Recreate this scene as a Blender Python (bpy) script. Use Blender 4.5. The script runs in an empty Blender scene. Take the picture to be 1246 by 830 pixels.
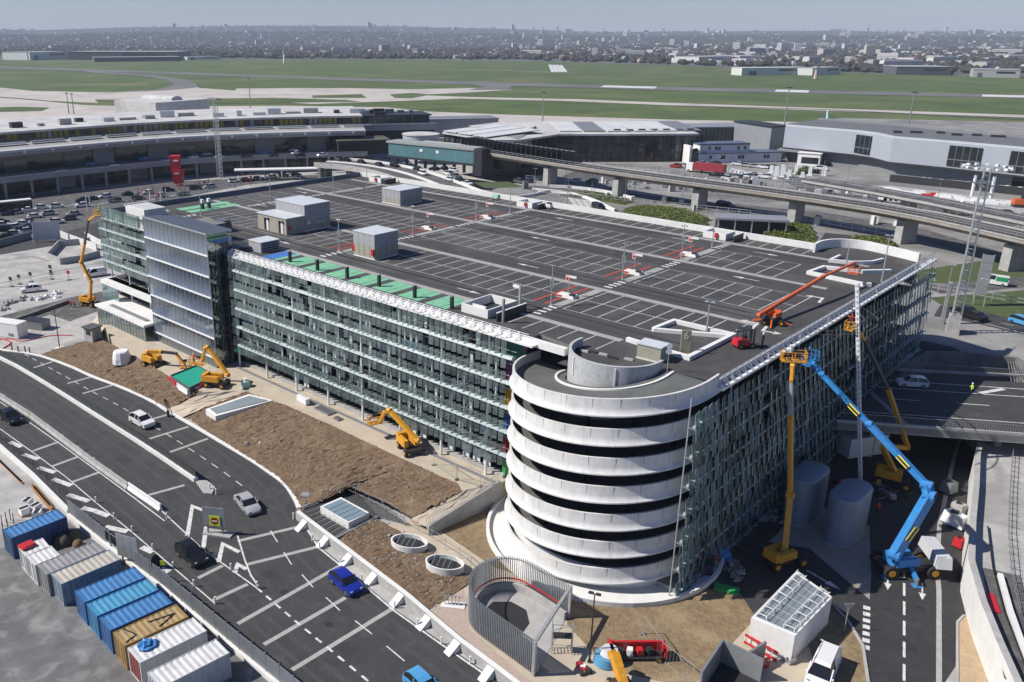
import bpy, math, random
from mathutils import Vector, Matrix
R = math.radians
random.seed(7)
S = bpy.context.scene
COL = S.collection

# ---------------------------------------------------------------- camera, sky, sun, exposure
cam = bpy.data.cameras.new('camera'); cam_ob = bpy.data.objects.new('camera', cam); COL.objects.link(cam_ob)
cam_ob.location = (0, 0, 53.2); cam_ob.rotation_euler = (R(71.013), 0, R(44.448))
cam.sensor_width = 36; cam.lens = 30.075; cam.shift_x = 0.0914; cam.shift_y = -0.0108
cam.clip_start = 1; cam.clip_end = 60000
S.camera = cam_ob
SUN_EL, SUN_AZ = 44.0, 222.0            # degrees; azimuth clockwise from +Y to where the sun stands
W = bpy.data.worlds.new('World'); S.world = W; W.use_nodes = True
nt = W.node_tree; bg = nt.nodes['Background']
sky = nt.nodes.new('ShaderNodeTexSky'); sky.sky_type = 'NISHITA'; sky.sun_disc = False
sky.sun_elevation = R(SUN_EL); sky.sun_rotation = R(SUN_AZ); sky.altitude = 100; sky.air_density = 1.0; sky.dust_density = 0.2; sky.ozone_density = 5.0
tint = nt.nodes.new('ShaderNodeMixRGB'); tint.blend_type = 'MULTIPLY'; tint.inputs[0].default_value = 1; tint.inputs[2].default_value = (1.05, 1.06, 1.3, 1)   # cooler white balance, as the camera's
nt.links.new(sky.outputs[0], tint.inputs[1]); nt.links.new(tint.outputs[0], bg.inputs[0]); bg.inputs[1].default_value = 0.06
sl = bpy.data.lights.new('sun', 'SUN'); sl.energy = 5.0; sl.angle = R(0.53); sl.color = (1, 0.95, 0.88)
sun = bpy.data.objects.new('sun', sl); COL.objects.link(sun)
sd = Vector((math.sin(R(SUN_AZ)) * math.cos(R(SUN_EL)), math.cos(R(SUN_AZ)) * math.cos(R(SUN_EL)), math.sin(R(SUN_EL))))
sun.rotation_euler = sd.to_track_quat('Z', 'Y').to_euler(); sun.location = (-100, -50, 200)
S.view_settings.view_transform = 'Standard'; S.view_settings.look = 'None'; S.view_settings.exposure = 0.27; S.view_settings.gamma = 1
S.view_settings.use_curve_mapping = False
S.render.engine = 'CYCLES'
S.cycles.use_denoising = True; S.cycles.max_bounces = 6; S.cycles.diffuse_bounces = 3; S.cycles.glossy_bounces = 3
S.cycles.transparent_max_bounces = 16; S.cycles.transmission_bounces = 4; S.cycles.volume_bounces = 0
S.cycles.sample_clamp_indirect = 4; S.cycles.caustics_reflective = False; S.cycles.caustics_refractive = False

# ---------------------------------------------------------------- materials
MATS = {}
def mat(name, col, rough=0.8, metal=0.0, col2=None, scale=0.6, fine=0.12, bump=0.0, bscale=8.0, stains=None, spec=0.5, detail=5, streak=None):
    """plain surface: base colour wandering between col and col2 over `scale` (1/m), fine grain, optional bump and stains"""
    if name in MATS: return MATS[name]
    m = bpy.data.materials.new(name); m.use_nodes = True; n = m.node_tree.nodes; L = m.node_tree.links
    b = n['Principled BSDF']; b.inputs['Roughness'].default_value = rough; b.inputs['Metallic'].default_value = metal
    b.inputs['Specular IOR Level'].default_value = spec
    c4 = lambda c: (c[0], c[1], c[2], 1)
    if col2 is None: col2 = tuple(v * (1 - fine) for v in col)
    g = n.new('ShaderNodeNewGeometry')
    t = n.new('ShaderNodeTexNoise'); t.inputs['Scale'].default_value = scale; t.inputs['Detail'].default_value = detail; t.inputs['Roughness'].default_value = 0.65
    L.new(g.outputs['Position'], t.inputs['Vector'])
    r = n.new('ShaderNodeValToRGB'); r.color_ramp.elements[0].position = 0.32; r.color_ramp.elements[1].position = 0.68
    r.color_ramp.elements[0].color = c4(col2); r.color_ramp.elements[1].color = c4(col)
    L.new(t.outputs[0], r.inputs[0]); out = r.outputs[0]
    if stains:
        sc, sd_, amount = stains
        t2 = n.new('ShaderNodeTexNoise'); t2.inputs['Scale'].default_value = sc; t2.inputs['Detail'].default_value = 6; t2.inputs['Distortion'].default_value = 0.8
        if streak:
            mpg = n.new('ShaderNodeMapping'); mpg.inputs['Scale'].default_value = (1, 1, streak); L.new(g.outputs['Position'], mpg.inputs['Vector']); L.new(mpg.outputs[0], t2.inputs['Vector'])
        else: L.new(g.outputs['Position'], t2.inputs['Vector'])
        r2 = n.new('ShaderNodeMapRange'); r2.inputs[1].default_value = 0.5; r2.inputs[2].default_value = 0.72; r2.inputs[4].default_value = amount
        L.new(t2.outputs[0], r2.inputs[0])
        mx = n.new('ShaderNodeMixRGB'); L.new(r2.outputs[0], mx.inputs[0]); L.new(out, mx.inputs[1]); mx.inputs[2].default_value = c4(sd_); out = mx.outputs[0]
    if bump:
        t3 = n.new('ShaderNodeTexNoise'); t3.inputs['Scale'].default_value = bscale; t3.inputs['Detail'].default_value = 4
        L.new(g.outputs['Position'], t3.inputs['Vector'])
        bp = n.new('ShaderNodeBump'); bp.inputs['Strength'].default_value = bump; bp.inputs['Distance'].default_value = 0.1
        L.new(t3.outputs[0], bp.inputs['Height']); L.new(bp.outputs[0], b.inputs['Normal'])
    L.new(out, b.inputs['Base Color'])
    MATS[name] = m; return m

def glass_mat(name, tint, dust, dust_amt, rough=0.03, fac=0.12, vary=0.0):
    """thin architectural glass: see-through with a tint, mirror at grazing angles, a veil of dust or frit"""
    if name in MATS: return MATS[name]
    m = bpy.data.materials.new(name); m.use_nodes = True; n = m.node_tree.nodes; L = m.node_tree.links
    n.remove(n['Principled BSDF']); out = n['Material Output']
    tr = n.new('ShaderNodeBsdfTransparent'); tr.inputs[0].default_value = (*tint, 1)
    gl = n.new('ShaderNodeBsdfGlossy'); gl.inputs[0].default_value = (0.9, 0.97, 0.96, 1); gl.inputs['Roughness'].default_value = rough
    df = n.new('ShaderNodeBsdfDiffuse'); df.inputs[0].default_value = (*dust, 1)
    tl = n.new('ShaderNodeBsdfTranslucent'); tl.inputs[0].default_value = (*dust, 1)
    dd = n.new('ShaderNodeMixShader'); dd.inputs[0].default_value = 0.4; L.new(df.outputs[0], dd.inputs[1]); L.new(tl.outputs[0], dd.inputs[2])
    m1 = n.new('ShaderNodeMixShader'); L.new(tr.outputs[0], m1.inputs[1]); L.new(dd.outputs[0], m1.inputs[2])
    if vary:
        oi = n.new('ShaderNodeNewGeometry'); mr = n.new('ShaderNodeMapRange')
        L.new(oi.outputs['Random Per Island'], mr.inputs[0]); mr.inputs[3].default_value = max(0, dust_amt - vary); mr.inputs[4].default_value = dust_amt + vary
        oj = n.new('ShaderNodeObjectInfo'); ad = n.new('ShaderNodeMath'); ad.operation = 'MULTIPLY_ADD'
        L.new(oj.outputs['Random'], ad.inputs[0]); ad.inputs[1].default_value = vary; L.new(mr.outputs[0], ad.inputs[2]); L.new(ad.outputs[0], m1.inputs[0])
    else: m1.inputs[0].default_value = dust_amt
    lw = n.new('ShaderNodeLayerWeight'); lw.inputs[0].default_value = 0.35
    mp = n.new('ShaderNodeMapRange'); L.new(lw.outputs['Fresnel'], mp.inputs[0]); mp.inputs[3].default_value = fac; mp.inputs[4].default_value = 0.85
    m2 = n.new('ShaderNodeMixShader'); L.new(mp.outputs[0], m2.inputs[0]); L.new(m1.outputs[0], m2.inputs[1]); L.new(gl.outputs[0], m2.inputs[2])
    L.new(m2.outputs[0], out.inputs[0]); MATS[name] = m; return m

ASPH = mat('asphalt', (0.048, 0.048, 0.05), 0.85, col2=(0.033, 0.033, 0.035), scale=0.25, bump=0.25, bscale=25, stains=(0.7, (0.075, 0.073, 0.07), 0.55))
ASPH_OLD = mat('asphalt_worn', (0.105, 0.102, 0.1), 0.88, col2=(0.06, 0.059, 0.058), scale=0.3, bump=0.3, bscale=18, stains=(0.5, (0.2, 0.19, 0.175), 0.7))
ASPH_ROOF = mat('asphalt_roof', (0.062, 0.06, 0.058), 0.85, col2=(0.043, 0.042, 0.041), scale=0.35, bump=0.2, bscale=25, stains=(0.13, (0.105, 0.102, 0.098), 0.75), detail=9)
ASPH_BLACK = mat('asphalt_fresh', (0.035, 0.035, 0.037), 0.85, col2=(0.024, 0.024, 0.026), scale=0.3, bump=0.25, bscale=25, stains=(0.9, (0.06, 0.058, 0.055), 0.4))
CONC = mat('concrete', (0.42, 0.41, 0.39), 0.85, col2=(0.32, 0.315, 0.3), scale=0.5, bump=0.15, stains=(0.9, (0.24, 0.235, 0.225), 0.5))
CONC_W = mat('concrete_white', (0.74, 0.73, 0.7), 0.75, col2=(0.62, 0.615, 0.59), scale=0.4, bump=0.08, stains=(0.8, (0.5, 0.49, 0.47), 0.35))
CONC_D = mat('concrete_dark', (0.2, 0.197, 0.19), 0.9, col2=(0.12, 0.12, 0.118), scale=0.5, bump=0.2)
CONC_R = mat('concrete_ring', (0.66, 0.655, 0.635), 0.75, col2=(0.53, 0.525, 0.51), scale=0.7, bump=0.1, stains=(1.6, (0.4, 0.395, 0.38), 0.4), streak=0.18)
STRIPE = mat('concrete_stripe', (0.36, 0.35, 0.325), 0.85, col2=(0.27, 0.265, 0.25), scale=0.8)
PAINT_W = mat('road_paint_white', (0.7, 0.7, 0.68), 0.7, col2=(0.5, 0.5, 0.48), scale=1.6, stains=(3.0, (0.16, 0.16, 0.155), 0.65))
PAINT_G = mat('road_paint_green', (0.19, 0.46, 0.28), 0.7, col2=(0.14, 0.38, 0.22), scale=1.2, stains=(1.5, (0.3, 0.52, 0.38), 0.5))
PAINT_B = mat('road_paint_blue', (0.05, 0.16, 0.48), 0.7)
PAINT_R = mat('road_paint_red', (0.45, 0.07, 0.04), 0.7, col2=(0.32, 0.05, 0.035), scale=1.5)
SOIL = mat('soil', (0.19, 0.125, 0.072), 0.95, col2=(0.075, 0.048, 0.03), scale=1.9, bump=1.0, bscale=2.6, stains=(0.3, (0.22, 0.165, 0.1), 0.6), detail=13)
DRYGRASS = mat('dry_grass', (0.26, 0.19, 0.105), 0.95, col2=(0.15, 0.105, 0.06), scale=1.6, bump=1.0, bscale=3.0, stains=(0.22, (0.34, 0.265, 0.16), 0.7), detail=13)
PATHM = mat('path_beige', (0.5, 0.425, 0.32), 0.85, col2=(0.4, 0.345, 0.27), scale=0.4, bump=0.1, stains=(0.5, (0.36, 0.315, 0.26), 0.5))
GRAVEL = mat('pale_gravel', (0.46, 0.445, 0.42), 0.9, col2=(0.3, 0.29, 0.275), scale=0.35, bump=0.5, bscale=5, stains=(0.12, (0.2, 0.195, 0.185), 0.75), detail=9)
GRASS = mat('grass_green', (0.075, 0.1, 0.028), 0.95, col2=(0.045, 0.065, 0.02), scale=0.8, bump=0.8, bscale=4)
STEEL = mat('galvanised_steel', (0.55, 0.57, 0.58), 0.45, 0.6, fine=0.2, scale=2)
STEEL_W = mat('white_steel', (0.78, 0.79, 0.79), 0.45, fine=0.1, scale=2)
STEEL_D = mat('dark_steel', (0.045, 0.047, 0.05), 0.5, 0.3, fine=0.2)
STEEL_G = mat('grey_steel', (0.27, 0.28, 0.29), 0.5, 0.3, fine=0.2, scale=2)
LOUVRE = mat('louvre_grey', (0.33, 0.345, 0.36), 0.5, 0.3, fine=0.15, scale=1.5)
CLAD = mat('cladding_beige', (0.37, 0.345, 0.275), 0.7, col2=(0.3, 0.28, 0.225), scale=1.2)
CLAD_G = mat('cladding_grey', (0.36, 0.36, 0.37), 0.7, fine=0.15, scale=1.2)
BLACK = mat('black_rubber', (0.015, 0.015, 0.016), 0.8)
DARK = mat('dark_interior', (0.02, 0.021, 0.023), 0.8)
RED = mat('red_paint', (0.5, 0.02, 0.025), 0.45, fine=0.15)
ORANGE = mat('orange_paint', (0.62, 0.12, 0.03), 0.45, fine=0.15, stains=(2.2, (0.3, 0.08, 0.04), 0.4))
YELLOW = mat('yellow_paint', (0.68, 0.32, 0.02), 0.45, col2=(0.54, 0.25, 0.02), scale=2, stains=(2.2, (0.25, 0.14, 0.04), 0.45))
BLUE = mat('blue_paint', (0.035, 0.23, 0.55), 0.4, col2=(0.03, 0.18, 0.45), scale=1.5, stains=(2.0, (0.08, 0.16, 0.28), 0.4))
WHITE = mat('white_paint', (0.78, 0.78, 0.77), 0.5, fine=0.1, scale=1.5)
GREEN = mat('green_paint', (0.02, 0.3, 0.08), 0.6)
ORANGE_V = mat('hi_vis_orange', (0.8, 0.09, 0.03), 0.8)
YELLOW_V = mat('hi_vis_yellow', (0.55, 0.75, 0.06), 0.8)
NAVY = mat('navy_cloth', (0.025, 0.03, 0.06), 0.9)
SKIN = mat('skin', (0.5, 0.3, 0.2), 0.6)
WOOD = mat('timber', (0.42, 0.2, 0.08), 0.85, col2=(0.28, 0.13, 0.05), scale=3)
GLASS_D = mat('dark_glazing', (0.022, 0.027, 0.031), 0.08, spec=0.7, fine=0.3)
GLASS_G = mat('grey_green_glazing', (0.06, 0.085, 0.088), 0.1, spec=0.7, fine=0.3)
SCREEN = glass_mat('screen_glass', (0.78, 0.88, 0.86), (0.7, 0.82, 0.8), 0.07, 0.04, 0.05, 0.12)
SCREEN_S = glass_mat('screen_glass_side', (0.55, 0.72, 0.74), (0.62, 0.8, 0.82), 0.25, 0.04, 0.2, 0.22)

# ---------------------------------------------------------------- mesh helpers
class MB:
    def __init__(s): s.v = []; s.f = []; s.m = []
    def add(s, vs, fs, mi=0):
        o = len(s.v); s.v += [tuple(p) for p in vs]; s.f += [tuple(i + o for i in q) for q in fs]; s.m += [mi] * len(fs); return s
    def box(s, x0, x1, y0, y1, z0, z1, mi=0):
        return s.add([(x0,y0,z0),(x1,y0,z0),(x1,y1,z0),(x0,y1,z0),(x0,y0,z1),(x1,y0,z1),(x1,y1,z1),(x0,y1,z1)],
                     [(3,2,1,0),(4,5,6,7),(0,1,5,4),(1,2,6,5),(2,3,7,6),(3,0,4,7)], mi)
    def obox(s, c, sx, sy, sz, rz=0, mi=0, taper=1.0):
        cs, sn = math.cos(rz), math.sin(rz); vs = []
        for z, t in ((0, 1), (sz, taper)):
            for dx, dy in ((-1,-1),(1,-1),(1,1),(-1,1)):
                x, y = dx * sx / 2 * t, dy * sy / 2 * t; vs.append((c[0] + x*cs - y*sn, c[1] + x*sn + y*cs, c[2] + z))
        return s.add(vs, [(3,2,1,0),(4,5,6,7),(0,1,5,4),(1,2,6,5),(2,3,7,6),(3,0,4,7)], mi)
    def bar(s, a, b, w, h=None, mi=0, w2=None):
        a, b = Vector(a), Vector(b); h = h or w; d = (b - a)
        if d.length < 1e-6: return s
        d.normalize(); up = Vector((0,0,1)) if abs(d.z) < 0.98 else Vector((0,1,0)); r = d.cross(up).normalized(); u = r.cross(d); k = (w2 or w) / w
        vs = [a + r*i*w/2 + u*j*h/2 for i, j in ((-1,-1),(1,-1),(1,1),(-1,1))] + [b + r*i*w*k/2 + u*j*h*k/2 for i, j in ((-1,-1),(1,-1),(1,1),(-1,1))]
        return s.add(vs, [(3,2,1,0),(4,5,6,7),(0,1,5,4),(1,2,6,5),(2,3,7,6),(3,0,4,7)], mi)
    def cyl(s, a, b, r0, r1=None, n=10, mi=0, cap=True):
        a, b = Vector(a), Vector(b); r1 = r0 if r1 is None else r1; d = (b - a).normalized()
        up = Vector((0,0,1)) if abs(d.z) < 0.98 else Vector((1,0,0)); r = d.cross(up).normalized(); u = r.cross(d); vs = []
        for c, q in ((a, r0), (b, r1)):
            for i in range(n):
                t = 2*math.pi*i/n; vs.append(c + r*q*math.cos(t) + u*q*math.sin(t))
        fs = [(i, (i+1) % n, n + (i+1) % n, n + i) for i in range(n)]
        if cap: fs += [tuple(range(n-1, -1, -1)), tuple(range(n, 2*n))]
        return s.add(vs, fs, mi)
    def prism(s, poly, z0, z1, mi=0, top_mi=None):
        n = len(poly); a = sum(poly[i][0]*poly[(i+1)%n][1] - poly[(i+1)%n][0]*poly[i][1] for i in range(n))
        if a < 0: poly = poly[::-1]
        s.add([(p[0],p[1],z0) for p in poly] + [(p[0],p[1],z1) for p in poly], [tuple(range(n-1,-1,-1))] + [(i,(i+1)%n,n+(i+1)%n,n+i) for i in range(n)], mi)
        o = len(s.v); s.f.append(tuple(range(o-n, o))); s.m.append(mi if top_mi is None else top_mi); return s
    def sheet(s, poly, z, mi=0):
        n = len(poly); a = sum(poly[i][0]*poly[(i+1)%n][1] - poly[(i+1)%n][0]*poly[i][1] for i in range(n))
        if a < 0: poly = poly[::-1]
        return s.add([(p[0],p[1],z) for p in poly], [tuple(range(n))], mi)
    def ribbon(s, pts, a, b, z=None, mi=0):
        """flat strip beside a polyline, from offset a to offset b (left is positive)"""
        l, r = offset(pts, b), offset(pts, a); n = len(pts); zs = [p[2] if z is None else z for p in pts]
        return s.add([(p[0],p[1],q) for p, q in zip(r, zs)] + [(p[0],p[1],q) for p, q in zip(l, zs)], [(i,i+1,n+i+1,n+i) for i in range(n-1)], mi)
    def wall(s, pts, a, b, z0, z1, mi=0, top_mi=None):
        l, r = offset(pts, b), offset(pts, a); n = len(pts); zz = lambda i, z: (z[i] if isinstance(z, (list, tuple)) else z)
        vs = []
        for i in range(n): vs += [(r[i][0],r[i][1],zz(i,z0)),(l[i][0],l[i][1],zz(i,z0)),(l[i][0],l[i][1],zz(i,z1)),(r[i][0],r[i][1],zz(i,z1))]
        fs = []
        for i in range(n-1):
            p, q = 4*i, 4*i+4
            fs += [(p,q,q+3,p+3),(q+1,p+1,p+2,q+2),(p+1,q+1,q,p)]
        fs += [(0,3,2,1),(4*n-4,4*n-3,4*n-2,4*n-1)]
        s.add(vs, fs, mi); return s.add(vs, [(4*i+3,4*i+7,4*i+6,4*i+2) for i in range(n-1)], mi if top_mi is None else top_mi)
    def dome(s, c, rx, ry, rz, n=8, m=4, mi=0, rnd=0.0):
        vs = []; fs = []
        for j in range(m+1):
            t = math.pi/2*j/m
            for i in range(n):
                p = 2*math.pi*i/n; q = 1 + random.uniform(-rnd, rnd); vs.append((c[0]+rx*math.cos(t)*math.cos(p)*q, c[1]+ry*math.cos(t)*math.sin(p)*q, c[2]+rz*math.sin(t)*q))
        for j in range(m):
            for i in range(n): fs.append((j*n+i, j*n+(i+1)%n, (j+1)*n+(i+1)%n, (j+1)*n+i))
        return s.add(vs, fs, mi)
    def mesh(s, name, mats, smooth=False):
        me = bpy.data.meshes.new(name); me.from_pydata(s.v, [], s.f)
        for m in (mats if isinstance(mats, (list, tuple)) else [mats]): me.materials.append(m)
        if len(me.materials) > 1: me.polygons.foreach_set('material_index', s.m)
        if smooth: me.shade_smooth() if smooth is True else me.set_sharp_from_angle(angle=R(smooth))
        me.update(); return me
    def build(s, name, mats, parent=None, smooth=False, loc=None, kind=None, label=None):
        return link(name, s.mesh(name, mats, smooth), parent, loc, kind, label)
def offset(pts, d):
    out = []; n = len(pts)
    for i in range(n):
        p = Vector(pts[i][:2]); a = Vector(pts[max(i-1,0)][:2]); b = Vector(pts[min(i+1,n-1)][:2])
        d1 = (p-a).normalized() if (p-a).length > 1e-6 else (b-p).normalized(); d2 = (b-p).normalized() if (b-p).length > 1e-6 else d1
        n1 = Vector((-d1.y, d1.x)); n2 = Vector((-d2.y, d2.x)); k = (n1+n2)
        k = k.normalized() if k.length > 1e-4 else n1
        out.append(p + k * d / max(0.5, k.dot(n1)))
    return out
def smooth_pts(pts, n=2):
    for _ in range(n):
        q = [pts[0]]
        for a, b in zip(pts, pts[1:]):
            q.append(tuple(x*0.75+y*0.25 for x, y in zip(a, b))); q.append(tuple(x*0.25+y*0.75 for x, y in zip(a, b)))
        q.append(pts[-1]); pts = q
    return pts
def walk(pts, step, start=0.0):
    """points and headings every `step` metres along a polyline"""
    out = []; d = start
    for a, b in zip(pts, pts[1:]):
        a, b = Vector(a[:2]), Vector(b[:2]); l = (b-a).length
        while d <= l and l > 0: q = a + (b-a)*d/l; out.append((q.x, q.y, math.atan2(b.y-a.y, b.x-a.x))); d += step
        d -= l
    return out
def link(name, me, parent=None, loc=None, kind=None, label=None):
    o = bpy.data.objects.new(name, me); COL.objects.link(o)
    if parent is not None: o.parent = parent
    if loc is not None: o.location = loc
    if kind: o['kind'] = kind
    if label: o['label'] = label
    return o
def thing(name, label, cat, loc=(0,0,0), rz=0, group=None):
    o = bpy.data.objects.new(name, None); COL.objects.link(o); o.location = loc; o.rotation_euler = (0,0,rz); o.empty_display_size = 0.3
    return tag(o, label, cat, group)
def tag(o, label, cat, group=None, kind=None):
    o['label'] = label; o['category'] = cat
    if group: o['group'] = group
    if kind: o['kind'] = kind
    return o
def struct(name, mb, m, smooth=False): return mb.build(name, m, None, smooth, kind='structure')
def dup(root, loc, rz, label=None, group=None, scale=None):
    r = root.copy(); COL.objects.link(r); r.location = loc; r.rotation_euler = (0,0,rz)
    if scale: r.scale = (scale,)*3
    if label: r['label'] = label
    if group: r['group'] = group
    for ch in list(root.children):
        c = ch.copy(); COL.objects.link(c); c.parent = r
        for g in list(ch.children): d = g.copy(); COL.objects.link(d); d.parent = c
    return r
def bez(a, b, t): return tuple(x + (y-x)*t for x, y in zip(a, b))
def arrow(x, y, rz, turn=0, z=21.216, k=1.0, parent=None, m=None):
    cs, sn = math.cos(rz), math.sin(rz)
    if turn == 0: polys = [[(-2,-0.1),(0.4,-0.1),(0.4,0.1),(-2,0.1)], [(0.4,-0.42),(2.0,0),(0.4,0.42)]]
    else: polys = [[(-1.4,-0.16),(1.0,-0.16),(1.0,0.16),(-1.4,0.16)], [(0.68,0.16),(1.0,0.16),(1.0,1.0*turn+0.16),(0.68,1.0*turn+0.16)] if turn > 0 else [(0.68,-0.16),(0.68,-1.16),(1.0,-1.16),(1.0,-0.16)], [(0.3,turn*1.0+0.1*turn),(1.38,turn*1.0+0.1*turn),(0.84,turn*1.9)]]
    mb = MB()
    for p in polys: mb.sheet([(x + k*(a*cs-b*sn), y + k*(a*sn+b*cs)) for a, b in p], z)
    return mb

# ================================================================ GROUND, ROADS, PATHS
PLAIN = mat('far_plain', (0.1, 0.105, 0.085), 0.95, col2=(0.055, 0.065, 0.05), scale=0.004, stains=(0.012, (0.17, 0.16, 0.145), 0.7), detail=12)
mb = MB(); na, radii = 64, [0, 300, 700, 1200, 1800, 2400, 4000, 7000, 11000, 17000]
for r in radii: mb.v += [(r*math.cos(2*math.pi*i/na), r*math.sin(2*math.pi*i/na), -0.4) for i in range(na)]
mb.f = [(j*na+i, (j+1)*na+i, (j+1)*na+(i+1)%na, j*na+(i+1)%na) for j in range(1, len(radii)-1) for i in range(na)] + [tuple(range(na, 2*na))]; mb.m = [0]*len(mb.f); mb.v[:na] = [(0,0,-0.4)]*na
struct('ground', mb, PLAIN)
struct('site_ground', MB().prism([(-520,-60),(60,-60),(60,137),(-30,137),(-30,150),(-170,150),(-170,330),(-640,330),(-640,-60)], -0.35, 0.0), GRAVEL)

# west access road
road_edge = [(-201.09,32.54),(-165.38,45.58),(-153.52,49.9),(-147.46,53.23),(-138.07,54.93),(-129.78,55.48),(-121.88,56.73),(-113.42,57.34),(-108.99,57.03),(-100.54,57),(-94.68,56.88),(-86.66,56.72),(-81.58,56.31),(-78.57,55.99),(-74.65,54.51),(-72.05,53.1),(-64.89,50.49),(-60.72,50),(-51.12,48.66),(-45.44,48.41),(-38.68,48.12),(-28.95,47.47)]
west_edge = [(-39.06,34.44),(-50.32,34.73),(-57.2,34.6),(-70.97,34.68),(-80.34,34.44),(-91.64,34.4),(-114.9,35.28),(-151.13,33.35),(-195.4,25.95)]
struct('access_road', MB().sheet(road_edge + west_edge, 0.02), ASPH)
struct('yard', MB().sheet([(-98.29,12.11),(-89.35,25.61),(-89.17,33.28),(-79.17,33.84),(-70.35,34.33),(-56.55,34.16),(-49.69,34.25),(-38.2,33.65),(-67.31,5.09)], 0.015), mat('yard_asphalt', (0.17,0.168,0.165), 0.9, col2=(0.09,0.089,0.088), scale=0.3, bump=0.3, bscale=12, stains=(0.4,(0.3,0.29,0.275),0.7), detail=11))
struct('west_road', MB().sheet([(-173.92,48.39),(-173.97,57.65),(-176.74,73.26),(-175.73,83.08),(-168.94,84.37),(-164.5,76.99),(-160.93,66.06),(-167.98,65.02),(-164.13,53.92),(-163.95,45.11)], 0.02), ASPH_OLD)
struct('kerb', MB().wall(smooth_pts([(-165.38,45.58),(-153.52,49.9),(-147.46,53.23),(-138.07,54.93),(-129.78,55.48),(-121.88,56.73),(-113.42,57.34),(-108.99,57.03),(-100.54,57),(-94.68,56.88),(-86.66,56.72),(-81.58,56.31),(-78.57,55.99),(-74.65,54.51),(-72.85,53.61)], 1), 0.0, 0.55, 0, 0.14), CONC_W)
struct('kerb', MB().wall(smooth_pts([(-105.93,58.38),(-97.37,58.23),(-89.16,57.8),(-82.01,57.41),(-78.06,56.5),(-75.06,55.2),(-73.62,54.45)],1), 0.0, 1.1, 0, 0.1), PATHM)
# soil banks, terrace in front of the garage, paths
TZ0 = 2.7
def resample(pts, n):
    d = [0]
    for a, b in zip(pts, pts[1:]): d.append(d[-1] + (Vector(b)-Vector(a)).length)
    out = []
    for k in range(n+1):
        t = d[-1]*k/n; i = max(j for j in range(len(d)-1) if d[j] <= t+1e-9); out.append(bez(pts[i], pts[i+1], (t-d[i])/max(1e-9, d[i+1]-d[i])))
    return out
def land(name, low, up, m, n=60, rows=16, rough=0.1, sag=0.0):
    A, B = resample(low, n), resample(up, n); mb = MB()
    for j in range(rows+1):
        for i in range(n+1):
            t = j/rows; p = bez(A[i], B[i], t); e = min(1, 4*t, 4*(1-t)); k = random.uniform(-1,1)*rough*e + 0.5*rough*e*math.sin(p[0]*0.9)*math.cos(p[1]*1.1)
            mb.v.append((p[0]+random.uniform(-.2,.2)*min(1,e+0.5), p[1]+random.uniform(-.2,.2)*min(1,e+0.5), p[2]+k+sag*math.sin(math.pi*t)))
    mb.f = [(j*(n+1)+i, j*(n+1)+i+1, (j+1)*(n+1)+i+1, (j+1)*(n+1)+i) for j in range(rows) for i in range(n)]; mb.m = [0]*len(mb.f)
    if m is SOIL:
        for _ in range(n*10): CLODS.append(random.choice(mb.v))
    return struct(name, mb, m)
CLODS = []
land('soil', [(-146.41,54.25,0.08),(-138.99,55.36,0.08),(-130.66,55.91,0.08),(-122.64,57.14,0.08),(-114.11,57.73,0.08),(-109.45,57.99,0.08)], [(-145.57,59.6,0.6),(-142.18,62.79,2.2),(-134.05,62.16,2.72),(-123.06,61.98,2.72),(-112.7,61.29,2.72),(-105.77,61.76,2.72)], SOIL, 60, 14, 0.1, 0.12)
land('soil', [(-105.34,58.31,0.08),(-95.19,57.22,0.08),(-86.86,56.87,0.08),(-80.9,56.46,0.08),(-76.63,55.41,0.08),(-72.25,53.75,0.08)] + [(-71.51,57.2,0.5),(-71.09,60.51,0.9),(-64.96,60.81,1),(-60.44,60.66,1)], [(-101.37,66.51,2.72),(-97.75,66.6,2.72),(-93.5,67.44,2.72),(-83.7,67.74,2.72),(-76.89,67.68,2.72),(-72.17,67.68,2.72),(-66.36,67.79,2.72),(-62.82,67.73,2.72),(-59.84,67.84,2.72),(-58.52,66.95,2.72)], SOIL, 110, 22, 0.1, 0.1)
land('soil', [(-64.35,52.4,0.1),(-57.28,51.72,0.1),(-50.96,50.9,0.1),(-48.51,50.94,0.1)], [(-63.75,58.09,0.6),(-60.11,58.24,0.5),(-55.59,58.08,0.3),(-48.36,57.65,0.1)], SOIL, 60, 14, 0.08)
struct('terrace', MB().prism([(-134.11,62.18),(-123.11,62.01),(-112.74,61.31),(-105.81,61.78),(-101.41,66.53),(-97.79,66.63),(-93.54,67.47),(-83.73,67.77),(-76.92,67.71),(-72.2,67.71),(-66.38,67.81),(-62.84,67.76),(-59.86,67.87),(-58.55,66.98),(-56.49,71.45)] + [(-56,79),(-152,79)] + [(-144.88,65.76)], -0.2, TZ0), PATHM)
land('path', [(-153.33,65.66,0.05),(-165.56,75.72,0.05),(-174.26,84.27,0.05)], [(-142.18,62.79,2.2),(-144.88,65.76,2.7),(-152,79,2.7)], PATHM, 10, 6, 0.02)
land('path', [(-109.14,57.4,0.1),(-105.14,57.64,0.1)], [(-105.79,61.77,2.71),(-101.39,66.52,2.71)], PATHM, 8, 8, 0.01)
land('path', [(-60.44,60.4,0.9),(-57.87,60.71,0.7)], [(-58.53,66.97,2.71),(-56.56,71.22,2.71)], PATHM, 8, 8, 0.01)
struct('path', MB().sheet([(-62.5,58.46),(-61.73,61.69),(-58.6,66.81),(-58.22,62.17),(-48.6,60.85),(-41.53,62.79),(-37,59.13),(-25.54,58.48),(-33.85,47.39),(-48.6,51.04),(-48.45,57.76),(-55.91,58.41)], 0.022), PATHM)
mb = MB()
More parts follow.
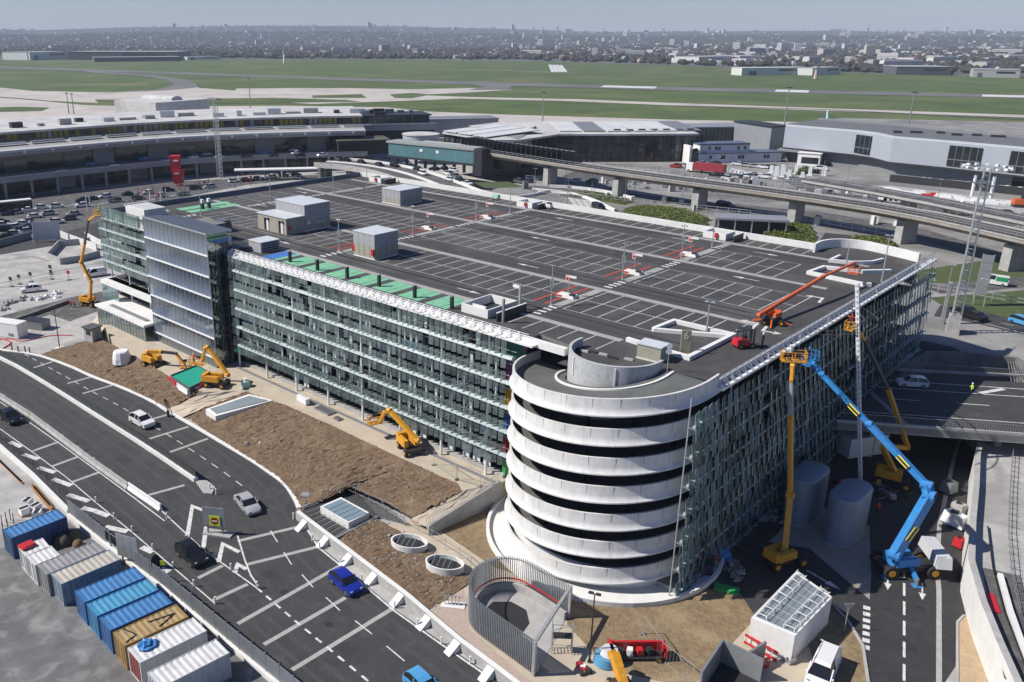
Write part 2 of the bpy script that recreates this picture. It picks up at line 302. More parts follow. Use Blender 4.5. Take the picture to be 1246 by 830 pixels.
for p in CLODS: r = random.uniform(0.04,0.13)*(1.8 if random.random() < 0.02 else 1); mb.dome((p[0]+random.uniform(-.5,.5),p[1]+random.uniform(-.5,.5),p[2]-0.04), r, r*random.uniform(.7,1.2), r*random.uniform(.5,.9), 5, 2, 1 if random.random() < 0.04 else 0, 0.3)
mb.build('soil_clods', [SOIL, mat('pale_stone', (0.36,0.31,0.25), 0.9)], kind='stuff')
struct('brick_path', MB().sheet([(-48.6,51.04),(-48.62,55.65),(-45.77,54.9),(-43.89,51.53),(-35.94,50.1),(-30.37,49.52),(-34.43,48.14)], 0.03), mat('pink_paving', (0.44,0.35,0.29), 0.85, col2=(0.34,0.27,0.23), scale=2.5))
struct('dry_lawn', MB().sheet([(-58.04,62.11),(-58.35,66.54),(-57.67,73.65),(-45.22,62.12),(-36.77,63.73),(-31.37,72.76),(-27.95,74.78),(-25.09,72.17),(-25.03,58.98),(-31.37,56.02),(-37.56,58.58),(-40.54,62.81),(-48.6,60.85)], 0.032), DRYGRASS)
struct('path', MB().sheet([(-25.03,58.98),(-25.55,71.73),(-23.97,77.2),(-20.75,75.07),(-18.44,70.93),(-18.11,62.83)], 0.026), PATHM)

def heading_of(a, b): return math.atan2(b[1]-a[1], b[0]-a[0])
def rib(name, pts, w, z, m=PAINT_W, kind='structure'): return MB().ribbon(pts, -w/2, w/2, z).build(name, m, kind=kind)
def dashes(name, pts, on, off, w, z, m=PAINT_W):
    mb = MB()
    for x, y, a in walk(pts, on+off): c, s_ = math.cos(a), math.sin(a); mb.sheet([(x-s_*w/2*q+c*l, y+c*w/2*q+s_*l) for l, q in ((0,-1),(on,-1),(on,1),(0,1))], z)
    return mb.build(name, m, kind='structure')
BAR = mat('thermoplastic_bar', (0.4, 0.39, 0.37), 0.7, col2=(0.3,0.295,0.28), scale=1.5)
for a in ([(-140.84,50.08,0),(-141.51,54.11,0)], [(-130.11,51.61,0),(-130.08,55.84,-0)], [(-124.38,51.49,-0),(-124.26,56.34,0)], [(-107.97,54.36,0),(-107.75,56.72,0)], [(-102.37,50.41,0),(-101.92,56.66,0)], [(-96.68,50.15,0),(-96.58,56.51,0)],
          [(-72.04,44.71,0),(-69.42,51.53,0)], [(-67.55,42.89,-0),(-64.81,50.19,0)], [(-60.1,36.6,0),(-60.33,49.66,0)], [(-55.89,36.59,0),(-55.78,46.45,0)], [(-51.36,36.36,0),(-51.18,48.88,0)],
          [(-110.23,37.81,0),(-110.42,41.33,0)], [(-104.06,37.8,0),(-104.24,41.41,0)], [(-98.14,37.73,0),(-98.13,41.32,0)], [(-64.9,36.93,0),(-64.65,40.89,0)], [(-69.19,37.91,-0),(-69.24,40.94,0)], [(-88.32,42.86,0),(-87.34,47.24,0)]):
    rib('road_marking', a, 0.5, 0.026, BAR)
dashes('road_marking', [(-148.7,52.3,0),(-123.88,52.91,0),(-115.41,53.25,0),(-99.89,53.19,0),(-91.65,52.87,0),(-87.01,52.63,0),(-82.18,52.22,0),(-78.06,51.16,0)], 1.6, 1.5, 0.13, 0.03)
dashes('road_marking', [(-71.15,48.53,0),(-65.65,46.66,0),(-61.86,45.8,0),(-58.4,45.29,0),(-56.99,45.08,0),(-49.04,44.51,0),(-44.37,44.07,0),(-37.78,43.53,0)], 2.6, 2.2, 0.13, 0.03)
dashes('road_marking', [(-63.37,41.18,-0),(-56.15,40.68,0),(-46.06,40.17,0),(-41.85,39.8,0)], 0.9, 0.8, 0.22, 0.03)
rib('road_marking', [(-72.96,45.33,0),(-68.36,43.14,0),(-65.71,42.02,0),(-63.65,41.48,0)], 0.18, 0.03); rib('road_marking', [(-87.75,42.47,0),(-73.33,41.1,0),(-63.37,41.18,-0)], 0.16, 0.034)
rib('road_marking', [(-120.51,37.41,0),(-109.2,37.67,0),(-100.15,37.79,0),(-91.14,37.52,0),(-82.03,37.38,0),(-72.63,37.07,0),(-64.23,36.79,0)], 0.14, 0.03)
rib('road_marking', [(-71.76,52.87,0),(-64.52,50.18,0),(-60.38,49.71,0),(-50.9,48.43,0),(-45.18,48.13,0),(-37.8,47.85,0)], 0.2, 0.03)
rib('road_marking', [(-130.38,41.14,0),(-108.72,41.35,0),(-89.8,41.29,0),(-81.63,41.18,0)], 0.14, 0.03)
for a in ([(-115.22,36.73,0),(-112.56,37.23,0)], [(-110.19,36.5,0),(-107.28,37.37,0)], [(-105.07,36.34,0),(-102.15,37.34,0)], [(-100.67,36.37,0),(-97.33,37.3,0)], [(-95.52,35.96,0),(-92.15,37.08,0)], [(-91.25,35.83,0),(-89.35,36.65,0)], [(-89.42,36.58,0),(-87.27,37.15,0)], [(-85.36,35.79,0),(-82.59,37.07,0)], [(-78.58,36.62,0),(-76.81,37.02,0)], [(-74.07,35.87,0),(-72.28,36.38,0)]):
    rib('road_marking', a, 0.75, 0.028)
for a in ([(-76.99,41.38,0),(-82.21,45.22,0),(-80.48,45.6,0)], [(-73.46,41.19,0),(-77.09,43.9,0)], [(-70.12,41,0),(-72.74,43.24,0),(-70.1,43.6,0)], [(-67.24,41.13,0),(-68.3,42.16,-0),(-66.87,42.31,-0)]): rib('road_marking', a, 0.5, 0.028)
arrow(-134.6, 55.6, R(8), 0, 0.034, 1.0).build('road_marking', PAINT_W, kind='structure')
# wheel tracks, repairs and covers
RTRACK = mat('road_wheel_track', (0.062,0.061,0.06), 0.8, col2=(0.04,0.04,0.041), scale=0.45, detail=9); RPATCH = mat('road_repair', (0.026,0.026,0.028), 0.8, col2=(0.036,0.036,0.037), scale=1.0)
lanes = ([(-153.09,49.74,0),(-143.01,52.81,0),(-127.72,54.35,0),(-118.33,55.17,0),(-106.21,55.3,0),(-95.64,54.87,0),(-85.68,54.12,0),(-78.74,52.98,0),(-71.48,50.63,0),(-63.76,48.09,0),(-56.36,46.91,0),(-48.64,46.37,0),(-41.99,46.04,0),(-36.92,45.7,0)], [(-144.89,46.64,0),(-126.54,47.12,0),(-108.83,47.35,0),(-96.29,47.19,0),(-86.3,46.69,0),(-80.11,45.7,0)], [(-126.93,39.84,0),(-113.15,40.19,0),(-97.87,40.03,0),(-84.32,39.53,0),(-71.27,38.61,0),(-61.28,38.43,0),(-51.88,38.13,0),(-44.88,37.88,0)], [(-137.46,43.82,0),(-119.34,44.01,0),(-102.71,43.5,0),(-88.84,43.07,0),(-75.76,41.89,0)])
for ln in lanes:
    for d in (-0.8, 0.8): rib('wheel_track', [Vector((p.x,p.y,0)) for p in offset(smooth_pts(ln,1), d)], 0.45, 0.0225, RTRACK)
for i, p in enumerate(((-116.38,50.19,0),(-91.35,47.94,0),(-99.04,45.13,0),(-64.18,43.52,0),(-50.06,41.45,0),(-131.11,49.1,-0),(-81.26,50.5,0),(-108.4,42.72,0))): MB().obox((p[0],p[1],0.02), random.uniform(1.5,4.5), random.uniform(0.7,1.4), 0.0045, R(random.uniform(0,60))).build('road_repair', RPATCH, kind='structure')
for p in ((-111.98,54.5,0),(-61.02,42.72,0),(-76.5,44.72,0),(-105.28,43,0),(-53.81,42.63,0),(-12.94,77.86,0),(-14.21,84.95,0)): MB().cyl((p[0],p[1],0.015),(p[0],p[1],0.032),0.4,n=16).build('manhole_cover', STEEL_D, kind='structure')
# east side: sunken road, aprons and the paved triangle
struct('east_road', MB().sheet([(-32.4,69),(-22,66),(-12.5,64),(-4,60),(-9.6,75.2),(-9.0,92),(-9.6,108),(-13,125),(-17,150),(-31,150),(-32.4,110)], 0.02), ASPH_BLACK)
struct('paving', MB().sheet([(-29.77,85.85),(-29.98,98.05),(-22.92,97.28),(-19.53,87.32),(-18.23,82.82),(-23.14,85.83),(-26.01,87.73)], 0.05), mat('paving_warm', (0.3,0.27,0.235), 0.85, col2=(0.24,0.215,0.19), scale=0.8))
struct('dry_lawn', MB().sheet([(-21.35,73.64),(-20.54,79.11),(-18.64,77.65),(-16.47,75.18),(-14.12,69.69),(-16.95,66.91),(-19.67,71.26)], 0.03), DRYGRASS)
struct('kerb', MB().wall([(-20.68,79.51),(-18.57,77.88),(-16.33,75.17),(-13.95,69.58)], -0.15, 0.1, 0, 0.15), CONC)
struct('sand_strip', MB().sheet([(-8.56,75.14),(-11.01,85.29),(-10.71,86.63),(-10.02,86.96),(-8.38,83.91),(-6.08,77.57)], 0.05), mat('sand', (0.46,0.34,0.21), 0.95, col2=(0.36,0.26,0.16), scale=1.2, bump=0.8, bscale=3, detail=9))
struct('kerb', MB().wall([(-8.58,74.85),(-11.03,84.93),(-10.88,86.46),(-10.19,87.13)], -0.1, 0.1, 0, 0.14), CONC)
rib('road_marking', [(-9.41,72.68,0),(-13.68,89.16,0),(-15.06,93.75,0),(-17.2,102.9,0),(-20.52,122.15,0),(-22.11,132.79,0)], 0.45, 0.03, BAR)
dashes('road_marking', [(-11.23,69.58,0),(-14.2,79.82,0),(-17.08,89.72,0),(-17.67,91.19,0)], 2.4, 1.0, 0.22, 0.03)
for i in range(7):
    p = bez((-17.99,81.25,0), (-16.06,75.11,0), i/6); mb.obox((p[0],p[1],0.03), 0.62, 0.62, 0.006, heading_of((-15.95,74.9,0),(-18.02,81.22,0)))
mb.build('road_marking', PAINT_W, kind='structure')
arrow(*(-17.93,87.3,0)[:2], heading_of((-18.31,88.52,0),(-17.48,85.81,0)), 0, 0.034, 0.8).build('road_marking', PAINT_W, kind='structure')
arrow(*(-14.89,87.96,0)[:2], heading_of((-15.23,89.17,0),(-14.49,86.49,0)), 0, 0.034, 0.8).build('road_marking', PAINT_W, kind='structure')
arrow(*(-22.75,82.96,0)[:2], R(-15), 0, 0.034, 1.0).build('road_marking', PAINT_W, kind='structure')

# ================================================================ THE PARKING GARAGE
ZR, FH = 21.2, 3.07                     # roof deck level, storey height
GX0, GX1, GY0, GY1 = -155.0, -33.4, 73.0, 138.0
RC, RO, RI = (-43.8, 74.3), 10.8, 5.0   # spiral ramp: centre, outer and inner radius
garage = thing('parking_garage', 'large seven storey parking garage with open asphalt roof deck and glass screen facades', 'building', (-94, 105, 0))
def gp(name, mb, m, smooth=False, kind=None): return mb.build(name, m, garage, smooth, (94, -105, 0), kind)
mb = MB()
def deck_poly(y0=GY0): return [(GX0, y0), (RC[0]-RI-5.4, y0), (RC[0]-RI-5.4, 75.0)] + [(RC[0]+RI*math.cos(t), RC[1]-RI*math.sin(t)) for t in [math.pi*(1-i/16) for i in range(17)]] + [(RC[0]+RI, 75.0), (GX1, 75.0), (GX1, GY1), (GX0, GY1)]
gp('roof_deck', MB().prism(deck_poly(), ZR-0.45, ZR, 0, 1), [CONC_D, ASPH_ROOF])
for k in range(1, 7):
    z = ZR - FH*k
    gp('floor_slab', MB().prism(deck_poly(73.4), z-0.35, z, 0, 1), [CONC_D, mat('deck_dark', (0.07,0.07,0.072), 0.9)])  # slab tops coloured darker so the interior looks unlit
for iy, y in enumerate((74.5, 84.7, 95.3)):
    for x in range(-152, -34, 8):
        if iy == 0 and x > -56: continue
        gp('column', MB().box(x-0.25, x+0.25, y-0.25, y+0.25, 0, ZR-0.45), CONC)
gp('core_wall', MB().box(-140, -45, 112, 113, 0, ZR-0.5), CONC_D)
gp('ground_floor_wall', MB().wall([(-154,137),(-154,77.3),(-112,77.3),(-57,77.3),(-56,86),(-34.5,86),(-34.5,137)], -0.15, 0.15, 0, 2.6), mat('ground_floor_dark', (0.06,0.06,0.062), 0.7))
for x in (-99, -96.5, -75, -73.6, -71.8, -66.9, -64.3, -62.6, -60.9): gp('wall_panel', MB().box(x, x+1.15, 73.6, 73.75, 2.75, 5.2), STEEL_W)
# parapets
gp('parapet', MB().box(GX0, RC[0]-RI-0.2, 72.3, 73.0, ZR-0.55, ZR+0.25), CONC_W)
gp('parapet', MB().wall([(-47.2,GY1),(GX0,GY1)], -0.3, 0.15, ZR-0.5, ZR+1.0, 0), CONC_W)
gp('parapet', MB().wall([(GX0,GY1+0.1),(GX0,GY0)], -0.2, 0.1, ZR-0.5, ZR+0.9, 0), mat('blue_grey_parapet', (0.13, 0.16, 0.2), 0.6))
gp('parapet', MB().box(GX1, GX1+0.35, 74.5, 139, ZR-0.6, ZR+0.35), mat('parapet_steel', (0.4, 0.42, 0.45), 0.5, 0.3))
# roof rail on the far-left side and bumpers along the back parapet
mb = MB()
for i in range(27):
    y = 74 + i*2.42; mb.cyl((GX0-0.1, y, ZR+0.9), (GX0-0.1, y, ZR+2.1), 0.03, n=5)
mb.bar((GX0-0.1, 73.5, ZR+2.1), (GX0-0.1, 138, ZR+2.1), 0.04); mb.bar((GX0-0.1, 73.5, ZR+1.5), (GX0-0.1, 138, ZR+1.5), 0.03)
gp('guard_rail', mb, STEEL)
# concrete stripes
for y in (79.6, 95.35, 116.7, 133.0):
    gp('concrete_stripe', MB().box(-152.5 if y > 90 else -110, -38 if y != 79.6 else -46.5, y-0.5, y+0.5, ZR-0.1, ZR+0.006), STRIPE)
for x in (-59.3, -100.0, -142.0):
    for y0, y1 in ((85.0, 94.8), (101.2, 110.9), (117.3, 127.2)):
        if x < -120 and y0 < 90: continue
        gp('walkway', MB().box(x-0.6, x+0.6, y0, y1, ZR-0.1, ZR+0.005), STRIPE)
# painted lines
Z1, Z2 = ZR + 0.008, ZR + 0.012
lw = 0.085
PAINT_BAY = mat('bay_paint', (0.5, 0.5, 0.49), 0.75, col2=(0.34, 0.34, 0.33), scale=1.2, stains=(1.5, (0.13, 0.13, 0.13), 0.7))
def bays(x0, x1, y0, y1, double, skip=()):
    mb = MB(); n = round((x1-x0)/2.5); 
    for i in range(n+1):
        x = x0 + (x1-x0)*i/n
        if any(a < x < b for a, b in skip): continue
        mb.sheet([(x-lw,y0),(x+lw,y0),(x+lw,y1),(x-lw,y1)], Z1)
    if double:
        ym = (y0+y1)/2; mb.sheet([(x0,ym-lw),(x1,ym-lw),(x1,ym+lw),(x0,ym+lw)], Z2)
    for y in ((y0, y1) if double else ()):
        mb.sheet([(x0,y-lw*0.7),(x1,y-lw*0.7),(x1,y+lw*0.7),(x0,y+lw*0.7)], Z2)
    return gp('bay_lines', mb, PAINT_BAY, kind='stuff')
for xa, xb in ((-152.3, -143.2), (-140.8, -103.3), (-98.6, -62.6)):
    bays(xa, xb, 117.4, 127.25, True); bays(xa, xb, 101.1, 111.0, True); bays(xa, xb, 84.75, 94.7, True, ((-123.8,-114.5),(-97.6,-92))) if xa > -150 else bays(xa, xb, 96.6, 100.0, False)
bays(-58.0, -45.6, 117.4, 127.25, True); bays(-58.0, -38.0, 101.1, 111.0, True); bays(-58.0, -45.6, 84.75, 94.7, True)
bays(-44, -39, 90, 94.7, False)
bays(-140, -105, 133.6, 137.6, False); bays(-98, -66, 133.6, 137.6, False); bays(-57, -48, 133.6, 137.6, False)
bays(-59.5, -47, 75.2, 79.1, False); bays(-104, -100, 133.6, 137.6, False)
# green charging bays and the blue bay
for i in range(8):
    x = -106.6 + i*4.95
    gp('charging_bay', MB().sheet([(x,74.4),(x+2.6,74.4),(x+2.6,79.05),(x,79.05)], Z1), PAINT_B if i == 0 else PAINT_G)
    gp('charging_bay', MB().sheet([(x+2.72,74.4),(x+3.7,74.4),(x+3.7,79.05),(x+2.72,79.05)], Z1), PAINT_G)
for x in (-149.9, -146.6): gp('charging_bay', MB().sheet([(x,85.1),(x+2.4,85.1),(x+2.4,96.4),(x,96.4)], Z1), PAINT_G)
# zebra dashes where the walkways cross the aisles
mb = MB()
for x in (-59.3, -100.0, -142.0):
    for y0 in (80.5, 96.4, 111.6, 127.9):
        for i in range(4): y = y0 + 0.3 + i*1.1; mb.sheet([(x-0.6,y),(x+0.6,y),(x+0.6,y+0.5),(x-0.6,y+0.5)], Z1)
gp('crossing_dashes', mb, PAINT_W, kind='stuff')
# red hatch bars by the sign islands
for x in (-61.8, -102.5):
    for y0, y1 in ((84.9, 94.6), (101.2, 110.9), (117.4, 127.2)):
        for dx in (-0.9, 0.9): gp('red_bar', MB().sheet([(x+dx-0.2,y0),(x+dx+0.2,y0),(x+dx+0.2,y1),(x+dx-0.2,y1)], Z2+0.004), PAINT_R)
# arrows
for x, y, d in ((-71.5, 82.4, 0), (-112, 82.4, 0), (-74, 98.4, 1), (-83.5, 114, 1), (-66, 130, 0), (-90, 130, 1), (-141, 99, 1), (-147, 114, 0), (-105, 98.6, 0), (-48, 114, 1), (-52, 130, 0), (-150.5, 83, 0)):
    gp('painted_arrow', arrow(x, y, math.pi*d), PAINT_W)
for x, y, rz, t in ((-36.6, 111.0, R(100), 1), (-38.2, 95.2, R(100), 1), (-36.9, 94.7, R(-80), 1)): gp('painted_arrow', arrow(x, y, rz, t, k=1.1), PAINT_W)
# the white stripes painted over the joint by the spiral, low white kerbs round the ramp mouths
gp('ramp_kerb', MB().wall([(-45.6,84.9),(-45.4,89.3),(-38.2,89.4),(-38.3,79.3),(-41.6,79.5),(-46.0,79.9)], -0.25, 0.25, ZR, ZR+0.45), CONC_W)
gp('ramp_kerb', MB().wall([(-45.6,84.9),(-38.3,88.8)], -0.25, 0.25, ZR, ZR+0.4), CONC_W)
gp('ramp_kerb', MB().wall([(-34.2,122.0),(-35,121.4),(-42.6,122.4),(-42.2,127.0),(-37.4,128.3),(-34.6,131.5)], -0.25, 0.25, ZR, ZR+0.5), CONC_W)
gp('ramp_kerb', MB().wall([(-43,135.5),(-43.0,131.6),(-40.2,132.6),(-38.2,134.8),(-37.6,137.8)], -0.2, 0.2, ZR, ZR+0.5), CONC_W)
# the ramp at the far corner: curved white wall rising from the deck edge
mb = MB(); arc = [(-47.2,136.2),(-47.4,139.0),(-46.6,141.6),(-44.8,143.4),(-42.2,144.0),(-39.6,143.2),(-36.5,142.2),(-33.6,141.0)]
mb.wall(smooth_pts(arc,2), -0.2, 0.2, ZR-3.5, ZR+1.35); gp('far_ramp_wall', mb, CONC_W)
gp('far_ramp_deck', MB().prism([(-47.2,137.6),(-47.2,139.0),(-46.5,141.4),(-44.8,143.2),(-42.2,143.8),(-39.6,143.0),(-36.5,142.0),(-33.6,140.8),(-33.4,137.6)], ZR-0.5, ZR-0.02, 0), ASPH_ROOF)
# low dark tar patches
mb = MB()
for _ in range(26):
    x, y = random.uniform(-140,-38), random.uniform(80,134); a, b = random.uniform(0.3,1.3), random.uniform(0.1,0.3); t = random.uniform(-0.3,0.6)
    mb.sheet([(x + a*math.cos(2*math.pi*i/9)*random.uniform(.7,1.2), y + b*math.sin(2*math.pi*i/9)*random.uniform(.6,1.3)+a*math.cos(2*math.pi*i/9)*t) for i in range(9)], ZR+0.004)
gp('tar_patches', mb, mat('tar', (0.02,0.02,0.021), 0.6), kind='stuff')

# wheel tracks along the aisles and turning marks, drains
TRACK = mat('wheel_track', (0.034,0.033,0.032), 0.75, col2=(0.052,0.05,0.049), scale=0.5, detail=8)
for y0 in (82.2, 98.4, 113.8, 130.3):
    for d in (-0.95, -0.75, 0.8, 0.95): gp('wheel_track', MB().ribbon([(-150+random.uniform(0,6), y0+d), (-95, y0+d+random.uniform(-.3,.3)), (-62, y0+d), (-38-random.uniform(0,3), y0+d+random.uniform(-.3,.3))], -0.13, 0.13, ZR+0.003), TRACK)
for cx_, cy_, r_ in ((-40.5,98.4,4.5),(-40.2,113.8,5.2),(-41,82.5,3.8),(-36.5,104,7)):
    for d in (0, 1.5): gp('wheel_track', MB().ribbon([(cx_+(r_+d)*math.cos(R(a)), cy_+(r_+d)*math.sin(R(a))) for a in range(-80, 91, 10)], -0.1, 0.1, ZR+0.0025), TRACK)
for x in range(-145, -40, 15):
    for y in (89.7, 106.0, 122.3): gp('drain', MB().box(x+1.1, x+1.5, y+0.5, y+0.9, ZR-0.05, ZR+0.006), STEEL_D)
# ---- glass screens: a bright capping band per storey with glass blades hanging from it, turned like fish scales
PITCH = 1.34
pane_mesh = {}
def pane(mat_, w, up, down, lean=0.12):
    key = (mat_.name, w, up, down)
    if key not in pane_mesh:
        t = 0.035; pane_mesh[key] = MB().add([(-w/2,-lean-t,-down),(w/2,-lean-t,-down),(w/2,-lean+t,-down),(-w/2,-lean+t,-down),(-w/2,-t,up),(w/2,-t,up),(w/2,t,up),(-w/2,t,up)],
            [(3,2,1,0),(4,5,6,7),(0,1,5,4),(1,2,6,5),(2,3,7,6),(3,0,4,7)]).mesh('screen_pane', mat_)
    return pane_mesh[key]
def panes_joined(name, spots, src, mat_):
    mb = MB(); vs = [v.co.copy() for v in src.vertices]; fs = [tuple(p.vertices) for p in src.polygons]
    for M_ in spots: mb.add([M_ @ v for v in vs], fs)
    return gp(name, mb, mat_, kind='stuff')
def place(x, y, z, rz, tilt=0): return Matrix.Translation((x, y, z)) @ Matrix.Rotation(rz, 4, 'Z') @ Matrix.Rotation(tilt, 4, 'X')
YS = 71.5                                                  # front screen plane
def band_z(k): return ZR - FH*k + 0.85                     # height of the capping band of storey k
def front_spots(xa, xb, rows, pitch):
    out = []; n = int((xb-xa)/pitch)
    for k in rows:
        for i in range(n):
            if random.random() < 0.05: continue
            out.append(place(xa+(i+0.5)*pitch, YS, band_z(k), R(random.choice((24,24,20,28,14))), random.uniform(-0.05, 0.03)))
    return out
BLADE = pane(SCREEN, 0.62, 1.15, 1.5)
for M_ in front_spots(-111.6, -55.2, range(1, 6), 0.94):
    o = link('screen_pane', BLADE, garage); o.matrix_local = Matrix.Translation((94,-105,0)) @ M_
panes_joined('screen_panes_upper', front_spots(-111.6, -55.2, (0,), 0.94), pane(SCREEN, 0.66, -0.95, 1.9), SCREEN)
panes_joined('screen_panes_west', front_spots(-154.6, -132.6, range(0, 4), 0.94), BLADE, SCREEN)
BANDM = mat('band_glass', (0.4,0.47,0.47), 0.35, fine=0.35, scale=1.5)
for xa, xb, rows in ((-111.6, -55.2, range(1, 6)), (-154.6, -132.6, range(1, 4))):
    for k in rows:
        mb = MB(); n = int((xb-xa)/0.67)
        for i in range(n):
            x = xa+(i+0.5)*0.67; mb.add([(x-0.31,YS-0.3,band_z(k)-0.24),(x+0.31,YS-0.22,band_z(k)-0.24),(x+0.31,YS-0.02,band_z(k)+0.08),(x-0.31,YS-0.1,band_z(k)+0.08),(x-0.31,YS+0.2,band_z(k)-0.2),(x+0.31,YS+0.2,band_z(k)-0.2),(x+0.31,YS+0.2,band_z(k)+0.12),(x-0.31,YS+0.2,band_z(k)+0.12)],[(0,1,2,3),(3,2,6,7),(1,5,6,2),(4,0,3,7),(0,4,5,1)])
        gp('capping_band', mb, BANDM, kind='stuff'); gp('handrail', MB().box(xa,xb,72.0,72.06,band_z(k)+0.5,band_z(k)+0.56), STEEL)
XS = -32.2                                                 # shaded side screen plane, facing +X
side = []
for k in range(1, 8):
    for i in range(57):
        if random.random() < 0.015: continue
        side.append(place(XS, 69.0+(i+0.5)*PITCH, band_z(k), R(90 + random.choice((9,9,9,11,7,13))), random.uniform(-0.02, 0.02)))
panes_joined('screen_panes_side', side, pane(SCREEN_S, 1.28, 1.25, 1.4, 0.34), SCREEN_S)
BAND_S = mat('band_glass_side', (0.45,0.53,0.54), 0.3, fine=0.25, scale=1.5)
for k in range(1, 8): gp('capping_band', MB().box(XS-0.1, XS+0.18, 69.2, 145.2, band_z(k)-0.2, band_z(k)-0.02), BAND_S)
mb = MB()
for _ in range(120):
    k = random.randrange(1, 8); y = random.choice((72,74,77,82,86,90,96,101,107,112,118,126,133)) + random.uniform(-1.2,1.2); mb.box(XS-0.9,XS-0.82,y,y+random.uniform(0.2,0.5),band_z(k)-2.6,band_z(k)-random.uniform(0.2,1.2))
gp('fins', mb, mat('pale_fin', (0.5,0.55,0.54), 0.6), kind='stuff')
GRATE = mat('catwalk_grating', (0.2, 0.22, 0.22), 0.6, 0.2, fine=0.3, scale=3)
for k in range(1, 6):
    z = ZR - FH*k
    gp('catwalk', MB().box(-111.5, -55.3, 71.8, 73.3, z-0.15, z-0.02), GRATE)
    if k < 5: gp('catwalk', MB().box(-154.4, -132.7, 71.8, 73.3, z-0.15, z-0.02), GRATE)
    gp('catwalk', MB().box(-33.3, -32.6, 75.0, 145, z-0.12, z-0.02), STEEL_G)
mb = MB()
for k in range(1, 8):
    for i in range(58): y = 69.0+i*PITCH; mb.bar((XS-0.5,y,band_z(k)-0.1),(XS+0.42,y,band_z(k)-0.25),0.07,0.1)
gp('glass_brackets', mb, STEEL_G, kind='stuff')
# crown of zigzag brackets along both roof edges, on a bright ledge
def crown(along, fixed, a, b, inward, m=None):
    mb = MB(); n = int((b-a)/PITCH); w_ = 0.07 if along == 'x' else 0.045
    for i in range(n+1):
        u = a + i*PITCH
        P = (lambda d, zz, q=0: (u+q, fixed + inward*d, zz)) if along == 'x' else (lambda d, zz, q=0: (fixed - inward*d, u+q, zz))
        mb.bar(P(0.0, ZR-0.1), P(0.75, ZR+0.75), w_, w_*1.4); mb.bar(P(0.75, ZR+0.75), P(1.05, ZR+0.2), w_, w_*1.4); mb.bar(P(0.0, ZR-0.1), P(1.0, ZR+0.28), w_); mb.bar(P(0.75, ZR+0.75), P(0.75, ZR+0.75, PITCH), 0.05)
    return gp('crown_brackets', mb, m or STEEL_W, kind='stuff')
def crown_side(*a): return crown(*a, m=STEEL)
crown('x', YS, -111.4, -54.6, 1); crown('x', YS, -154.4, -132.8, 1); crown_side('y', XS, 74.8, 146, 1)
gp('roof_ledge', MB().box(-111.6, -52.6, 71.35, 72.28, ZR-0.32, ZR-0.14), CONC_W)
gp('roof_ledge', MB().box(-154.6, -132.6, 71.35, 72.28, ZR-0.32, ZR-0.14), CONC_W)
gp('roof_ledge', MB().box(-33.03, -32.3, 74.8, 146, ZR-0.42, ZR-0.2), STEEL_W)
# posts carrying the screens, bracing
for i in range(8):
    x = -110.9 + i*7.4; gp('screen_post', MB().cyl((x, 71.9, 2.6), (x, 71.9, ZR-0.5), 0.16, n=8), STEEL_W)
for x in (-154, -147, -140, -133): gp('screen_post', MB().cyl((x, 72.6, 0), (x, 72.6, ZR-0.5), 0.15, n=8), STEEL_W)
for i in range(10):
    y = 69.3 + i*8.4; gp('screen_post', MB().cyl((XS-0.55, y, 0), (XS-0.55, y, ZR+0.4), 0.12 if i else 0.07, n=8), STEEL)
mb = MB()
for xa, xb in ((-110.9, -103.5), (-88.7, -81.3), (-66.5, -59.1)):
    for k in range(5):
        z0, z1 = ZR-FH*(k+1), ZR-FH*k-0.4
        mb.bar((xa,72.9,z0), (xb,72.9,z1), 0.06); mb.bar((xa,72.9,z1), (xb,72.9,z0), 0.06)
gp('bracing', mb, STEEL, kind='stuff')
# coloured lift-lobby panels behind the screen at both ends, pale blinds elsewhere
for k, c in enumerate(((0.02,0.12,0.1),(0.12,0.03,0.11),(0.5,0.26,0.02),(0.02,0.08,0.28),(0.25,0.02,0.03),(0.03,0.25,0.06))):
    m_ = mat('lobby_colour_%d' % k, c, 0.5); z = ZR-FH*(k+1)
    gp('lobby_panel', MB().box(-57.6, -55.4, 73.2, 73.35, z+0.05, z+2.5), m_)
    if k in (2, 4, 3): gp('lobby_panel', MB().box(-111.3, -108.4, 73.2, 73.35, z+0.05, z+2.5), m_)
mb = MB()
for _ in range(190):
    k = random.randrange(5); x = random.uniform(-110, -58); z = ZR-FH*(k+1); mb.box(x, x+random.choice((0.12,0.2,0.5)), 72.2, 72.3, z+0.9, z+2.9)
gp('fins', mb, mat('pale_fin', (0.5,0.55,0.54), 0.6), kind='stuff')
# white plinth and grey service wall at the foot of the front
gp('plinth', MB().box(-111, -57, 72.6, 73.3, 2.6, 3.1), CONC); gp('ground_floor_back', MB().box(-111, -56, 77.1, 77.4, 2.6, 5.5), mat('ground_floor_dark', (0.06,0.06,0.062), 0.7)); gp('gutter', MB().box(-111, -57, 70.9, 71.3, 2.6, 2.85), STEEL_G)
gp('plinth', MB().box(-34.6, -32.6, 70, 145, 0, 0.6), CONC)

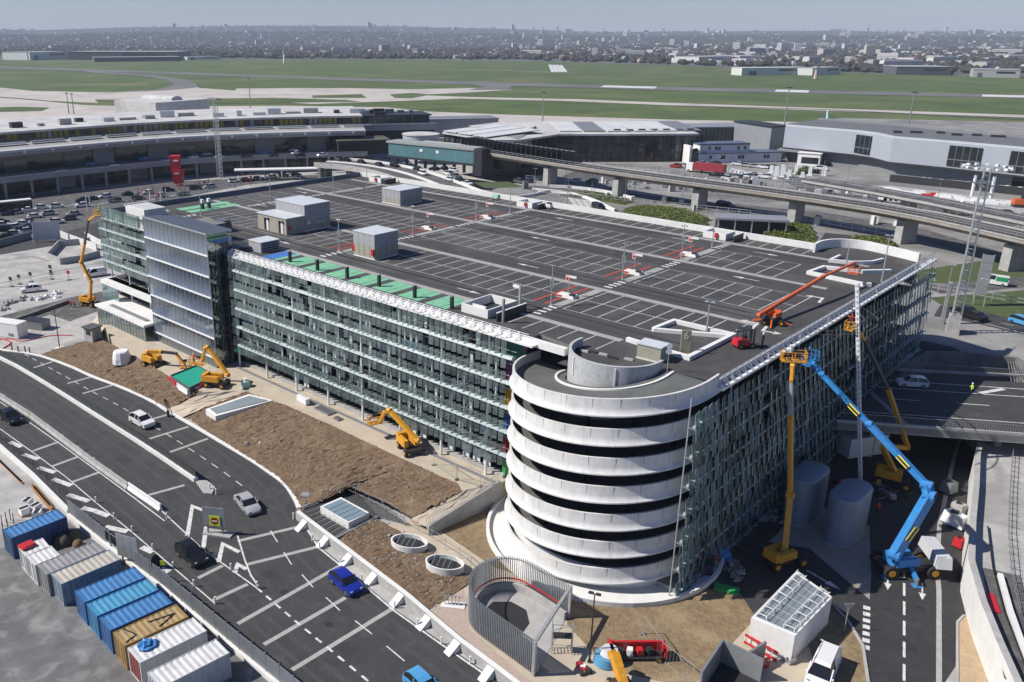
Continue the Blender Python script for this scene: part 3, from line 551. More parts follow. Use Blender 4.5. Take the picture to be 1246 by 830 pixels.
# ================================================================ SPIRAL RAMP TOWER
spiral = thing('spiral_ramp', 'white concrete spiral car ramp of stacked curved rings at the garage corner', 'ramp', (RC[0], RC[1], 0))
TH0, TH1, NS = R(-6), R(186), 56
def helix(k):                                              # level k ramp: right end at floor k, falling one storey to the left end
    pts = []
    for i in range(NS+1):
        th = TH0 + (TH1-TH0)*i/NS; u = min(1, max(0, th/math.pi)); pts.append((math.cos(th), -math.sin(th), ZR - FH*k - FH*u))
    return pts
ring_sec = [(RO-0.22, 1.0), (RO, 1.0), (RO+0.03, 0.0), (RO+0.1, -0.42), (RO+0.3, -0.6), (RO+0.3, -0.74), (RO-0.1, -0.8), (RO-0.22, -0.4)]
for k in range(7):
    H_ = helix(k); ns = len(ring_sec); mb = MB(); vs = []
    for (c, s_, z) in H_:
        for (r, dz) in ring_sec: vs.append((r*c, r*s_, max(0.05, z+dz)))
    fs = [(i*ns+j, i*ns+(j+1)%ns, (i+1)*ns+(j+1)%ns, (i+1)*ns+j) for i in range(NS) for j in range(ns)] + [tuple(range(ns)), tuple(NS*ns+j for j in range(ns-1,-1,-1))]
    mb.add(vs, fs); p = mb.build('ring_parapet', CONC_R, spiral, 40)
    mb = MB()
    for i in range(2, NS, 4):
        c, s_, z = H_[i]
        if z < 1.2: continue
        mb.obox(((RO+0.012)*c,(RO+0.012)*s_,z-0.35), 0.03, 0.035, 1.34, math.atan2(s_, c))
    if mb.v: mb.build('panel_joints', CONC_D, p, kind='stuff')
    mb = MB(); vs = []                                     # driving surface; soffit coloured near black as the shade beneath it
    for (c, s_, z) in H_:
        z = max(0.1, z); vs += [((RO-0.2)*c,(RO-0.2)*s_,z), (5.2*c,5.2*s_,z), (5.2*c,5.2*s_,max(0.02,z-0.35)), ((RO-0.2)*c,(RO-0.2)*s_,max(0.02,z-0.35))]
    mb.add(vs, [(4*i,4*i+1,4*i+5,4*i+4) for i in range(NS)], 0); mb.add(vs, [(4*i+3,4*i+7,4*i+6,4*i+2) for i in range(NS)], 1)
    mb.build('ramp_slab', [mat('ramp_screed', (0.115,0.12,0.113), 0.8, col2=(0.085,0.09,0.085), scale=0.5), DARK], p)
    mb = MB(); vs = []                                     # white inner kerb
    for (c, s_, z) in H_:
        z = max(0.1, z); vs += [(6.05*c,6.05*s_,z-0.02),(6.3*c,6.3*s_,z-0.02),(6.3*c,6.3*s_,z+0.16),(6.05*c,6.05*s_,z+0.16)]
    mb.add(vs, [(4*i+j,4*i+(j+1)%4,4*i+4+(j+1)%4,4*i+4+j) for i in range(NS) for j in range(4)] + [(0,1,2,3),(4*NS+3,4*NS+2,4*NS+1,4*NS)])
    mb.build('inner_kerb', CONC_W, p)
mb = MB(); vs = []; n = 40                                 # inner drum, its top standing above the deck
for i in range(n+1):
    th = R(-8) + R(196)*i/n; c, s_ = math.cos(th), -math.sin(th)
    for r, z in ((RI,0),(RI,ZR+1.0),(RI-0.3,ZR+1.0),(RI-0.3,ZR-0.2),(RI-0.3,0)): vs.append((r*c, r*s_, z))
mb.add(vs, [(5*i+j,5*i+5+j,5*i+6+j,5*i+1+j) for i in range(n) for j in range(4)] + [(0,1,2,3,4),(5*n+4,5*n+3,5*n+2,5*n+1,5*n)])
mb.build('inner_drum', mat('drum_concrete', (0.46,0.47,0.47), 0.8, col2=(0.36,0.37,0.37), scale=0.6, stains=(1.5,(0.28,0.285,0.285),0.5)), spiral, 40)
for t in (60, 118, 165):
    c, s_ = math.cos(R(t)), -math.sin(R(t)); MB().obox(((RI+0.03)*c,(RI+0.03)*s_,ZR-1.2), 0.12, 0.16, 2.0, math.atan2(s_, c)).build('drum_joint', CONC_W, spiral)
for t in range(15, 180, 30):                               # inner columns, coloured near black to deepen the shade in the gaps
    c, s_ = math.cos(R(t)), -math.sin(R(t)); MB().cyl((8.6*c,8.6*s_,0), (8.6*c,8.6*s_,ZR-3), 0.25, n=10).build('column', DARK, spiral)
def disc(r0, r1, z0, z1, a0=-20, a1=200, n=48, mi=0):
    mb = MB(); vs = []
    for i in range(n+1):
        t = R(a0+(a1-a0)*i/n); c, s_ = math.cos(t), -math.sin(t); vs += [(r0*c,r0*s_,z0),(r1*c,r1*s_,z0),(r1*c,r1*s_,z1),(r0*c,r0*s_,z1)]
    return mb.add(vs, [(4*i+j,4*i+4+j,4*i+4+(j+1)%4,4*i+(j+1)%4) for i in range(n) for j in range(4)] + [(3,2,1,0),(4*n,4*n+1,4*n+2,4*n+3)], mi)
disc(9.6, 13.0, 0, 0.12).build('base_apron', CONC_W, spiral)
disc(12.75, 13.1, 0, 0.55).build('base_kerb', CONC_W, spiral)
disc(9.8, 10.05, 0, 2.4, -5, 150).build('base_wall', CONC_W, spiral)

# ================================================================ GLASS STAIR TOWER
tower = thing('glass_stair_tower', 'tall grey glass stair tower standing in front of the garage facade', 'tower', (-122, 71, 0))
TX0, TX1, TY0, TY1, TZ = -132.0, -112.7, 68.7, 73.2, 24.6
FRIT = glass_mat('fritted_glass', (0.28,0.36,0.47), (0.4,0.51,0.7), 0.3, 0.08, 0.16, 0.1)
def frit_gradient(m):
    n = m.node_tree.nodes; L = m.node_tree.links; tc = n.new('ShaderNodeTexCoord'); sx = n.new('ShaderNodeSeparateXYZ'); mr = n.new('ShaderNodeMapRange')
    L.new(tc.outputs['Generated'], sx.inputs[0]); L.new(sx.outputs[2], mr.inputs[0]); mr.inputs[1].default_value = 0.0; mr.inputs[2].default_value = 0.95; mr.inputs[3].default_value = 0.7; mr.inputs[4].default_value = 0.03
    for x in n:
        if x.type == 'MIX_SHADER' and x.inputs[1].links and x.inputs[1].links[0].from_node.type == 'BSDF_TRANSPARENT':
            for l in list(x.inputs[0].links): L.remove(l)
            L.new(mr.outputs[0], x.inputs[0])
frit_gradient(FRIT)                                        # dots printed densest along each pane's foot
TGL = glass_mat('tower_side_glass', (0.3,0.4,0.42), (0.3,0.36,0.38), 0.06, 0.03, 0.2, 0.04)
def tp(name, mb, m, **k): return mb.build(name, m, tower, False, (122, -71, 0), **k)
NC, NF = 15, 7; cw = (TX1-TX0)/NC; fh = (TZ-1.0)/NF
src = MB().box(-cw/2+0.04, cw/2-0.04, -0.03, 0.03, 0.06, fh-0.06).mesh('glass_pane', FRIT)
cs_ = (TY1-TY0)/3; src2 = MB().box(-0.03, 0.03, -cs_/2+0.03, cs_/2-0.03, 0.06, fh-0.06).mesh('glass_pane', TGL)
for j in range(NF):
    z = 0.9 + j*fh
    for i in range(NC):
        o = link('glass_pane', src, tower, (TX0+(i+0.5)*cw+122, TY0-71, z)); o.rotation_euler = (random.uniform(-0.004,0.004), 0, random.uniform(-0.006,0.006))
    for i in range(3): link('glass_pane', src2, tower, (TX1+122, TY0+(i+0.5)*cs_-71, z))
    tp('floor_slab', MB().box(TX0+0.15, TX1-0.15, TY0+0.25, 77.2, z-0.14, z+0.14), CONC)
    tp('transom', MB().box(TX0-0.02, TX1+0.05, TY0-0.14, TY0+0.04, z-0.11, z+0.13), STEEL_W)
    if j < 6:
        for i in range(3): link('glass_pane', src2, tower, (TX1+122+0.02, TY1+0.1+(i+0.5)*cs_*0.95-71, z))
for i in range(NC+1): tp('mullion', MB().box(TX0+i*cw-0.03, TX0+i*cw+0.03, TY0-0.07, TY0+0.06, 0.3, TZ), STEEL)
for i in range(4): tp('mullion', MB().box(TX1-0.04, TX1+0.07, TY0+i*cs_-0.03, TY0+i*cs_+0.03, 0.3, TZ), STEEL_G if i else STEEL)
for i in range(1, 4): tp('mullion', MB().box(TX1-0.02, TX1+0.1, TY1+i*cs_*0.95+0.07, TY1+i*cs_*0.95+0.13, 0.3, TZ-fh), STEEL_G)
tp('roof', MB().prism([(TX0-0.1,TY0-0.15),(TX1+0.1,TY0-0.15),(TX1+0.1,TY1),(TX0+3.5,TY1)], TZ-0.12, TZ+0.12, 0, 1), [STEEL, mat('tower_roof_blue', (0.075,0.09,0.12), 0.6, fine=0.2)])
tp('lower_roof', MB().box(TX1-5, TX1+0.12, TY1, TY1+4.4, TZ-fh-0.1, TZ-fh+0.15), STEEL_D)
tp('stair_core', MB().box(TX0+6, TX1-7, TY0+2.6, 77.0, 0, TZ-0.5), CONC_D)
tp('back_wall', MB().box(TX0+0.3, TX1-0.4, 76.9, 77.1, 0, TZ-fh), CONC_D)
mb = MB()
for j in range(NF):
    z = 0.9 + j*fh
    for a, b in ((TX0+1.0, TX0+5.6), (TX1-6.6, TX1-1.2)): mb.bar((a, TY0+1.4, z), (b, TY0+1.4, z+fh/2), 1.0, 0.2); mb.bar((b, TY0+2.4, z+fh/2), (a, TY0+2.4, z+fh), 0.8, 0.2)
tp('stair_flights', mb, CONC)
tp('door', MB().box(TX1+0.02, TX1+0.14, TY1+1.0, TY1+2.2, 2.7, 5.2), STEEL_W)
# glass lobby to the west of the tower
lobby = thing('glass_lobby', 'low glass entrance lobby with pale flat roof beside the grey tower', 'building', (-140, 70, 0))
def lp(name, mb, m): return mb.build(name, m, lobby, False, (140, -70, 0))
lp('roof', MB().box(-150.5, -132.2, 66.8, 73.0, 5.3, 5.7), CONC_W); lp('roof', MB().box(-155, -133, 70.5, 73.4, 8.2, 8.9), CONC_W)
lp('roof_grille', MB().box(-147.5, -134, 68.2, 69.0, 5.7, 5.85), STEEL_G)
n = 16
for i in range(n): lp('glass_pane', MB().box(-150+i*1.1, -150+i*1.1+1.02, 67.0, 67.06, 0.15, 5.2), SCREEN)
for i in range(n+1): lp('mullion', MB().box(-150.05+i*1.1, -149.97+i*1.1, 66.95, 67.1, 0, 5.3), STEEL)
for i in range(6): lp('glass_pane', MB().box(-154.8+i*1.1, -154.8+i*1.1+1.02, 70.6, 70.66, 0.15, 8.1), SCREEN_S)
lp('back_wall', MB().box(-150, -133, 72.6, 72.8, 0, 5.3), CONC_D)

# ================================================================ CARS
CARGLASS = mat('car_glass', (0.012,0.014,0.016), 0.05, spec=0.8)
TYRE = mat('tyre', (0.018,0.018,0.019), 0.85); RIM = mat('rim', (0.45,0.46,0.47), 0.35, 0.8)
LAMP = mat('car_lamp', (0.4,0.41,0.42), 0.12); TAIL = mat('tail_lamp', (0.4,0.01,0.01), 0.3)
def car_paint(name, c): return mat('car_' + name, c, 0.22, 0.15, spec=0.7, fine=0.03)
PAINTS = {'white': car_paint('white',(0.8,0.8,0.79)), 'black': car_paint('black',(0.012,0.012,0.014)), 'silver': car_paint('silver',(0.42,0.43,0.44)), 'blue': car_paint('blue',(0.015,0.03,0.3)),
          'grey': car_paint('grey',(0.12,0.125,0.13)), 'red': car_paint('red',(0.4,0.02,0.02)), 'sky': car_paint('sky',(0.1,0.35,0.65)), 'navy': car_paint('navy',(0.02,0.03,0.08))}
# side profiles: lower body (x, z) and cabin (x, z); x runs to the front
SHAPES = {
 'hatch': dict(L=4.1, W=1.75, low=[(-2.02,0.28),(-2.05,0.62),(-1.98,0.92),(-1.2,0.98),(0.55,0.95),(1.3,0.86),(1.9,0.72),(2.04,0.5),(2.0,0.25)], cab=[(-1.92,0.9),(-1.7,1.3),(-1.25,1.47),(-0.2,1.48),(0.35,1.36),(1.02,0.9)], wx=1.25),
 'saloon': dict(L=4.6, W=1.8, low=[(-2.25,0.28),(-2.3,0.6),(-2.2,0.92),(-1.4,0.98),(0.6,0.95),(1.5,0.86),(2.1,0.72),(2.3,0.5),(2.25,0.25)], cab=[(-1.75,0.95),(-1.05,1.38),(-0.5,1.43),(0.05,1.42),(0.35,1.34),(1.1,0.9)], wx=1.4),
 'suv': dict(L=4.45, W=1.86, low=[(-2.18,0.32),(-2.22,0.7),(-2.12,1.05),(-1.2,1.1),(0.75,1.06),(1.5,0.98),(2.08,0.84),(2.22,0.55),(2.16,0.28)], cab=[(-2.06,1.0),(-1.85,1.5),(-1.3,1.66),(-0.1,1.66),(0.4,1.55),(1.12,1.02)], wx=1.35),
 'van': dict(L=5.0, W=1.95, low=[(-2.45,0.3),(-2.5,0.8),(-2.48,1.15),(-1.2,1.2),(1.2,1.15),(1.9,1.1),(2.35,0.92),(2.5,0.6),(2.45,0.28)], cab=[(-2.46,1.1),(-2.42,1.8),(-2.2,1.95),(0.7,1.95),(1.1,1.82),(1.95,1.05)], wx=1.6)}
def loft(prof, w, inset):                                   # closed side profile swept across the width with rounded shoulders
    mb = MB(); n = len(prof); rows = []
    zc = sum(p[1] for p in prof)/n; xc = sum(p[0] for p in prof)/n
    for y, k in ((-w/2, 0.94), (-w/2+inset*0.6, 1.0), (w/2-inset*0.6, 1.0), (w/2, 0.94)):
        rows.append([(xc+(x-xc)*k, y, zc+(z-zc)*k if z > 0.35 else z) for x, z in prof])
    vs = [p for r in rows for p in r]; fs = [(r*n+i, r*n+(i+1)%n, (r+1)*n+(i+1)%n, (r+1)*n+i) for r in range(3) for i in range(n)] + [tuple(range(n-1,-1,-1)), tuple(range(3*n, 4*n))]
    return mb.add(vs, fs)
CARM = {}
def car_meshes(kind):
    if kind in CARM: return CARM[kind]
    s = SHAPES[kind]; W_ = s['W']; d = {}
    d['body'] = loft(s['low'], W_, 0.3)
    c = s['cab']; zb = c[0][1]; n = len(c); zt = max(p[1] for p in c)
    def row(y0, t0, shr): return [(x*(1-shr*0.02), math.copysign(abs(y0) - (z-zb)*t0, y0), z) for x, z in c]
    vs = row(-W_/2+0.06, 0.32, 0) + row(W_/2-0.06, 0.32, 0)
    d['cabin'] = MB().add(vs, [(i, (i+1)%n, n+(i+1)%n, n+i) for i in range(n)] + [tuple(range(n-1,-1,-1)), tuple(range(n, 2*n))])
    top = [i for i, p in enumerate(c) if p[1] > zt-0.2]
    r = MB(); pts = [c[i] for i in top]; yy = W_/2-0.06-(zt-zb)*0.32-0.01
    r.add([(x, -yy-(zt-z)*0.32, z+0.018) for x, z in pts] + [(x, yy+(zt-z)*0.32, z+0.018) for x, z in pts], [(i, i+1, len(pts)+i+1, len(pts)+i) for i in range(len(pts)-1)])
    for sy in (-1, 1):                                      # pillars over the glass
        for i, j in ((0,1), (n-2,n-1)) + (((1,2),) if kind in ('suv','van') else ()): a, b = c[i], c[j]; r.bar((a[0], sy*(W_/2-0.055), a[1]), (b[0], sy*(W_/2-0.055-(b[1]-zb)*0.32), b[1]), 0.09, 0.07)
        xm = (c[1][0]+c[-1][0])/2-0.1; r.bar((xm, sy*(W_/2-0.05), zb), (xm-0.05, sy*(W_/2-0.05-(zt-zb-0.05)*0.32), zt-0.05), 0.09, 0.05)
    if kind == 'van':
        for sy in (-1, 1): r.add([(-2.44, sy*(W_/2-0.045), zb), (-0.2, sy*(W_/2-0.045), zb), (-0.2, sy*(W_/2-0.05-(zt-zb)*0.32+0.02), zt), (-2.3, sy*(W_/2-0.05-(zt-zb)*0.32+0.02), zt)], [(0,1,2,3)])
    d['roof'] = r
    w = MB(); w.cyl((0,-0.11,0), (0,0.11,0), 0.32, n=14); d['tyre'] = w
    q = MB(); q.cyl((0,-0.118,0), (0,0.118,0), 0.2, n=10); d['rim'] = q
    d = {k: v for k, v in d.items()}; CARM[kind] = d; return d
CARMESH = {}
def car(kind, colour, label, loc, rz, group=None, cat='car'):
    t = thing('parked_van' if kind == 'van' else 'car', label, cat, loc, rz, group); d = car_meshes(kind); s = SHAPES[kind]; P = PAINTS[colour]
    key = (kind, colour)
    if key not in CARMESH: CARMESH[key] = {k: d[k].mesh(k, {'cabin': CARGLASS, 'tyre': TYRE, 'rim': RIM}.get(k, P), 35 if k in ('body','cabin') else False) for k in d}
    m = CARMESH[key]
    link('body', m['body'], t); link('windows', m['cabin'], t); link('roof', m['roof'], t)
    for sx in (-1, 1):
        for sy in (-1, 1):
            w = link('wheel', m['tyre'], t, (sx*s['wx'], sy*(s['W']/2-0.1), 0.32)); link('rim', m['rim'], w, (0, sy*0.01, 0))
    for sy in (-1, 1):
        MB().obox((s['L']/2-0.14, sy*(s['W']/2-0.28), s['low'][6][1]-0.1), 0.2, 0.26, 0.1).build('headlight', LAMP, t)
        MB().obox((-s['L']/2+0.08, sy*(s['W']/2-0.2), s['low'][2][1]-0.22), 0.1, 0.24, 0.2).build('tail_light', TAIL, t)
        MB().obox((s['cab'][-1][0]-0.25, sy*(s['W']/2+0.08), s['cab'][0][1]+0.05), 0.12, 0.2, 0.14).build('mirror', P, t)
    return t
def heading(a, b): return math.atan2(b[1]-a[1], b[0]-a[0])
def car_between(kind, colour, label, rear, front, **k):
    c = [(rear[i]+front[i])/2 for i in range(2)] + [max(rear[2], front[2])]; return car(kind, colour, label, c, heading(rear, front), **k)
car_between('suv', 'white', 'white car driving down the right lane of the access road', (-109.58,52.3,0.03), (-105.01,52.52,0.03))
car_between('saloon', 'silver', 'silver saloon car rounding the bend near the soil bank', (-79.55,50.18,0.03), (-74.78,49.08,0.03))
car_between('suv', 'black', 'black car beside the lime no entry sign', (-75.16,39.46,0.03), (-70.17,39.22,0.03))
car_between('hatch', 'blue', 'deep blue hatchback beside the white buttressed wall', (-59.05,47.9,0.03), (-55.2,47.43,0.03))
car_between('suv', 'black', 'black car at the left edge of the access road', (-125.47,39.53,0.03), (-118.81,39.74,0.03))
car_between('hatch', 'sky', 'bright blue car cut off by the bottom edge of the photo', (-42.48,42.79,0.03), (-39.84,42.39,0.03))

# ================================================================ WALLS, BARRIERS, FENCES ALONG THE ROAD
med = thing('median_wall', 'long low concrete wall with dark mesh fence between the road lanes', 'wall', (-147.67,47.69,0))
mp = smooth_pts([(-167.81,46.38),(-147.13,48.76),(-131.11,49.1),(-112.31,49.08),(-99.76,49.1),(-87.13,48.77)], 1)
o = Vector((-147.67,47.69,0)); neg = tuple(-o)
MB().wall(mp, -0.3, 0.3, 0, 0.55).build('wall', CONC_W, med, loc=neg)
MB().prism([(-87.69,48.81),(-86.13,49.75),(-83.96,49.55),(-82.87,48.37),(-83.76,47.78)], 0, 0.16).build('island', CONC, med, loc=neg)
mb = MB()
for x, y, a in walk(mp, 2.0): mb.cyl((x,y,0.55), (x,y,1.75), 0.03, n=5)
for z in (0.65, 1.72): mb.wall(mp, -0.02, 0.02, z, z+0.05)
mb.build('fence_posts', STEEL_D, med, loc=neg)
MESHF = glass_mat('fence_mesh', (0.55,0.55,0.55), (0.05,0.05,0.05), 0.35, 0.5, 0.0)
MB().wall(mp, -0.006, 0.006, 0.6, 1.75).build('fence_mesh', MESHF, med, loc=neg)
# jersey barriers: one by one
jp = [(-142.49,41.82),(-132.01,41.76),(-120.71,42.15),(-110.15,41.99),(-100.74,41.85),(-90.91,41.88)]
sec = [(-0.3,0),(0.3,0),(0.26,0.2),(0.12,0.35),(0.09,0.85),(-0.09,0.85),(-0.12,0.35),(-0.26,0.2)]
def extr(sec_, l, axis='x'):
    n = len(sec_); return MB().add([(-l/2,y,z) for y, z in sec_] + [(l/2,y,z) for y, z in sec_], [(i,n+i,n+(i+1)%n,(i+1)%n) for i in range(n)] + [tuple(range(n)), tuple(range(2*n-1,n-1,-1))])
jm = extr(sec, 1.96).mesh('concrete_barrier', CONC); jw = extr(sec, 2.5).mesh('plastic_barrier', WHITE)
for i, (x, y, a) in enumerate(walk(jp, 2.0)):
    b = tag(link('concrete_barrier', jm, None, (x,y,0.02)), 'grey concrete barrier block in the line between the access road lanes', 'barrier', 'concrete barriers down the access road'); b.rotation_euler = (0,0,a)
for i, (x, y, a) in enumerate(walk([(-91.53,41.99),(-83.25,42.11)], 2.55, 1.2)[:5]):
    b = tag(link('plastic_barrier', jw, None, (x,y,0.02)), 'white barrier block at the end of the grey barrier line', 'barrier', 'white barriers at the lane end'); b.rotation_euler = (0,0,a)
# bollards
bm = MB().cyl((0,0,0),(0,0,0.75),0.09,n=8).cyl((0,0,0.75),(0,0,0.82),0.1,n=8).mesh('delineator', WHITE)
for x, y in [(-91.14,37.52),(-86.11,37.28),(-82.03,37.38),(-77.1,37.18),(-72.5,36.99),(-68.2,36.82),(-64.23,36.79),(-81.74,41.56),(-72.59,40.94),(-67.92,41.08),(-63.37,41.18),(-130.48,41.92),(-125.12,42.03),(-120.41,42.16),(-115.29,42.15),(-110.44,42.13),(-105.53,42.08),(-100.88,42.04),(-96.2,41.96),(-91.43,41.94),(-71.23,51.87),(-66.18,50.59),(-64.33,50.14),(-60.61,49.91),(-56.71,49.46),(-51.11,48.76),(-47.59,48.4),(-44.22,48.12),(-40.59,48),(-84.12,48.83),(-82.51,48.73)]:
    tag(link('delineator', bm, None, (x,y,0.02)), 'small white bollard post along the access road lane edge', 'bollard', 'white bollards along the road')
# buttressed parapet wall on the east edge of the road
pw = [(-70.89,52.24),(-62.3,51.38),(-50.77,50.15),(-42.52,48.83),(-35.84,48.18),(-29.04,47.47)]
pt = thing('buttressed_wall', 'long white topped retaining parapet with sloping buttresses beside the road', 'wall', (pw[0][0],pw[0][1],0)); neg = (-pw[0][0],-pw[0][1],0)
MB().wall(pw, -0.25, 0.25, 0.05, 1.1, 0, 1).build('wall', [CONC, CONC_W], pt, loc=neg)
for i, (x, y, a) in enumerate(walk(pw, 4.4, 2.0)):
    c, s_ = math.cos(a), math.sin(a); nx, ny = s_, -c       # towards the road
    mb = MB(); w = 0.42
    pts = []
    for l in (-w, w): pts += [(x+c*l+nx*0.2, y+s_*l+ny*0.2, 0.02), (x+c*l+nx*1.5, y+s_*l+ny*1.5, 0.02), (x+c*l+nx*0.2, y+s_*l+ny*0.2, 0.95)]
    mb.add(pts, [(0,1,2),(5,4,3),(0,3,4,1),(1,4,5,2),(2,5,3,0)]); mb.build('buttress', CONC_W, pt, loc=neg)
# west kerb wall and louvred steel fence above the yard
kw = [(-150.28,33.16),(-114.26,35.09),(-102.95,34.87),(-91.12,34.21)]
tag(MB().wall(kw, -0.25, 0.2, 0, 0.5).build('kerb_wall', CONC_W), 'low white kerb wall along the west edge of the access road', 'wall')
fb = [(-90.42,33.92),(-83.61,34.02),(-78.96,34.08),(-70.43,34.43),(-56.76,34.34),(-49.85,34.4),(-40.81,34.31)]
fw = thing('louvred_fence', 'grey vertical louvre fence on a concrete plinth between road and containers', 'fence', (fb[0][0],fb[0][1],0)); neg = (-fb[0][0],-fb[0][1],0)
MB().wall(fb, -0.35, 0.3, 0, 0.5).build('plinth', CONC_W, fw, loc=neg)
spots = walk(fb, 0.16); spots = [p for i, p in enumerate(spots) if not (55 < i < 78)]
sm = MB().box(-0.07,0.07,-0.025,0.025,0.5,2.3).mesh('louvre_blade', LOUVRE)
mb = MB()
for (x,y,a) in spots: mb.obox((x,y,0.55), 0.13, 0.05, 1.75, a+R(25))
mb.build('louvre_blades', LOUVRE, fw, loc=neg, kind='stuff')
for (x,y,a) in walk(fb, 2.0): MB().obox((x,y,0.5), 0.1, 0.12, 1.95, a).build('post', STEEL_G, fw, loc=neg)
for z in (0.7, 2.15): MB().wall(fb, -0.02, 0.05, z, z+0.07).build('rail', STEEL_G, fw, loc=neg)
mb = MB()
for (x,y,a) in walk([(-152.71,33.79),(-116.2,35.77),(-99.51,35.45),(-91.22,34.81)], 2.2): mb.cyl((x,y,0.4),(x,y,1.5),0.035,n=6)
for z in (0.75,1.1,1.45): mb.wall([(-152.71,33.79),(-116.2,35.77),(-99.51,35.45),(-91.22,34.81)], -0.02, 0.02, z, z+0.04)
tag(mb.build('guard_rail', STEEL_D), 'dark tubular guard rail along the west road edge above the white kerb', 'railing')
# the two sign gantry boards seen from behind, and the lime no-entry sign
def board(label, base, w, h, z0, rz, sign=None):
    t = thing('sign_gantry', label, 'sign', base, rz)
    n = max(2, int(w/0.9))
    for i in range(n): MB().box(-w/2+i*w/n, -w/2+(i+1)*w/n-0.03, -0.04, 0.04, z0, z0+h).build('panel', LOUVRE, t)
    for x in (-w/3, w/3): MB().box(x-0.07, x+0.07, 0.05, 0.2, 0, z0+h).build('post', STEEL_G, t)
    for z in (z0+h*0.2, z0+h*0.8): MB().box(-w/2, w/2, 0.05, 0.12, z, z+0.08).build('rail', STEEL_G, t)
    if sign:
        x, z, s_, dy = sign
        q = MB().box(x-s_/2, x+s_/2, dy, dy+0.05, z, z+s_).build('no_entry_sign', mat('lime_sign', (0.55,0.72,0.03), 0.5), t)
        MB().cyl((x,dy-0.01,z+s_/2),(x,dy+0.01,z+s_/2), s_*0.36, n=20).build('disc', mat('sign_disc_red', (0.3,0.01,0.02), 0.5), q)
        MB().box(x-s_*0.25, x+s_*0.25, dy-0.02, dy, z+s_*0.44, z+s_*0.56).build('bar', WHITE, q)
    return t
board('grey sign board seen from behind with a lime no entry sign by the median end', (-74.89,43.68,0), 2.6, 2.3, 1.2, R(35), (0.1, 1.25, 1.25, -0.12))
board('grey sign board standing in the louvred fence beside the white hatching', (-76.06,33.92,0), 2.9, 2.7, 1.1, R(20))
MB().obox((*(-74.77,44.03,0)[:2], 0.02), 3.4, 1.2, 0.16, R(30)).build('sign_island', CONC, kind='structure')
t = thing('oval_sign', 'dark oval road sign board leaning over the hatched road edge', 'sign', (-71.53,34.72,0)); MB().cyl((0,0,0),(0,0,2.4),0.05,n=8).build('post', STEEL_G, t)
mb = MB(); n = 20; vs = [(0.55*math.cos(2*math.pi*i/n), d, 2.2+1.1*math.sin(2*math.pi*i/n)) for d in (-0.04, 0.04) for i in range(n)]
mb.add(vs, [tuple(range(n)), tuple(range(2*n-1,n-1,-1))] + [(i,n+i,n+(i+1)%n,(i+1)%n) for i in range(n)]); mb.build('board', STEEL_D, t).rotation_euler = (0,0,R(50))
MB().obox((0.7,0.3,2.2), 0.5, 0.05, 0.5, R(40)).build('lime_panel', mat('lime_sign', (0.55,0.72,0.03), 0.5), t)

# ================================================================ CONTAINERS AND YARD THINGS
def container(label, corner, l, w, ang, side, roof, ends=None, h=2.6, ribs=True):
    c, s_ = math.cos(R(ang)), math.sin(R(ang)); cx_, cy_ = corner[0]+c*l/2+s_*w/2, corner[1]+s_*l/2-c*w/2
    t = thing('shipping_container', label, 'container', (cx_,cy_,0.02), R(ang), 'shipping containers in the yard'); n = int(l/0.28); mb = MB()
    ends = ends or side
    for sy in (-1, 1):                                     # corrugated long sides
        vs = []; k = 0
        for i in range(n*2+1):
            x = -l/2+0.12+(l-0.24)*i/(n*2); d = 0.0 if (i//1) % 4 in (0,1) else 0.045; y = sy*(w/2-0.02-d); vs += [(x,y,0.16),(x,y,h-0.1)]
        m_ = MB().add(vs, [(2*i,2*i+2,2*i+3,2*i+1) for i in range(n*2)]); m_.build('side_wall', side, t)
    vs = []
    for i in range(n*2+1):
        x = -l/2+0.1+(l-0.2)*i/(n*2); z = h-0.03 if i % 4 in (0,1) else h-0.07; vs += [(x,-w/2+0.06,z),(x,w/2-0.06,z)]
    MB().add(vs, [(2*i,2*i+2,2*i+3,2*i+1) for i in range(n*2)]).build('roof', roof, t)
    fr = MB()
    for sx in (-1,1):
        for sy in (-1,1): fr.box(sx*(l/2-0.06)-0.07, sx*(l/2-0.06)+0.07, sy*(w/2-0.06)-0.07, sy*(w/2-0.06)+0.07, 0, h)
    for sy in (-1,1):
        for z in (0.08, h-0.08): fr.box(-l/2+0.05, l/2-0.05, sy*(w/2-0.04)-0.045, sy*(w/2-0.04)+0.045, z-0.07, z+0.07)
    for sx in (-1,1):
        for z in (0.08, h-0.08): fr.box(sx*(l/2-0.05)-0.05, sx*(l/2-0.05)+0.05, -w/2+0.05, w/2-0.05, z-0.065, z+0.065)
    fr.build('frame', side, t)
    MB().box(l/2-0.1, l/2-0.06, -w/2+0.1, w/2-0.1, 0.14, h-0.14).build('end_wall', ends, t)
    for sy in (-1,1):
        d = MB().box(-l/2+0.03, -l/2+0.07, min(0.01*sy,sy*(w/2-0.1)), max(0.01*sy,sy*(w/2-0.1)), 0.14, h-0.14).build('door', ends, t)
        MB().cyl((-l/2,sy*0.35,0.2),(-l/2,sy*0.35,h-0.2),0.025,n=6).build('lock_bar', STEEL, d); MB().cyl((-l/2,sy*0.8,0.2),(-l/2,sy*0.8,h-0.2),0.025,n=6).build('lock_bar', STEEL, d)
    return t
def cpaint(name, c, c2): return mat('container_'+name, c, 0.55, 0.1, col2=c2, scale=0.9, stains=(1.4, tuple(v*0.55+0.05 for v in c), 0.5))
cB = cpaint('blue',(0.03,0.14,0.36),(0.025,0.1,0.28)); cN = cpaint('dark_blue',(0.025,0.08,0.2),(0.02,0.06,0.15)); cL = cpaint('light_blue',(0.04,0.22,0.42),(0.03,0.17,0.36)); cR = cpaint('roof_blue',(0.06,0.2,0.42),(0.045,0.16,0.36))
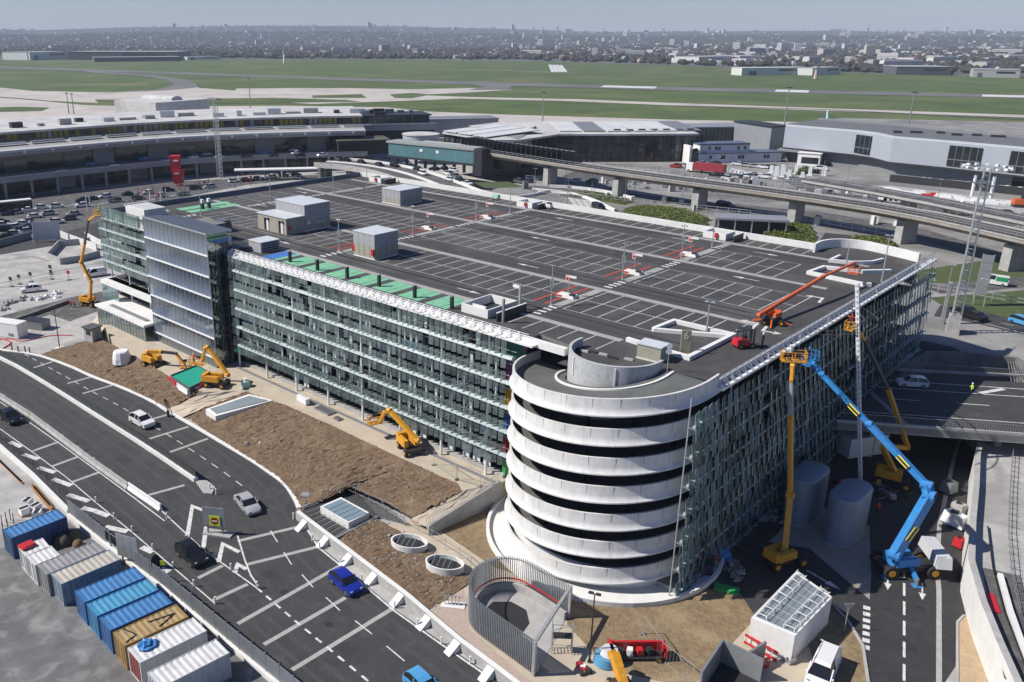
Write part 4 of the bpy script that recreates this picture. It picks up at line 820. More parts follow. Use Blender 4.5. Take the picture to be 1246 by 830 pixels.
cW = cpaint('white',(0.66,0.66,0.64),(0.55,0.55,0.53)); cG = cpaint('grey',(0.3,0.3,0.3),(0.22,0.22,0.22)); cE = cpaint('beige_roof',(0.5,0.46,0.39),(0.4,0.37,0.31)); cS = cpaint('steel_blue',(0.25,0.31,0.36),(0.2,0.25,0.3))
cY = cpaint('rusty_tan',(0.36,0.22,0.06),(0.27,0.16,0.05)); cT = cpaint('tan_roof',(0.4,0.29,0.13),(0.28,0.19,0.09))
container('dark blue shipping container at the far end of the yard', (-88.6,25.93), 6.06, 2.44, 90, cN, cR)
t = container('short white container carrying a folded red tarpaulin', (-84.2,25.9), 2.5, 2.2, 86, cW, cW, h=2.5)
container('short white container between the red topped one and the grey container', (-82.0,25.8), 2.6, 2.4, 88, cW, cW, h=2.5)
container('grey shipping container with faded lettering on its roof', (-79.5,25.9), 6.1, 2.44, 89, cG, cG)
container('container with beige roof and pale blue grey sides', (-76.9,26.2), 6.1, 2.44, 88.5, cS, cE)
container('blue container next to the beige roofed one', (-72.5,26.6), 6.06, 2.44, 86, cB, cR)
container('bright turquoise blue container in the middle of three blue ones', (-69.75,26.5), 6.06, 2.44, 86, cL, cpaint('roof_turquoise',(0.07,0.28,0.46),(0.05,0.23,0.4)))
container('blue container next to the rusty tan one', (-67.0,26.4), 6.06, 2.44, 86, cB, cR)
container('rusty tan container with cable on its roof', (-64.15,26.3), 6.1, 2.44, 86, cY, cT)
container('white container with blue sheeting on its roof', (-61.3,26.2), 6.3, 2.5, 86, cW, cW, cpaint('red_end',(0.3,0.05,0.03),(0.22,0.04,0.03)))
container('white container with coarse ribbed roof at the bottom edge', (-57.3,25.9), 6.4, 2.44, 86, cpaint('pale_grey',(0.5,0.52,0.53),(0.42,0.44,0.45)), cW)
def crumple(name, label, cat, loc, rx, ry, rz, m, n=14, rnd=0.3): 
    mb = MB(); mb.dome((0,0,0), rx, ry, rz, n, 5, 0, rnd); return tag(mb.build(name, m, None, False, loc), label, cat)
tag(MB().obox((0,0,0),1.3,1.5,0.22,R(4),0,0.93).obox((0.1,0,0.2),1.0,1.1,0.12,R(8)).build('red_tarpaulin', RED, None, False, (-83.6,26.6,2.55)), 'folded red tarpaulin on the short white container', 'tarpaulin')
crumple('blue_sheeting', 'crumpled blue plastic sheeting on the white container roof', 'sheeting', (-60.4,27.6,2.6), 0.75, 0.8, 0.45, mat('blue_plastic',(0.05,0.22,0.5),0.4))
mb = MB(); mb.bar((-63.2,29.2,2.62),(-62.6,31.6,2.62),0.08); mb.bar((-62.6,31.6,2.62),(-61.9,29.6,2.62),0.08); mb.bar((-64,27.2,2.62),(-62.4,27.6,2.62),0.08); mb.bar((-62.4,27.6,2.62),(-62.1,26.5,2.62),0.08)
tag(mb.build('cable', BLACK), 'black cable lying across the rusty tan container roof', 'cable')
for i, (px, r, c) in enumerate((((-85.34,30.89,0),0.95,(0.1,0.085,0.06)), ((-85.51,32.09,0),0.85,(0.13,0.115,0.06)), ((-83.86,31.89,0),0.6,(0.17,0.11,0.06)))):
    mb = MB(); mb.dome((0,0,0.0), r, r, r*1.25, 12, 5, 0, 0.06); tag(mb.build('round_bale', mat('bale_%d' % i, c, 0.95, bump=0.6, bscale=4), None, True, px), ('large brown', 'large olive', 'small tan')[i] + ' rounded bundle behind the dark blue container', 'bundle')
for i in range(7):
    a, b = (-100.1,33.68,0.25), (-93.65,33.15,0.25); d = (i-3)*0.3
    tag(MB().bar((a[0]+d,a[1]-d*0.2,0.12+0.2*(i%2)), (b[0]+d,b[1]-d*0.2,0.12+0.2*(i%2)), 0.24, 0.2).build('timber_beam', WOOD), 'brown timber beam in the stack by the white kerb wall', 'timber', 'stacked timber beams')
for i in range(4):
    a, b = (-112.6,33.59,0.2), (-102.47,33.21,0.2); d = (i-1.5)*0.26
    tag(MB().bar((a[0]+d,a[1],0.1), (b[0]+d,b[1],0.1), 0.22, 0.18).build('timber_beam', WOOD), 'long brown timber beam lying at the left picture edge', 'timber', 'long timbers at the left edge')
for i, (x, y) in enumerate([(-94.64,30.42),(-94.41,31.68),(-96.24,31.46),(-92.81,31.2)]):
    t = thing('wrapped_pallet', 'white wrapped pallet of building material beside the timber stack', 'pallet', (x,y,0), R(15*i), 'wrapped pallets by the containers'); MB().obox((0,0,0),1.1,1.1,0.14).build('pallet', WOOD, t); MB().obox((0,0,0.14),1.0,1.0,0.8,0.05*i,0,0.93).build('wrapping', WHITE, t); MB().obox((0,0,0.94),0.5,1.0,0.04).build('lid', BLACK, t)
mb = MB()
for x, y in [(-93.94,27.62),(-94.32,28.23),(-94.52,28.77),(-93.35,28.69),(-92.58,27.74),(-92.11,27.02)]: mb.cyl((x,y,0),(x+0.1,y,1.5),0.05,n=6)
tag(mb.build('rebar_posts', STEEL_D, kind='stuff'), 'bunch of dark steel posts standing beside the dark blue container', 'posts')

# ================================================================ PEOPLE
PBODY = {}
def person_mesh(pose, top, legs):
    key = (pose, top.name, legs.name)
    if key in PBODY: return PBODY[key]
    J = dict(pel=(0,0,0.95), chest=(0,0.01,1.25), neck=(0,0.0,1.47), head=(0.02,0,1.6), crown=(0.01,0,1.72), sl=(0,0.19,1.42), sr=(0,-0.19,1.42), hl=(0,0.1,0.92), hr=(0,-0.1,0.92))
    if pose == 'walk': J.update(kl=(0.14,0.1,0.52), al=(0.2,0.1,0.09), tl=(0.36,0.1,0.05), kr=(-0.02,-0.1,0.5), ar=(-0.26,-0.1,0.12), tr=(-0.12,-0.1,0.05), el=(-0.12,0.27,1.16), wl=(-0.02,0.27,0.93), er=(0.1,-0.27,1.16), wr=(0.26,-0.25,0.98))
    elif pose == 'reach': J.update(kl=(0.03,0.11,0.5), al=(0,0.12,0.09), tl=(0.16,0.13,0.05), kr=(0.03,-0.11,0.5), ar=(0,-0.12,0.09), tr=(0.16,-0.13,0.05), el=(0.26,0.25,1.36), wl=(0.48,0.16,1.48), er=(0.24,-0.25,1.3), wr=(0.46,-0.15,1.4))
    else: J.update(kl=(0.02,0.11,0.5), al=(0,0.12,0.09), tl=(0.16,0.14,0.05), kr=(0.02,-0.11,0.5), ar=(0,-0.12,0.09), tr=(0.16,-0.14,0.05), el=(-0.02,0.29,1.14), wl=(0.12,0.27,0.92), er=(0.0,-0.29,1.14), wr=(0.16,-0.24,0.95))
    E_ = 'pel-chest chest-neck neck-head head-crown chest-sl sl-el el-wl chest-sr sr-er er-wr pel-hl hl-kl kl-al al-tl pel-hr hr-kr kr-ar ar-tr'.split()
    rad = dict(pel=(.15,.12), chest=(.17,.125), neck=.06, head=(.095,.1), crown=.075, sl=.075, sr=.075, el=.052, er=.052, wl=.042, wr=.042, hl=.095, hr=.095, kl=.07, kr=.07, al=.055, ar=.055, tl=.045, tr=.045)
    nm = list(J); me = bpy.data.meshes.new('person_skeleton'); me.from_pydata([J[k] for k in nm], [tuple(nm.index(q) for q in e.split('-')) for e in E_], [])
    ob = bpy.data.objects.new('person_skeleton', me); COL.objects.link(ob); md = ob.modifiers.new('skin', 'SKIN')
    for i, k in enumerate(nm):
        r = rad[k]; sv = me.skin_vertices[0].data[i]; sv.radius = r if isinstance(r, tuple) else (r, r); sv.use_root = (k == 'pel')
    sb = ob.modifiers.new('sub', 'SUBSURF'); sb.levels = 1; sb.render_levels = 1
    dg = bpy.context.evaluated_depsgraph_get(); ev = ob.evaluated_get(dg); m = bpy.data.meshes.new_from_object(ev); bpy.data.objects.remove(ob)
    m.name = 'person'; m.materials.clear()
    for x in (legs, top, SKIN, BLACK): m.materials.append(x)
    w = [Vector(J['wl']), Vector(J['wr'])]
    for p in m.polygons:
        c = p.center; p.use_smooth = True
        p.material_index = 3 if c.z < 0.11 else 0 if c.z < 0.94 and min((c-q).length for q in w) > 0.2 else 2 if c.z > 1.5 and abs(c.y) < 0.14 or min((c-q).length for q in w) < 0.09 else 1
    PBODY[key] = m; return m
def person(label, loc, rz, pose='stand', top=ORANGE_V, legs=NAVY, hat=WHITE):
    o = tag(link('person', person_mesh(pose, top, legs), None, loc), label, 'person'); o.rotation_euler = (0,0,rz)
    mb = MB(); mb.dome((0.015,0,1.66), 0.115, 0.105, 0.13, 10, 4); mb.cyl((0.04,0,1.655),(0.04,0,1.67),0.135,n=12); mb.build('helmet', hat, o, True); return o

# ================================================================ BOOM LIFTS
def wheel(parent, c, r, w, ry):
    mb = MB(); d = Vector((-math.sin(ry), math.cos(ry), 0)); c = Vector(c); mb.cyl(c-d*w/2, c+d*w/2, r, n=14); q = mb.build('wheel', TYRE, parent, 40)
    MB().cyl(c-d*(w/2+0.02), c+d*(w/2+0.02), r*0.5, n=8).build('rim', YELLOW, q)
def basket(parent, p, rz, m, l=2.0, w=0.95):
    b = MB().obox((p[0],p[1],p[2]), l, w, 0.1, rz).build('basket', m, parent); c, s_ = math.cos(rz), math.sin(rz); mb = MB()
    cr = [(p[0]+c*x*l/2-s_*y*w/2, p[1]+s_*x*l/2+c*y*w/2) for x, y in ((-1,-1),(1,-1),(1,1),(-1,1))]
    for i in range(4):
        a, e = cr[i], cr[(i+1)%4]
        for z in (0.55, 1.1): mb.bar((*a,p[2]+z), (*e,p[2]+z), 0.06)
        for t in (0, 0.5): q = bez(a, e, t); mb.bar((*q,p[2]), (*q,p[2]+1.1), 0.06)
    mb.build('basket_rail', m, b); MB().obox((p[0]-s_*w*0.4, p[1]+c*w*0.4, p[2]+0.85), 0.6, 0.25, 0.35, rz).build('control_box', STEEL_D, b)
def boom_lift(label, base, rz, m, segs, bk=None, L=3.6, W_=2.1, wr=0.48, body=None, bs=1.0, name='boom_lift', group='boom lifts around the garage'):
    """segs: list of (points, width, height, material); world coordinates"""
    t = thing(name, label, 'boom lift', base, 0, group); o = Vector(base); rel = lambda p: tuple(Vector(p)-o); c, s_ = math.cos(rz), math.sin(rz)
    for x in (-1, 1):
        for y in (-1, 1): wheel(t, (c*x*L*0.36-s_*y*W_*0.45, s_*x*L*0.36+c*y*W_*0.45, wr), wr, 0.36, rz)
    MB().obox((0,0,wr*0.75), L*0.85, W_*0.6, 0.45, rz).build('chassis', STEEL_D, t)
    bz = wr*0.75+0.45; tr = body if body is not None else rz
    mb = MB(); mb.obox((0,0,bz), 1.2, 1.2, 0.25, tr); mb.build('turntable', STEEL_D, t)
    c2, s2 = math.cos(tr), math.sin(tr)
    for sy in (-1, 1): MB().obox((-c2*0.5*bs-s2*sy*0.75*bs, -s2*0.5*bs+c2*sy*0.75*bs, bz+0.2), 2.6*bs, 0.62*bs, 0.85*bs, tr, 0, 0.92).build('cowling', m, t)
    MB().obox((-c2*1.75*bs, -s2*1.75*bs, bz+0.15), 0.7*bs, 1.9*bs, 1.05*bs, tr, 0, 0.9).build('counterweight', m, t)
    for pts, w, h, mm in segs:
        mb = MB(); P = [rel(p) for p in pts]
        for a, b in zip(P, P[1:]): mb.bar(a, b, w, h)
        mb.build('boom', mm, t)
        for p in P: MB().cyl((p[0]-w*0.6,p[1],p[2]), (p[0]+w*0.6,p[1],p[2]), h*0.62, n=10).build('boom_joint', STEEL_D if mm is STEEL_D else mm, t)
    if bk: p, a, l = bk; basket(t, rel(p), a, m, l)
    return t
GREYB = mat('boom_grey', (0.35,0.36,0.37), 0.4, 0.4); DARKB = mat('boom_dark', (0.07,0.07,0.075), 0.5, 0.3)
boom_lift('tall yellow articulated boom lift reaching the garage corner from the west road', (-167.9,73.6,0.02), R(20), YELLOW,
    [([(-167.5,73.6,1.6),(-165.96,73.5,5.56),(-168.18,73,9.41)], 0.5, 0.6, YELLOW), ([(-168.18,73,9.41),(-164.41,72.6,14.21)], 0.42, 0.5, YELLOW), ([(-164.41,72.6,14.21),(-160.57,72.2,19.31)], 0.34, 0.42, DARKB), ([(-160.57,72.2,19.31),(-156.83,72,20.83)], 0.3, 0.36, YELLOW)], ((-154.19,71.5,21.27), R(10), 2.2))
person('worker in yellow vest in the basket of the tall west boom lift', (-154.17,71.5,21.32), R(60), 'reach', YELLOW_V, NAVY, YELLOW_V)
boom_lift('yellow boom lift with folded arm beside the white wrapped tank', (-121.43,62.5,2.3), R(10), YELLOW,
    [([(-121.67,61.77,5),(-119.66,62.99,5.2)], 0.5, 0.55, YELLOW), ([(-119.66,62.99,5.2),(-117.3,64.26,5.2)], 0.35, 0.4, DARKB), ([(-117.3,64.26,5.2),(-115.94,64.76,3.6)], 0.32, 0.36, YELLOW)], ((-116.45,65.28,2.75), R(60), 1.8), body=R(5))
boom_lift('yellow boom lift with raised elbow next to the green covered pit', (-106.18,64.46,2.72), R(30), YELLOW,
    [([(-103.81,65,5.12),(-108.17,64.6,8.5)], 0.48, 0.55, YELLOW), ([(-108.17,64.6,8.5),(-108.57,64.4,8.25),(-109.36,64.2,6.22)], 0.36, 0.42, YELLOW)], ((-110.75,64.1,5.2), R(20), 2.4), body=R(30))
person('worker in the basket above the green covered pit', (-111.72,64.1,5), R(90), 'reach', ORANGE_V, NAVY, WHITE)
boom_lift('yellow boom lift in front of the middle of the glass facade', (-70.06,69.75,2.72), R(-25), YELLOW,
    [([(-68.72,69.9,4.65),(-73.77,69.8,7.3)], 0.5, 0.55, YELLOW), ([(-73.77,69.8,7.3),(-74.53,69.7,6.74),(-75.4,69.6,5.19)], 0.36, 0.4, YELLOW)], ((-76.09,69.5,4.76), R(70), 2.0), body=R(-20))
boom_lift('yellow boom lift rising straight up the shaded side by the grey tanks', (-27.0,82.9,0.02), R(60), YELLOW,
    [([(-27.0,82.9,1.4),(-28.2,85.6,6.7)], 0.62, 0.7, YELLOW), ([(-28.2,85.6,6.7),(-29.6,86.2,15.2)], 0.42, 0.5, YELLOW), ([(-29.6,86.2,15.2),(-30.2,86.6,19.0)], 0.34, 0.4, GREYB), ([(-30.2,86.6,19.0),(-30.4,86.8,20.6)], 0.34, 0.4, YELLOW)], ((-30.6,87.3,20.9), R(35), 2.4), body=R(70), wr=0.6, L=4.4, W_=2.5)
person('worker in white shirt in the basket above the shaded facade', (-30.9,87.0,20.98), R(140), 'stand', WHITE, NAVY, WHITE)
BL = boom_lift('huge blue articulated boom lift standing in the shaded east road', (-17.3,90.5,0.02), R(45), BLUE,
    [([(-18.0,88.2,2.8),(-16.5,90.3,9.4)], 0.85, 0.95, BLUE), ([(-16.5,90.3,9.4),(-17.0,90.6,10.3)], 0.85, 0.8, BLUE), ([(-17.0,90.6,10.3),(-23.5,91.6,14.6)], 0.5, 0.6, BLUE), ([(-23.5,91.6,14.6),(-29.2,92.4,18.4)], 0.38, 0.45, BLUE), ([(-29.2,92.4,18.4),(-30.4,92.65,19.2)], 0.42, 0.5, BLUE)], ((-30.7,92.7,19.2), R(90), 2.6), L=6.2, W_=3.2, wr=0.75, body=R(52))
o_ = Vector((-17.3,90.5,0.02))
for i, (a, b) in enumerate((((-16.9,89.1,6.4),(-17.4,88.6,4.9)), ((-18.9,90.9,11.55),(-20.1,91.1,12.35)), ((-24.6,91.8,15.3),(-25.8,91.95,16.1)))):
    a, b = Vector(a)-o_, Vector(b)-o_; off = Vector((0.3,-0.55,0.0)) if i == 0 else Vector((0.0,-0.42,0.05))
    q = MB().bar(a+off, b+off, 0.06, 0.5).build('maker_plate', mat('plate_yellow', (0.8,0.7,0.1), 0.5), BL); MB().bar(a+off+Vector((0,-0.04,0)), b+off+Vector((0,-0.04,0)), 0.05, 0.22).build('plate_lettering', STEEL_D, q)
MB().obox((2.0,2.2,1.6), 4.6, 1.5, 1.2, R(52+75), 0, 0.9).build('engine_cover', mat('engine_grey', (0.55,0.56,0.57), 0.5), BL)
for x, y in ((-1.0,-2.6),(1.7,-2.0)):
    q = MB().bar((x*0.3,y*0.3,1.2),(x,y,0.6),0.35,0.4).build('outrigger', BLUE, BL); MB().cyl((x,y,0.0),(x,y,0.9),0.16,n=8).build('jack', STEEL_G, q); MB().obox((x,y,0.0),0.8,0.8,0.1,R(40)).build('foot_plate', BLUE, q)
person('worker in blue helmet in the basket of the huge blue lift', (-30.9,92.6,19.28), R(180), 'reach', NAVY, NAVY, BLUE)
boom_lift('yellow boom lift with zigzag arm behind the lattice mast', (-24.1,109.4,0.02), R(10), YELLOW,
    [([(-24.1,109.6,1.5),(-26.2,110.2,4.2)], 0.5, 0.6, YELLOW), ([(-26.2,110.2,4.4),(-24.3,113.9,3.5)], 0.45, 0.55, YELLOW), ([(-24.3,113.9,3.6),(-27.9,114.6,10.2)], 0.42, 0.5, YELLOW), ([(-27.9,114.6,10.2),(-29.7,107.6,18.2)], 0.34, 0.4, DARKB), ([(-29.7,107.6,18.2),(-30.3,105.4,20.2)], 0.3, 0.36, YELLOW)], ((-30.7,104.9,20.2), R(90), 2.2), L=4.2, W_=2.4, wr=0.6, body=R(10))
person('worker in red jacket in the basket behind the lattice mast', (-30.8,104.9,20.28), R(180), 'reach', RED, NAVY, RED)
OT = boom_lift('orange telescopic boom lift standing on the roof deck', (-37.1,97.0,ZR), R(30), ORANGE,
    [([(-37.9,95.0,ZR+1.35),(-37.0,111.7,ZR+2.9)], 0.34, 0.4, ORANGE), ([(-37.0,111.7,ZR+2.9),(-36.5,121.4,ZR+3.0)], 0.24, 0.28, ORANGE)], ((-36.5,121.7,ZR+1.4), R(0), 1.4), L=2.6, W_=1.6, wr=0.35, body=R(-95), bs=0.6)
for a in (20, 110, 200, 290): MB().bar((0,0,0.8), (2.2*math.cos(R(a)),2.2*math.sin(R(a)),0.1), 0.16).build('outrigger', ORANGE, OT)
fl = thing('forklift', 'red and black forklift on the roof deck near the orange lift', 'forklift', (-35.9,86.9,ZR), R(60))
for x in (-0.7, 0.7):
    for y in (-0.5, 0.5): wheel(fl, (x,y,0.3), 0.3, 0.22, 0)
MB().obox((-0.5,0,0.35), 1.3, 1.1, 0.75, 0, 0, 0.9).build('counterweight', RED, fl); MB().obox((0.3,0,0.35), 0.9, 1.1, 0.3).build('body', RED, fl); MB().obox((0,0,1.0), 0.5, 0.5, 0.4).build('seat', STEEL_D, fl)
mb = MB()
for x in (-0.6, 0.6):
    for y in (-0.5, 0.5): mb.bar((x,y,0.7),(x*0.85,y,2.1),0.08)
mb.obox((0,0,2.1),1.3,1.15,0.08); mb.build('overhead_guard', STEEL_D, fl); mb = MB()
for y in (-0.35,0.35): mb.bar((1.0,y,0.1),(1.0,y,2.3),0.12); mb.box(1.0,2.1,y-0.06,y+0.06,0.08,0.14)
mb.build('mast', STEEL_D, fl)
person('person standing at the roof edge beside the forklift', (-34.4,88.2,ZR), R(0), 'stand', NAVY, NAVY, WHITE)
person('left walker of two in orange vests near the tall yellow lift', (-169.4,70.18,0), R(60), 'walk', ORANGE_V, NAVY, WHITE)
person('right walker of two in orange vests near the tall yellow lift', (-168.86,70.71,0), R(70), 'walk', ORANGE_V, NAVY, ORANGE_V)
person('worker in red and lime vest at the foot of the spiral ramp', (-31.76,77.16,0), R(40), 'stand', RED, YELLOW_V, RED)
person('worker in lime vest and white helmet behind the white car on the bridge', (-21.91,132.03,6), R(200), 'walk', YELLOW_V, NAVY, WHITE)
person('worker in orange vest standing in the shade beside the grey tanks', (-23.1,100.35,0), R(100), 'stand', ORANGE_V, NAVY, ORANGE_V)
# lattice mast hanging beside the shaded facade
lm = thing('lattice_mast', 'tall thin white lattice mast leaning on the shaded facade', 'mast', (-27.0,106.6,0)); top_ = Vector((-30.6,103.89,26.01)) - Vector((-27.0,106.6,0)); mb = MB()
for x, y in ((-0.15,-0.15),(0.15,-0.15),(0.15,0.15),(-0.15,0.15)): mb.bar((x,y,0),(top_.x+x,top_.y+y,top_.z),0.09)
mb.build('rails', STEEL_W, lm); mb = MB()
for i in range(40):
    e = top_*(i/39)
    for a, b in (((-0.15,-0.15),(0.15,-0.15)),((0.15,-0.15),(0.15,0.15)),((0.15,0.15),(-0.15,0.15)),((-0.15,0.15),(-0.15,-0.15))): mb.bar((a[0]+e.x,a[1]+e.y,e.z),(b[0]+e.x,b[1]+e.y,e.z),0.1,0.22)
mb.build('rungs', STEEL_W, lm, kind='stuff'); MB().obox((0,0,0), 1.6, 1.6, 0.4).build('foot', STEEL_D, lm)

# ================================================================ SMALL THINGS ON THE SITE
# pit with skylight
pit = thing('skylight_pit', 'sunken steel grated pit with a white glass skylight beside the road', 'skylight', (-67.9,56.92,0)); o_ = Vector((-67.9,56.92,0)); neg = tuple(-o_)
MB().sheet([(-72.06,53.6),(-72.38,61.48),(-60.48,60.44),(-64.61,58.87),(-64.67,52.07)], 0.04).build('pit_floor', mat('pit_shade',(0.05,0.05,0.05),0.9), pit, loc=neg)  # dark colour stands in for the shade of a deeper recess
MB().wall([(-72.25,54.01),(-72.21,61.48)], -0.15, 0.15, 0, 0.35).build('pit_rim', STEEL_G, pit, loc=neg); MB().wall([(-64.37,51.94),(-64.44,58.85)], -0.15, 0.15, 0, 0.35).build('pit_rim', STEEL_G, pit, loc=neg)
MB().prism([(-69.96,54.87),(-69.79,57.95),(-64.85,57.96),(-64.88,54.83)], 0, 1.0).build('skylight_box', CONC_W, pit, loc=neg)
sk = MB().prism([(-69.58,54.99),(-69.43,57.64),(-64.93,57.64),(-65.12,54.98)], 1.0, 1.05).build('skylight_glass', mat('skylight_blue',(0.2,0.27,0.33),0.12), pit, loc=neg)
mb = MB()
for i in range(1, 5): a, b = bez((-69.54,54.96,1.08), (-65.08,54.94,1.08), i/5), bez((-69.39,57.61,1.08), (-64.89,57.61,1.08), i/5); mb.bar(a, b, 0.05)
mb.build('glazing_bars', STEEL, sk)
for i in range(9): a, b = bez((-71.88,53.72,0.36), (-64.55,52.1,0.36), i/8), bez((-71.51,55.92,0.36), (-64.89,54.82,0.36), i/8); MB().bar(a, b, 0.06).build('grating_bar', STEEL, pit, loc=neg)
for i in range(14): a, b = bez((-72.03,61.58,0.1), (-64.34,59.15,0.1), i/13), bez((-67.64,61.96,0.1), (-60.5,60.19,0.1), i/13); MB().bar(a, b, 0.04).build('grating_bar', STEEL, pit, loc=neg)
t = thing('vent_box', 'small grey metal vent box at the bend kerb', 'vent', (-74.05,55.92,0)); MB().obox((0,0,0),1.2,1.0,0.5,R(30)).build('box', STEEL_G, t); MB().obox((0,0,0.5),1.0,0.8,0.04,R(30)).build('grille', STEEL, t)
# two open oval concrete shafts
def oval_shaft(label, c, rz):
    t = thing('oval_shaft', label, 'shaft', c, rz, 'oval air shafts in the soil'); n = 28; rx, ry = 1.9, 1.25
    mb = MB(); vs = []
    for i in range(n):
        a = 2*math.pi*i/n; ca, sa = math.cos(a), math.sin(a)
        k = 1.0 if abs(ca) < 0.999 else 1
        for r, z in ((1.06,0),(1.1,0.95),(1.0,0.95),(0.96,0.05)): vs.append((rx*r*ca*k, ry*r*sa, z))
    mb.add(vs, [(4*i+j, 4*((i+1)%n)+j, 4*((i+1)%n)+j+1, 4*i+j+1) for i in range(n) for j in range(3)]); mb.build('shaft_wall', CONC_W, t, 40)
    MB().cyl((0,0,0.5),(0,0,0.55),1.0,n=24).build('shaft_shade_disc', DARK, t).scale = (1.75,1.15,1)  # near-black disc painting the shade inside the open shaft
    for i in range(4): x = -1.2+i*0.6; MB().bar((x,-1.1,0.97),(x,1.1,0.97),0.05).build('grating_bar', STEEL, t)
    return t
oval_shaft('open white oval concrete shaft nearer the skylight pit', (-57.44,57.13,0), R(28)); oval_shaft('open white oval concrete shaft nearer the slatted enclosure', (-51.97,56.93,-0), R(28))
# thin scaffold railings along the path above the shafts
rl = [(-74.07,59.83),(-63.36,60.6),(-61.02,59.91),(-57.37,59.92),(-52.09,59.53),(-48,58.4)]
mb = MB()
for x, y, a in walk(rl, 2.2): mb.cyl((x,y,0),(x,y,1.5),0.03,n=5)
for z in (0.7,1.4): mb.wall(rl, -0.018, 0.018, z, z+0.036)
tag(mb.build('scaffold_railing', STEEL), 'thin scaffold tube railing along the path above the oval shafts', 'railing')
# sloping retaining wall near the spiral
a, b, a2, b2 = (-57.96,60.4,0.9), (-56.64,71.46,2.75), (-57.2,63.41,0), (-57.32,73.7,0)
rw = thing('ramp_retaining_wall', 'grey concrete retaining wall sloping down from the spiral ramp', 'wall', (a[0],a[1],0)); neg = (-a[0],-a[1],0); w_ = Vector((b[0]-a[0],b[1]-a[1],0)).normalized(); nr = Vector((w_.y,-w_.x,0))*0.35
mb = MB(); mb.add([(a[0],a[1],0),(b[0],b[1],0),(b[0]+nr.x,b[1]+nr.y,0),(a[0]+nr.x,a[1]+nr.y,0),(a[0],a[1],1.2),(b[0],b[1],3.1),(b[0]+nr.x,b[1]+nr.y,3.1),(a[0]+nr.x,a[1]+nr.y,1.2)], [(3,2,1,0),(4,5,6,7),(0,1,5,4),(1,2,6,5),(2,3,7,6),(3,0,4,7)]); mb.build('wall', CONC, rw, loc=neg)
mb = MB(); mb.bar((a[0],a[1],2.1),(b[0],b[1],4.0),0.05)
for i in range(41): e = bez((a[0],a[1],1.2),(b[0],b[1],3.1),i/40); mb.bar(e,(e[0],e[1],e[2]+0.9),0.04)
mb.build('railing', STEEL, rw, loc=neg)
# U-shaped slatted enclosure round the ramp pit
U = [(-35.66,50.8),(-40.66,51.29),(-43.06,51.52),(-44.5,52.28),(-45.92,53.85),(-46.66,55.68),(-46.4,58.2),(-44.85,59.73),(-43.13,60.08),(-38.01,59.5)]
Uc = (-41.11,54.26,0); en = thing('slatted_enclosure', 'rounded enclosure of grey vertical slats around a concrete pit', 'enclosure', Uc); neg = (-Uc[0],-Uc[1],0); up = smooth_pts(U, 2)
mb = MB()
for x, y, a in walk(up, 0.22): mb.obox((x,y,0.15), 0.06, 0.16, 3.5, a+R(15))
mb.build('slats', LOUVRE, en, loc=neg, kind='stuff')
for z in (0.15, 3.4): MB().wall(up, -0.16, -0.1, z, z+0.1).build('rail', STEEL, en, loc=neg)
MB().wall(up, -0.7, -0.35, 0.02, 0.9).build('pit_wall', CONC, en, loc=neg)
MB().wall(up[8:-2], -0.34, -0.3, 1.2, 1.35).build('red_handrail', RED, en, loc=neg)
MB().sheet([(p.x,p.y) for p in offset(up, -0.5)], 0.06).build('floor', CONC, en, loc=neg)
a, b = up[0], up[-1]; mb = MB(); mb.bar((*a[:2],3.6),(*b[:2],3.6),0.28); mb.bar((*a[:2],0),(*a[:2],3.6),0.28); mb.bar((*b[:2],0),(*b[:2],3.6),0.24); mb.build('portal_frame', STEEL, en, loc=neg)
MB().prism([(-43.11,52.28),(-44.53,54.32),(-44.77,56.23),(-43.49,57.49),(-41.65,57.49),(-40.21,56.13),(-39.74,54.27),(-40.51,52.54)], 0.06, 0.1).build('pit_shade_sheet', DARK, en, loc=neg)  # flat dark sheet, its colour standing in for the pit's shaded depth
# scaffold tower beside it, lamp post, fence panels
sc = thing('scaffold_tower', 'small aluminium scaffold tower beside the slatted enclosure', 'scaffold', (-35.72,55.05,0), R(40)); mb = MB()
for x in (-0.9,0.9):
    for y in (-0.4,0.4): mb.bar((x,y,0),(x,y,3.2),0.06)
    for z in range(1,11): mb.bar((x,-0.4,z*0.3),(x,0.4,z*0.3),0.04)
for z in (0.4,1.6,2.6): mb.bar((-0.9,-0.4,z),(0.9,0.4,z),0.04); mb.bar((-0.9,0.4,z),(0.9,0.4,z),0.04)
mb.build('frame', STEEL, sc); MB().box(-0.9,0.9,-0.4,0.4,1.75,1.82).build('platform', STEEL_D, sc)
def lamp_post(label, base, h, m=STEEL_D, head='double', group=None, foot=False):
    t = thing('lamp_post', label, 'lamp post', base, R(20), group); MB().cyl((0,0,0),(0,0,h),0.1,0.055,n=8).build('pole', m, t); MB().obox((0,0,0),0.3,0.3,0.25).build('foot', m, t)
    if head == 'double':
        for s_ in (-1,1): MB().obox((s_*0.32,0,h-0.05),0.5,0.3,0.14,0,0,0.8).build('lamp_head', m, t)
    elif head == 'cam':
        MB().cyl((-0.35,0,h-0.2),(0.35,0,h-0.2),0.03,n=5).build('cross_arm', m, t)
        for s_ in (-1,1): MB().dome((s_*0.35,0,h-0.38),0.12,0.12,0.16,8,3).build('camera', STEEL_D, t)
        for i, z in enumerate((h*0.45, h*0.55)):
            for s_ in (-1,1): MB().obox((s_*0.16,0,z),0.14,0.2,0.5).build('loudspeaker', STEEL, t)
    if foot: MB().obox((0,0,0),1.3,1.3,0.55,0,0,0.92).build('concrete_block', CONC_W, t)
    return t
lamp_post('tall black lamp post in front of the spiral ramp', (-33.1,55.65,0), 7.3)
lamp_post('dark lamp post on a white concrete block by the west soil bed', (-146.3,57.58,0), 8.2, STEEL_D, 'none', None, True)
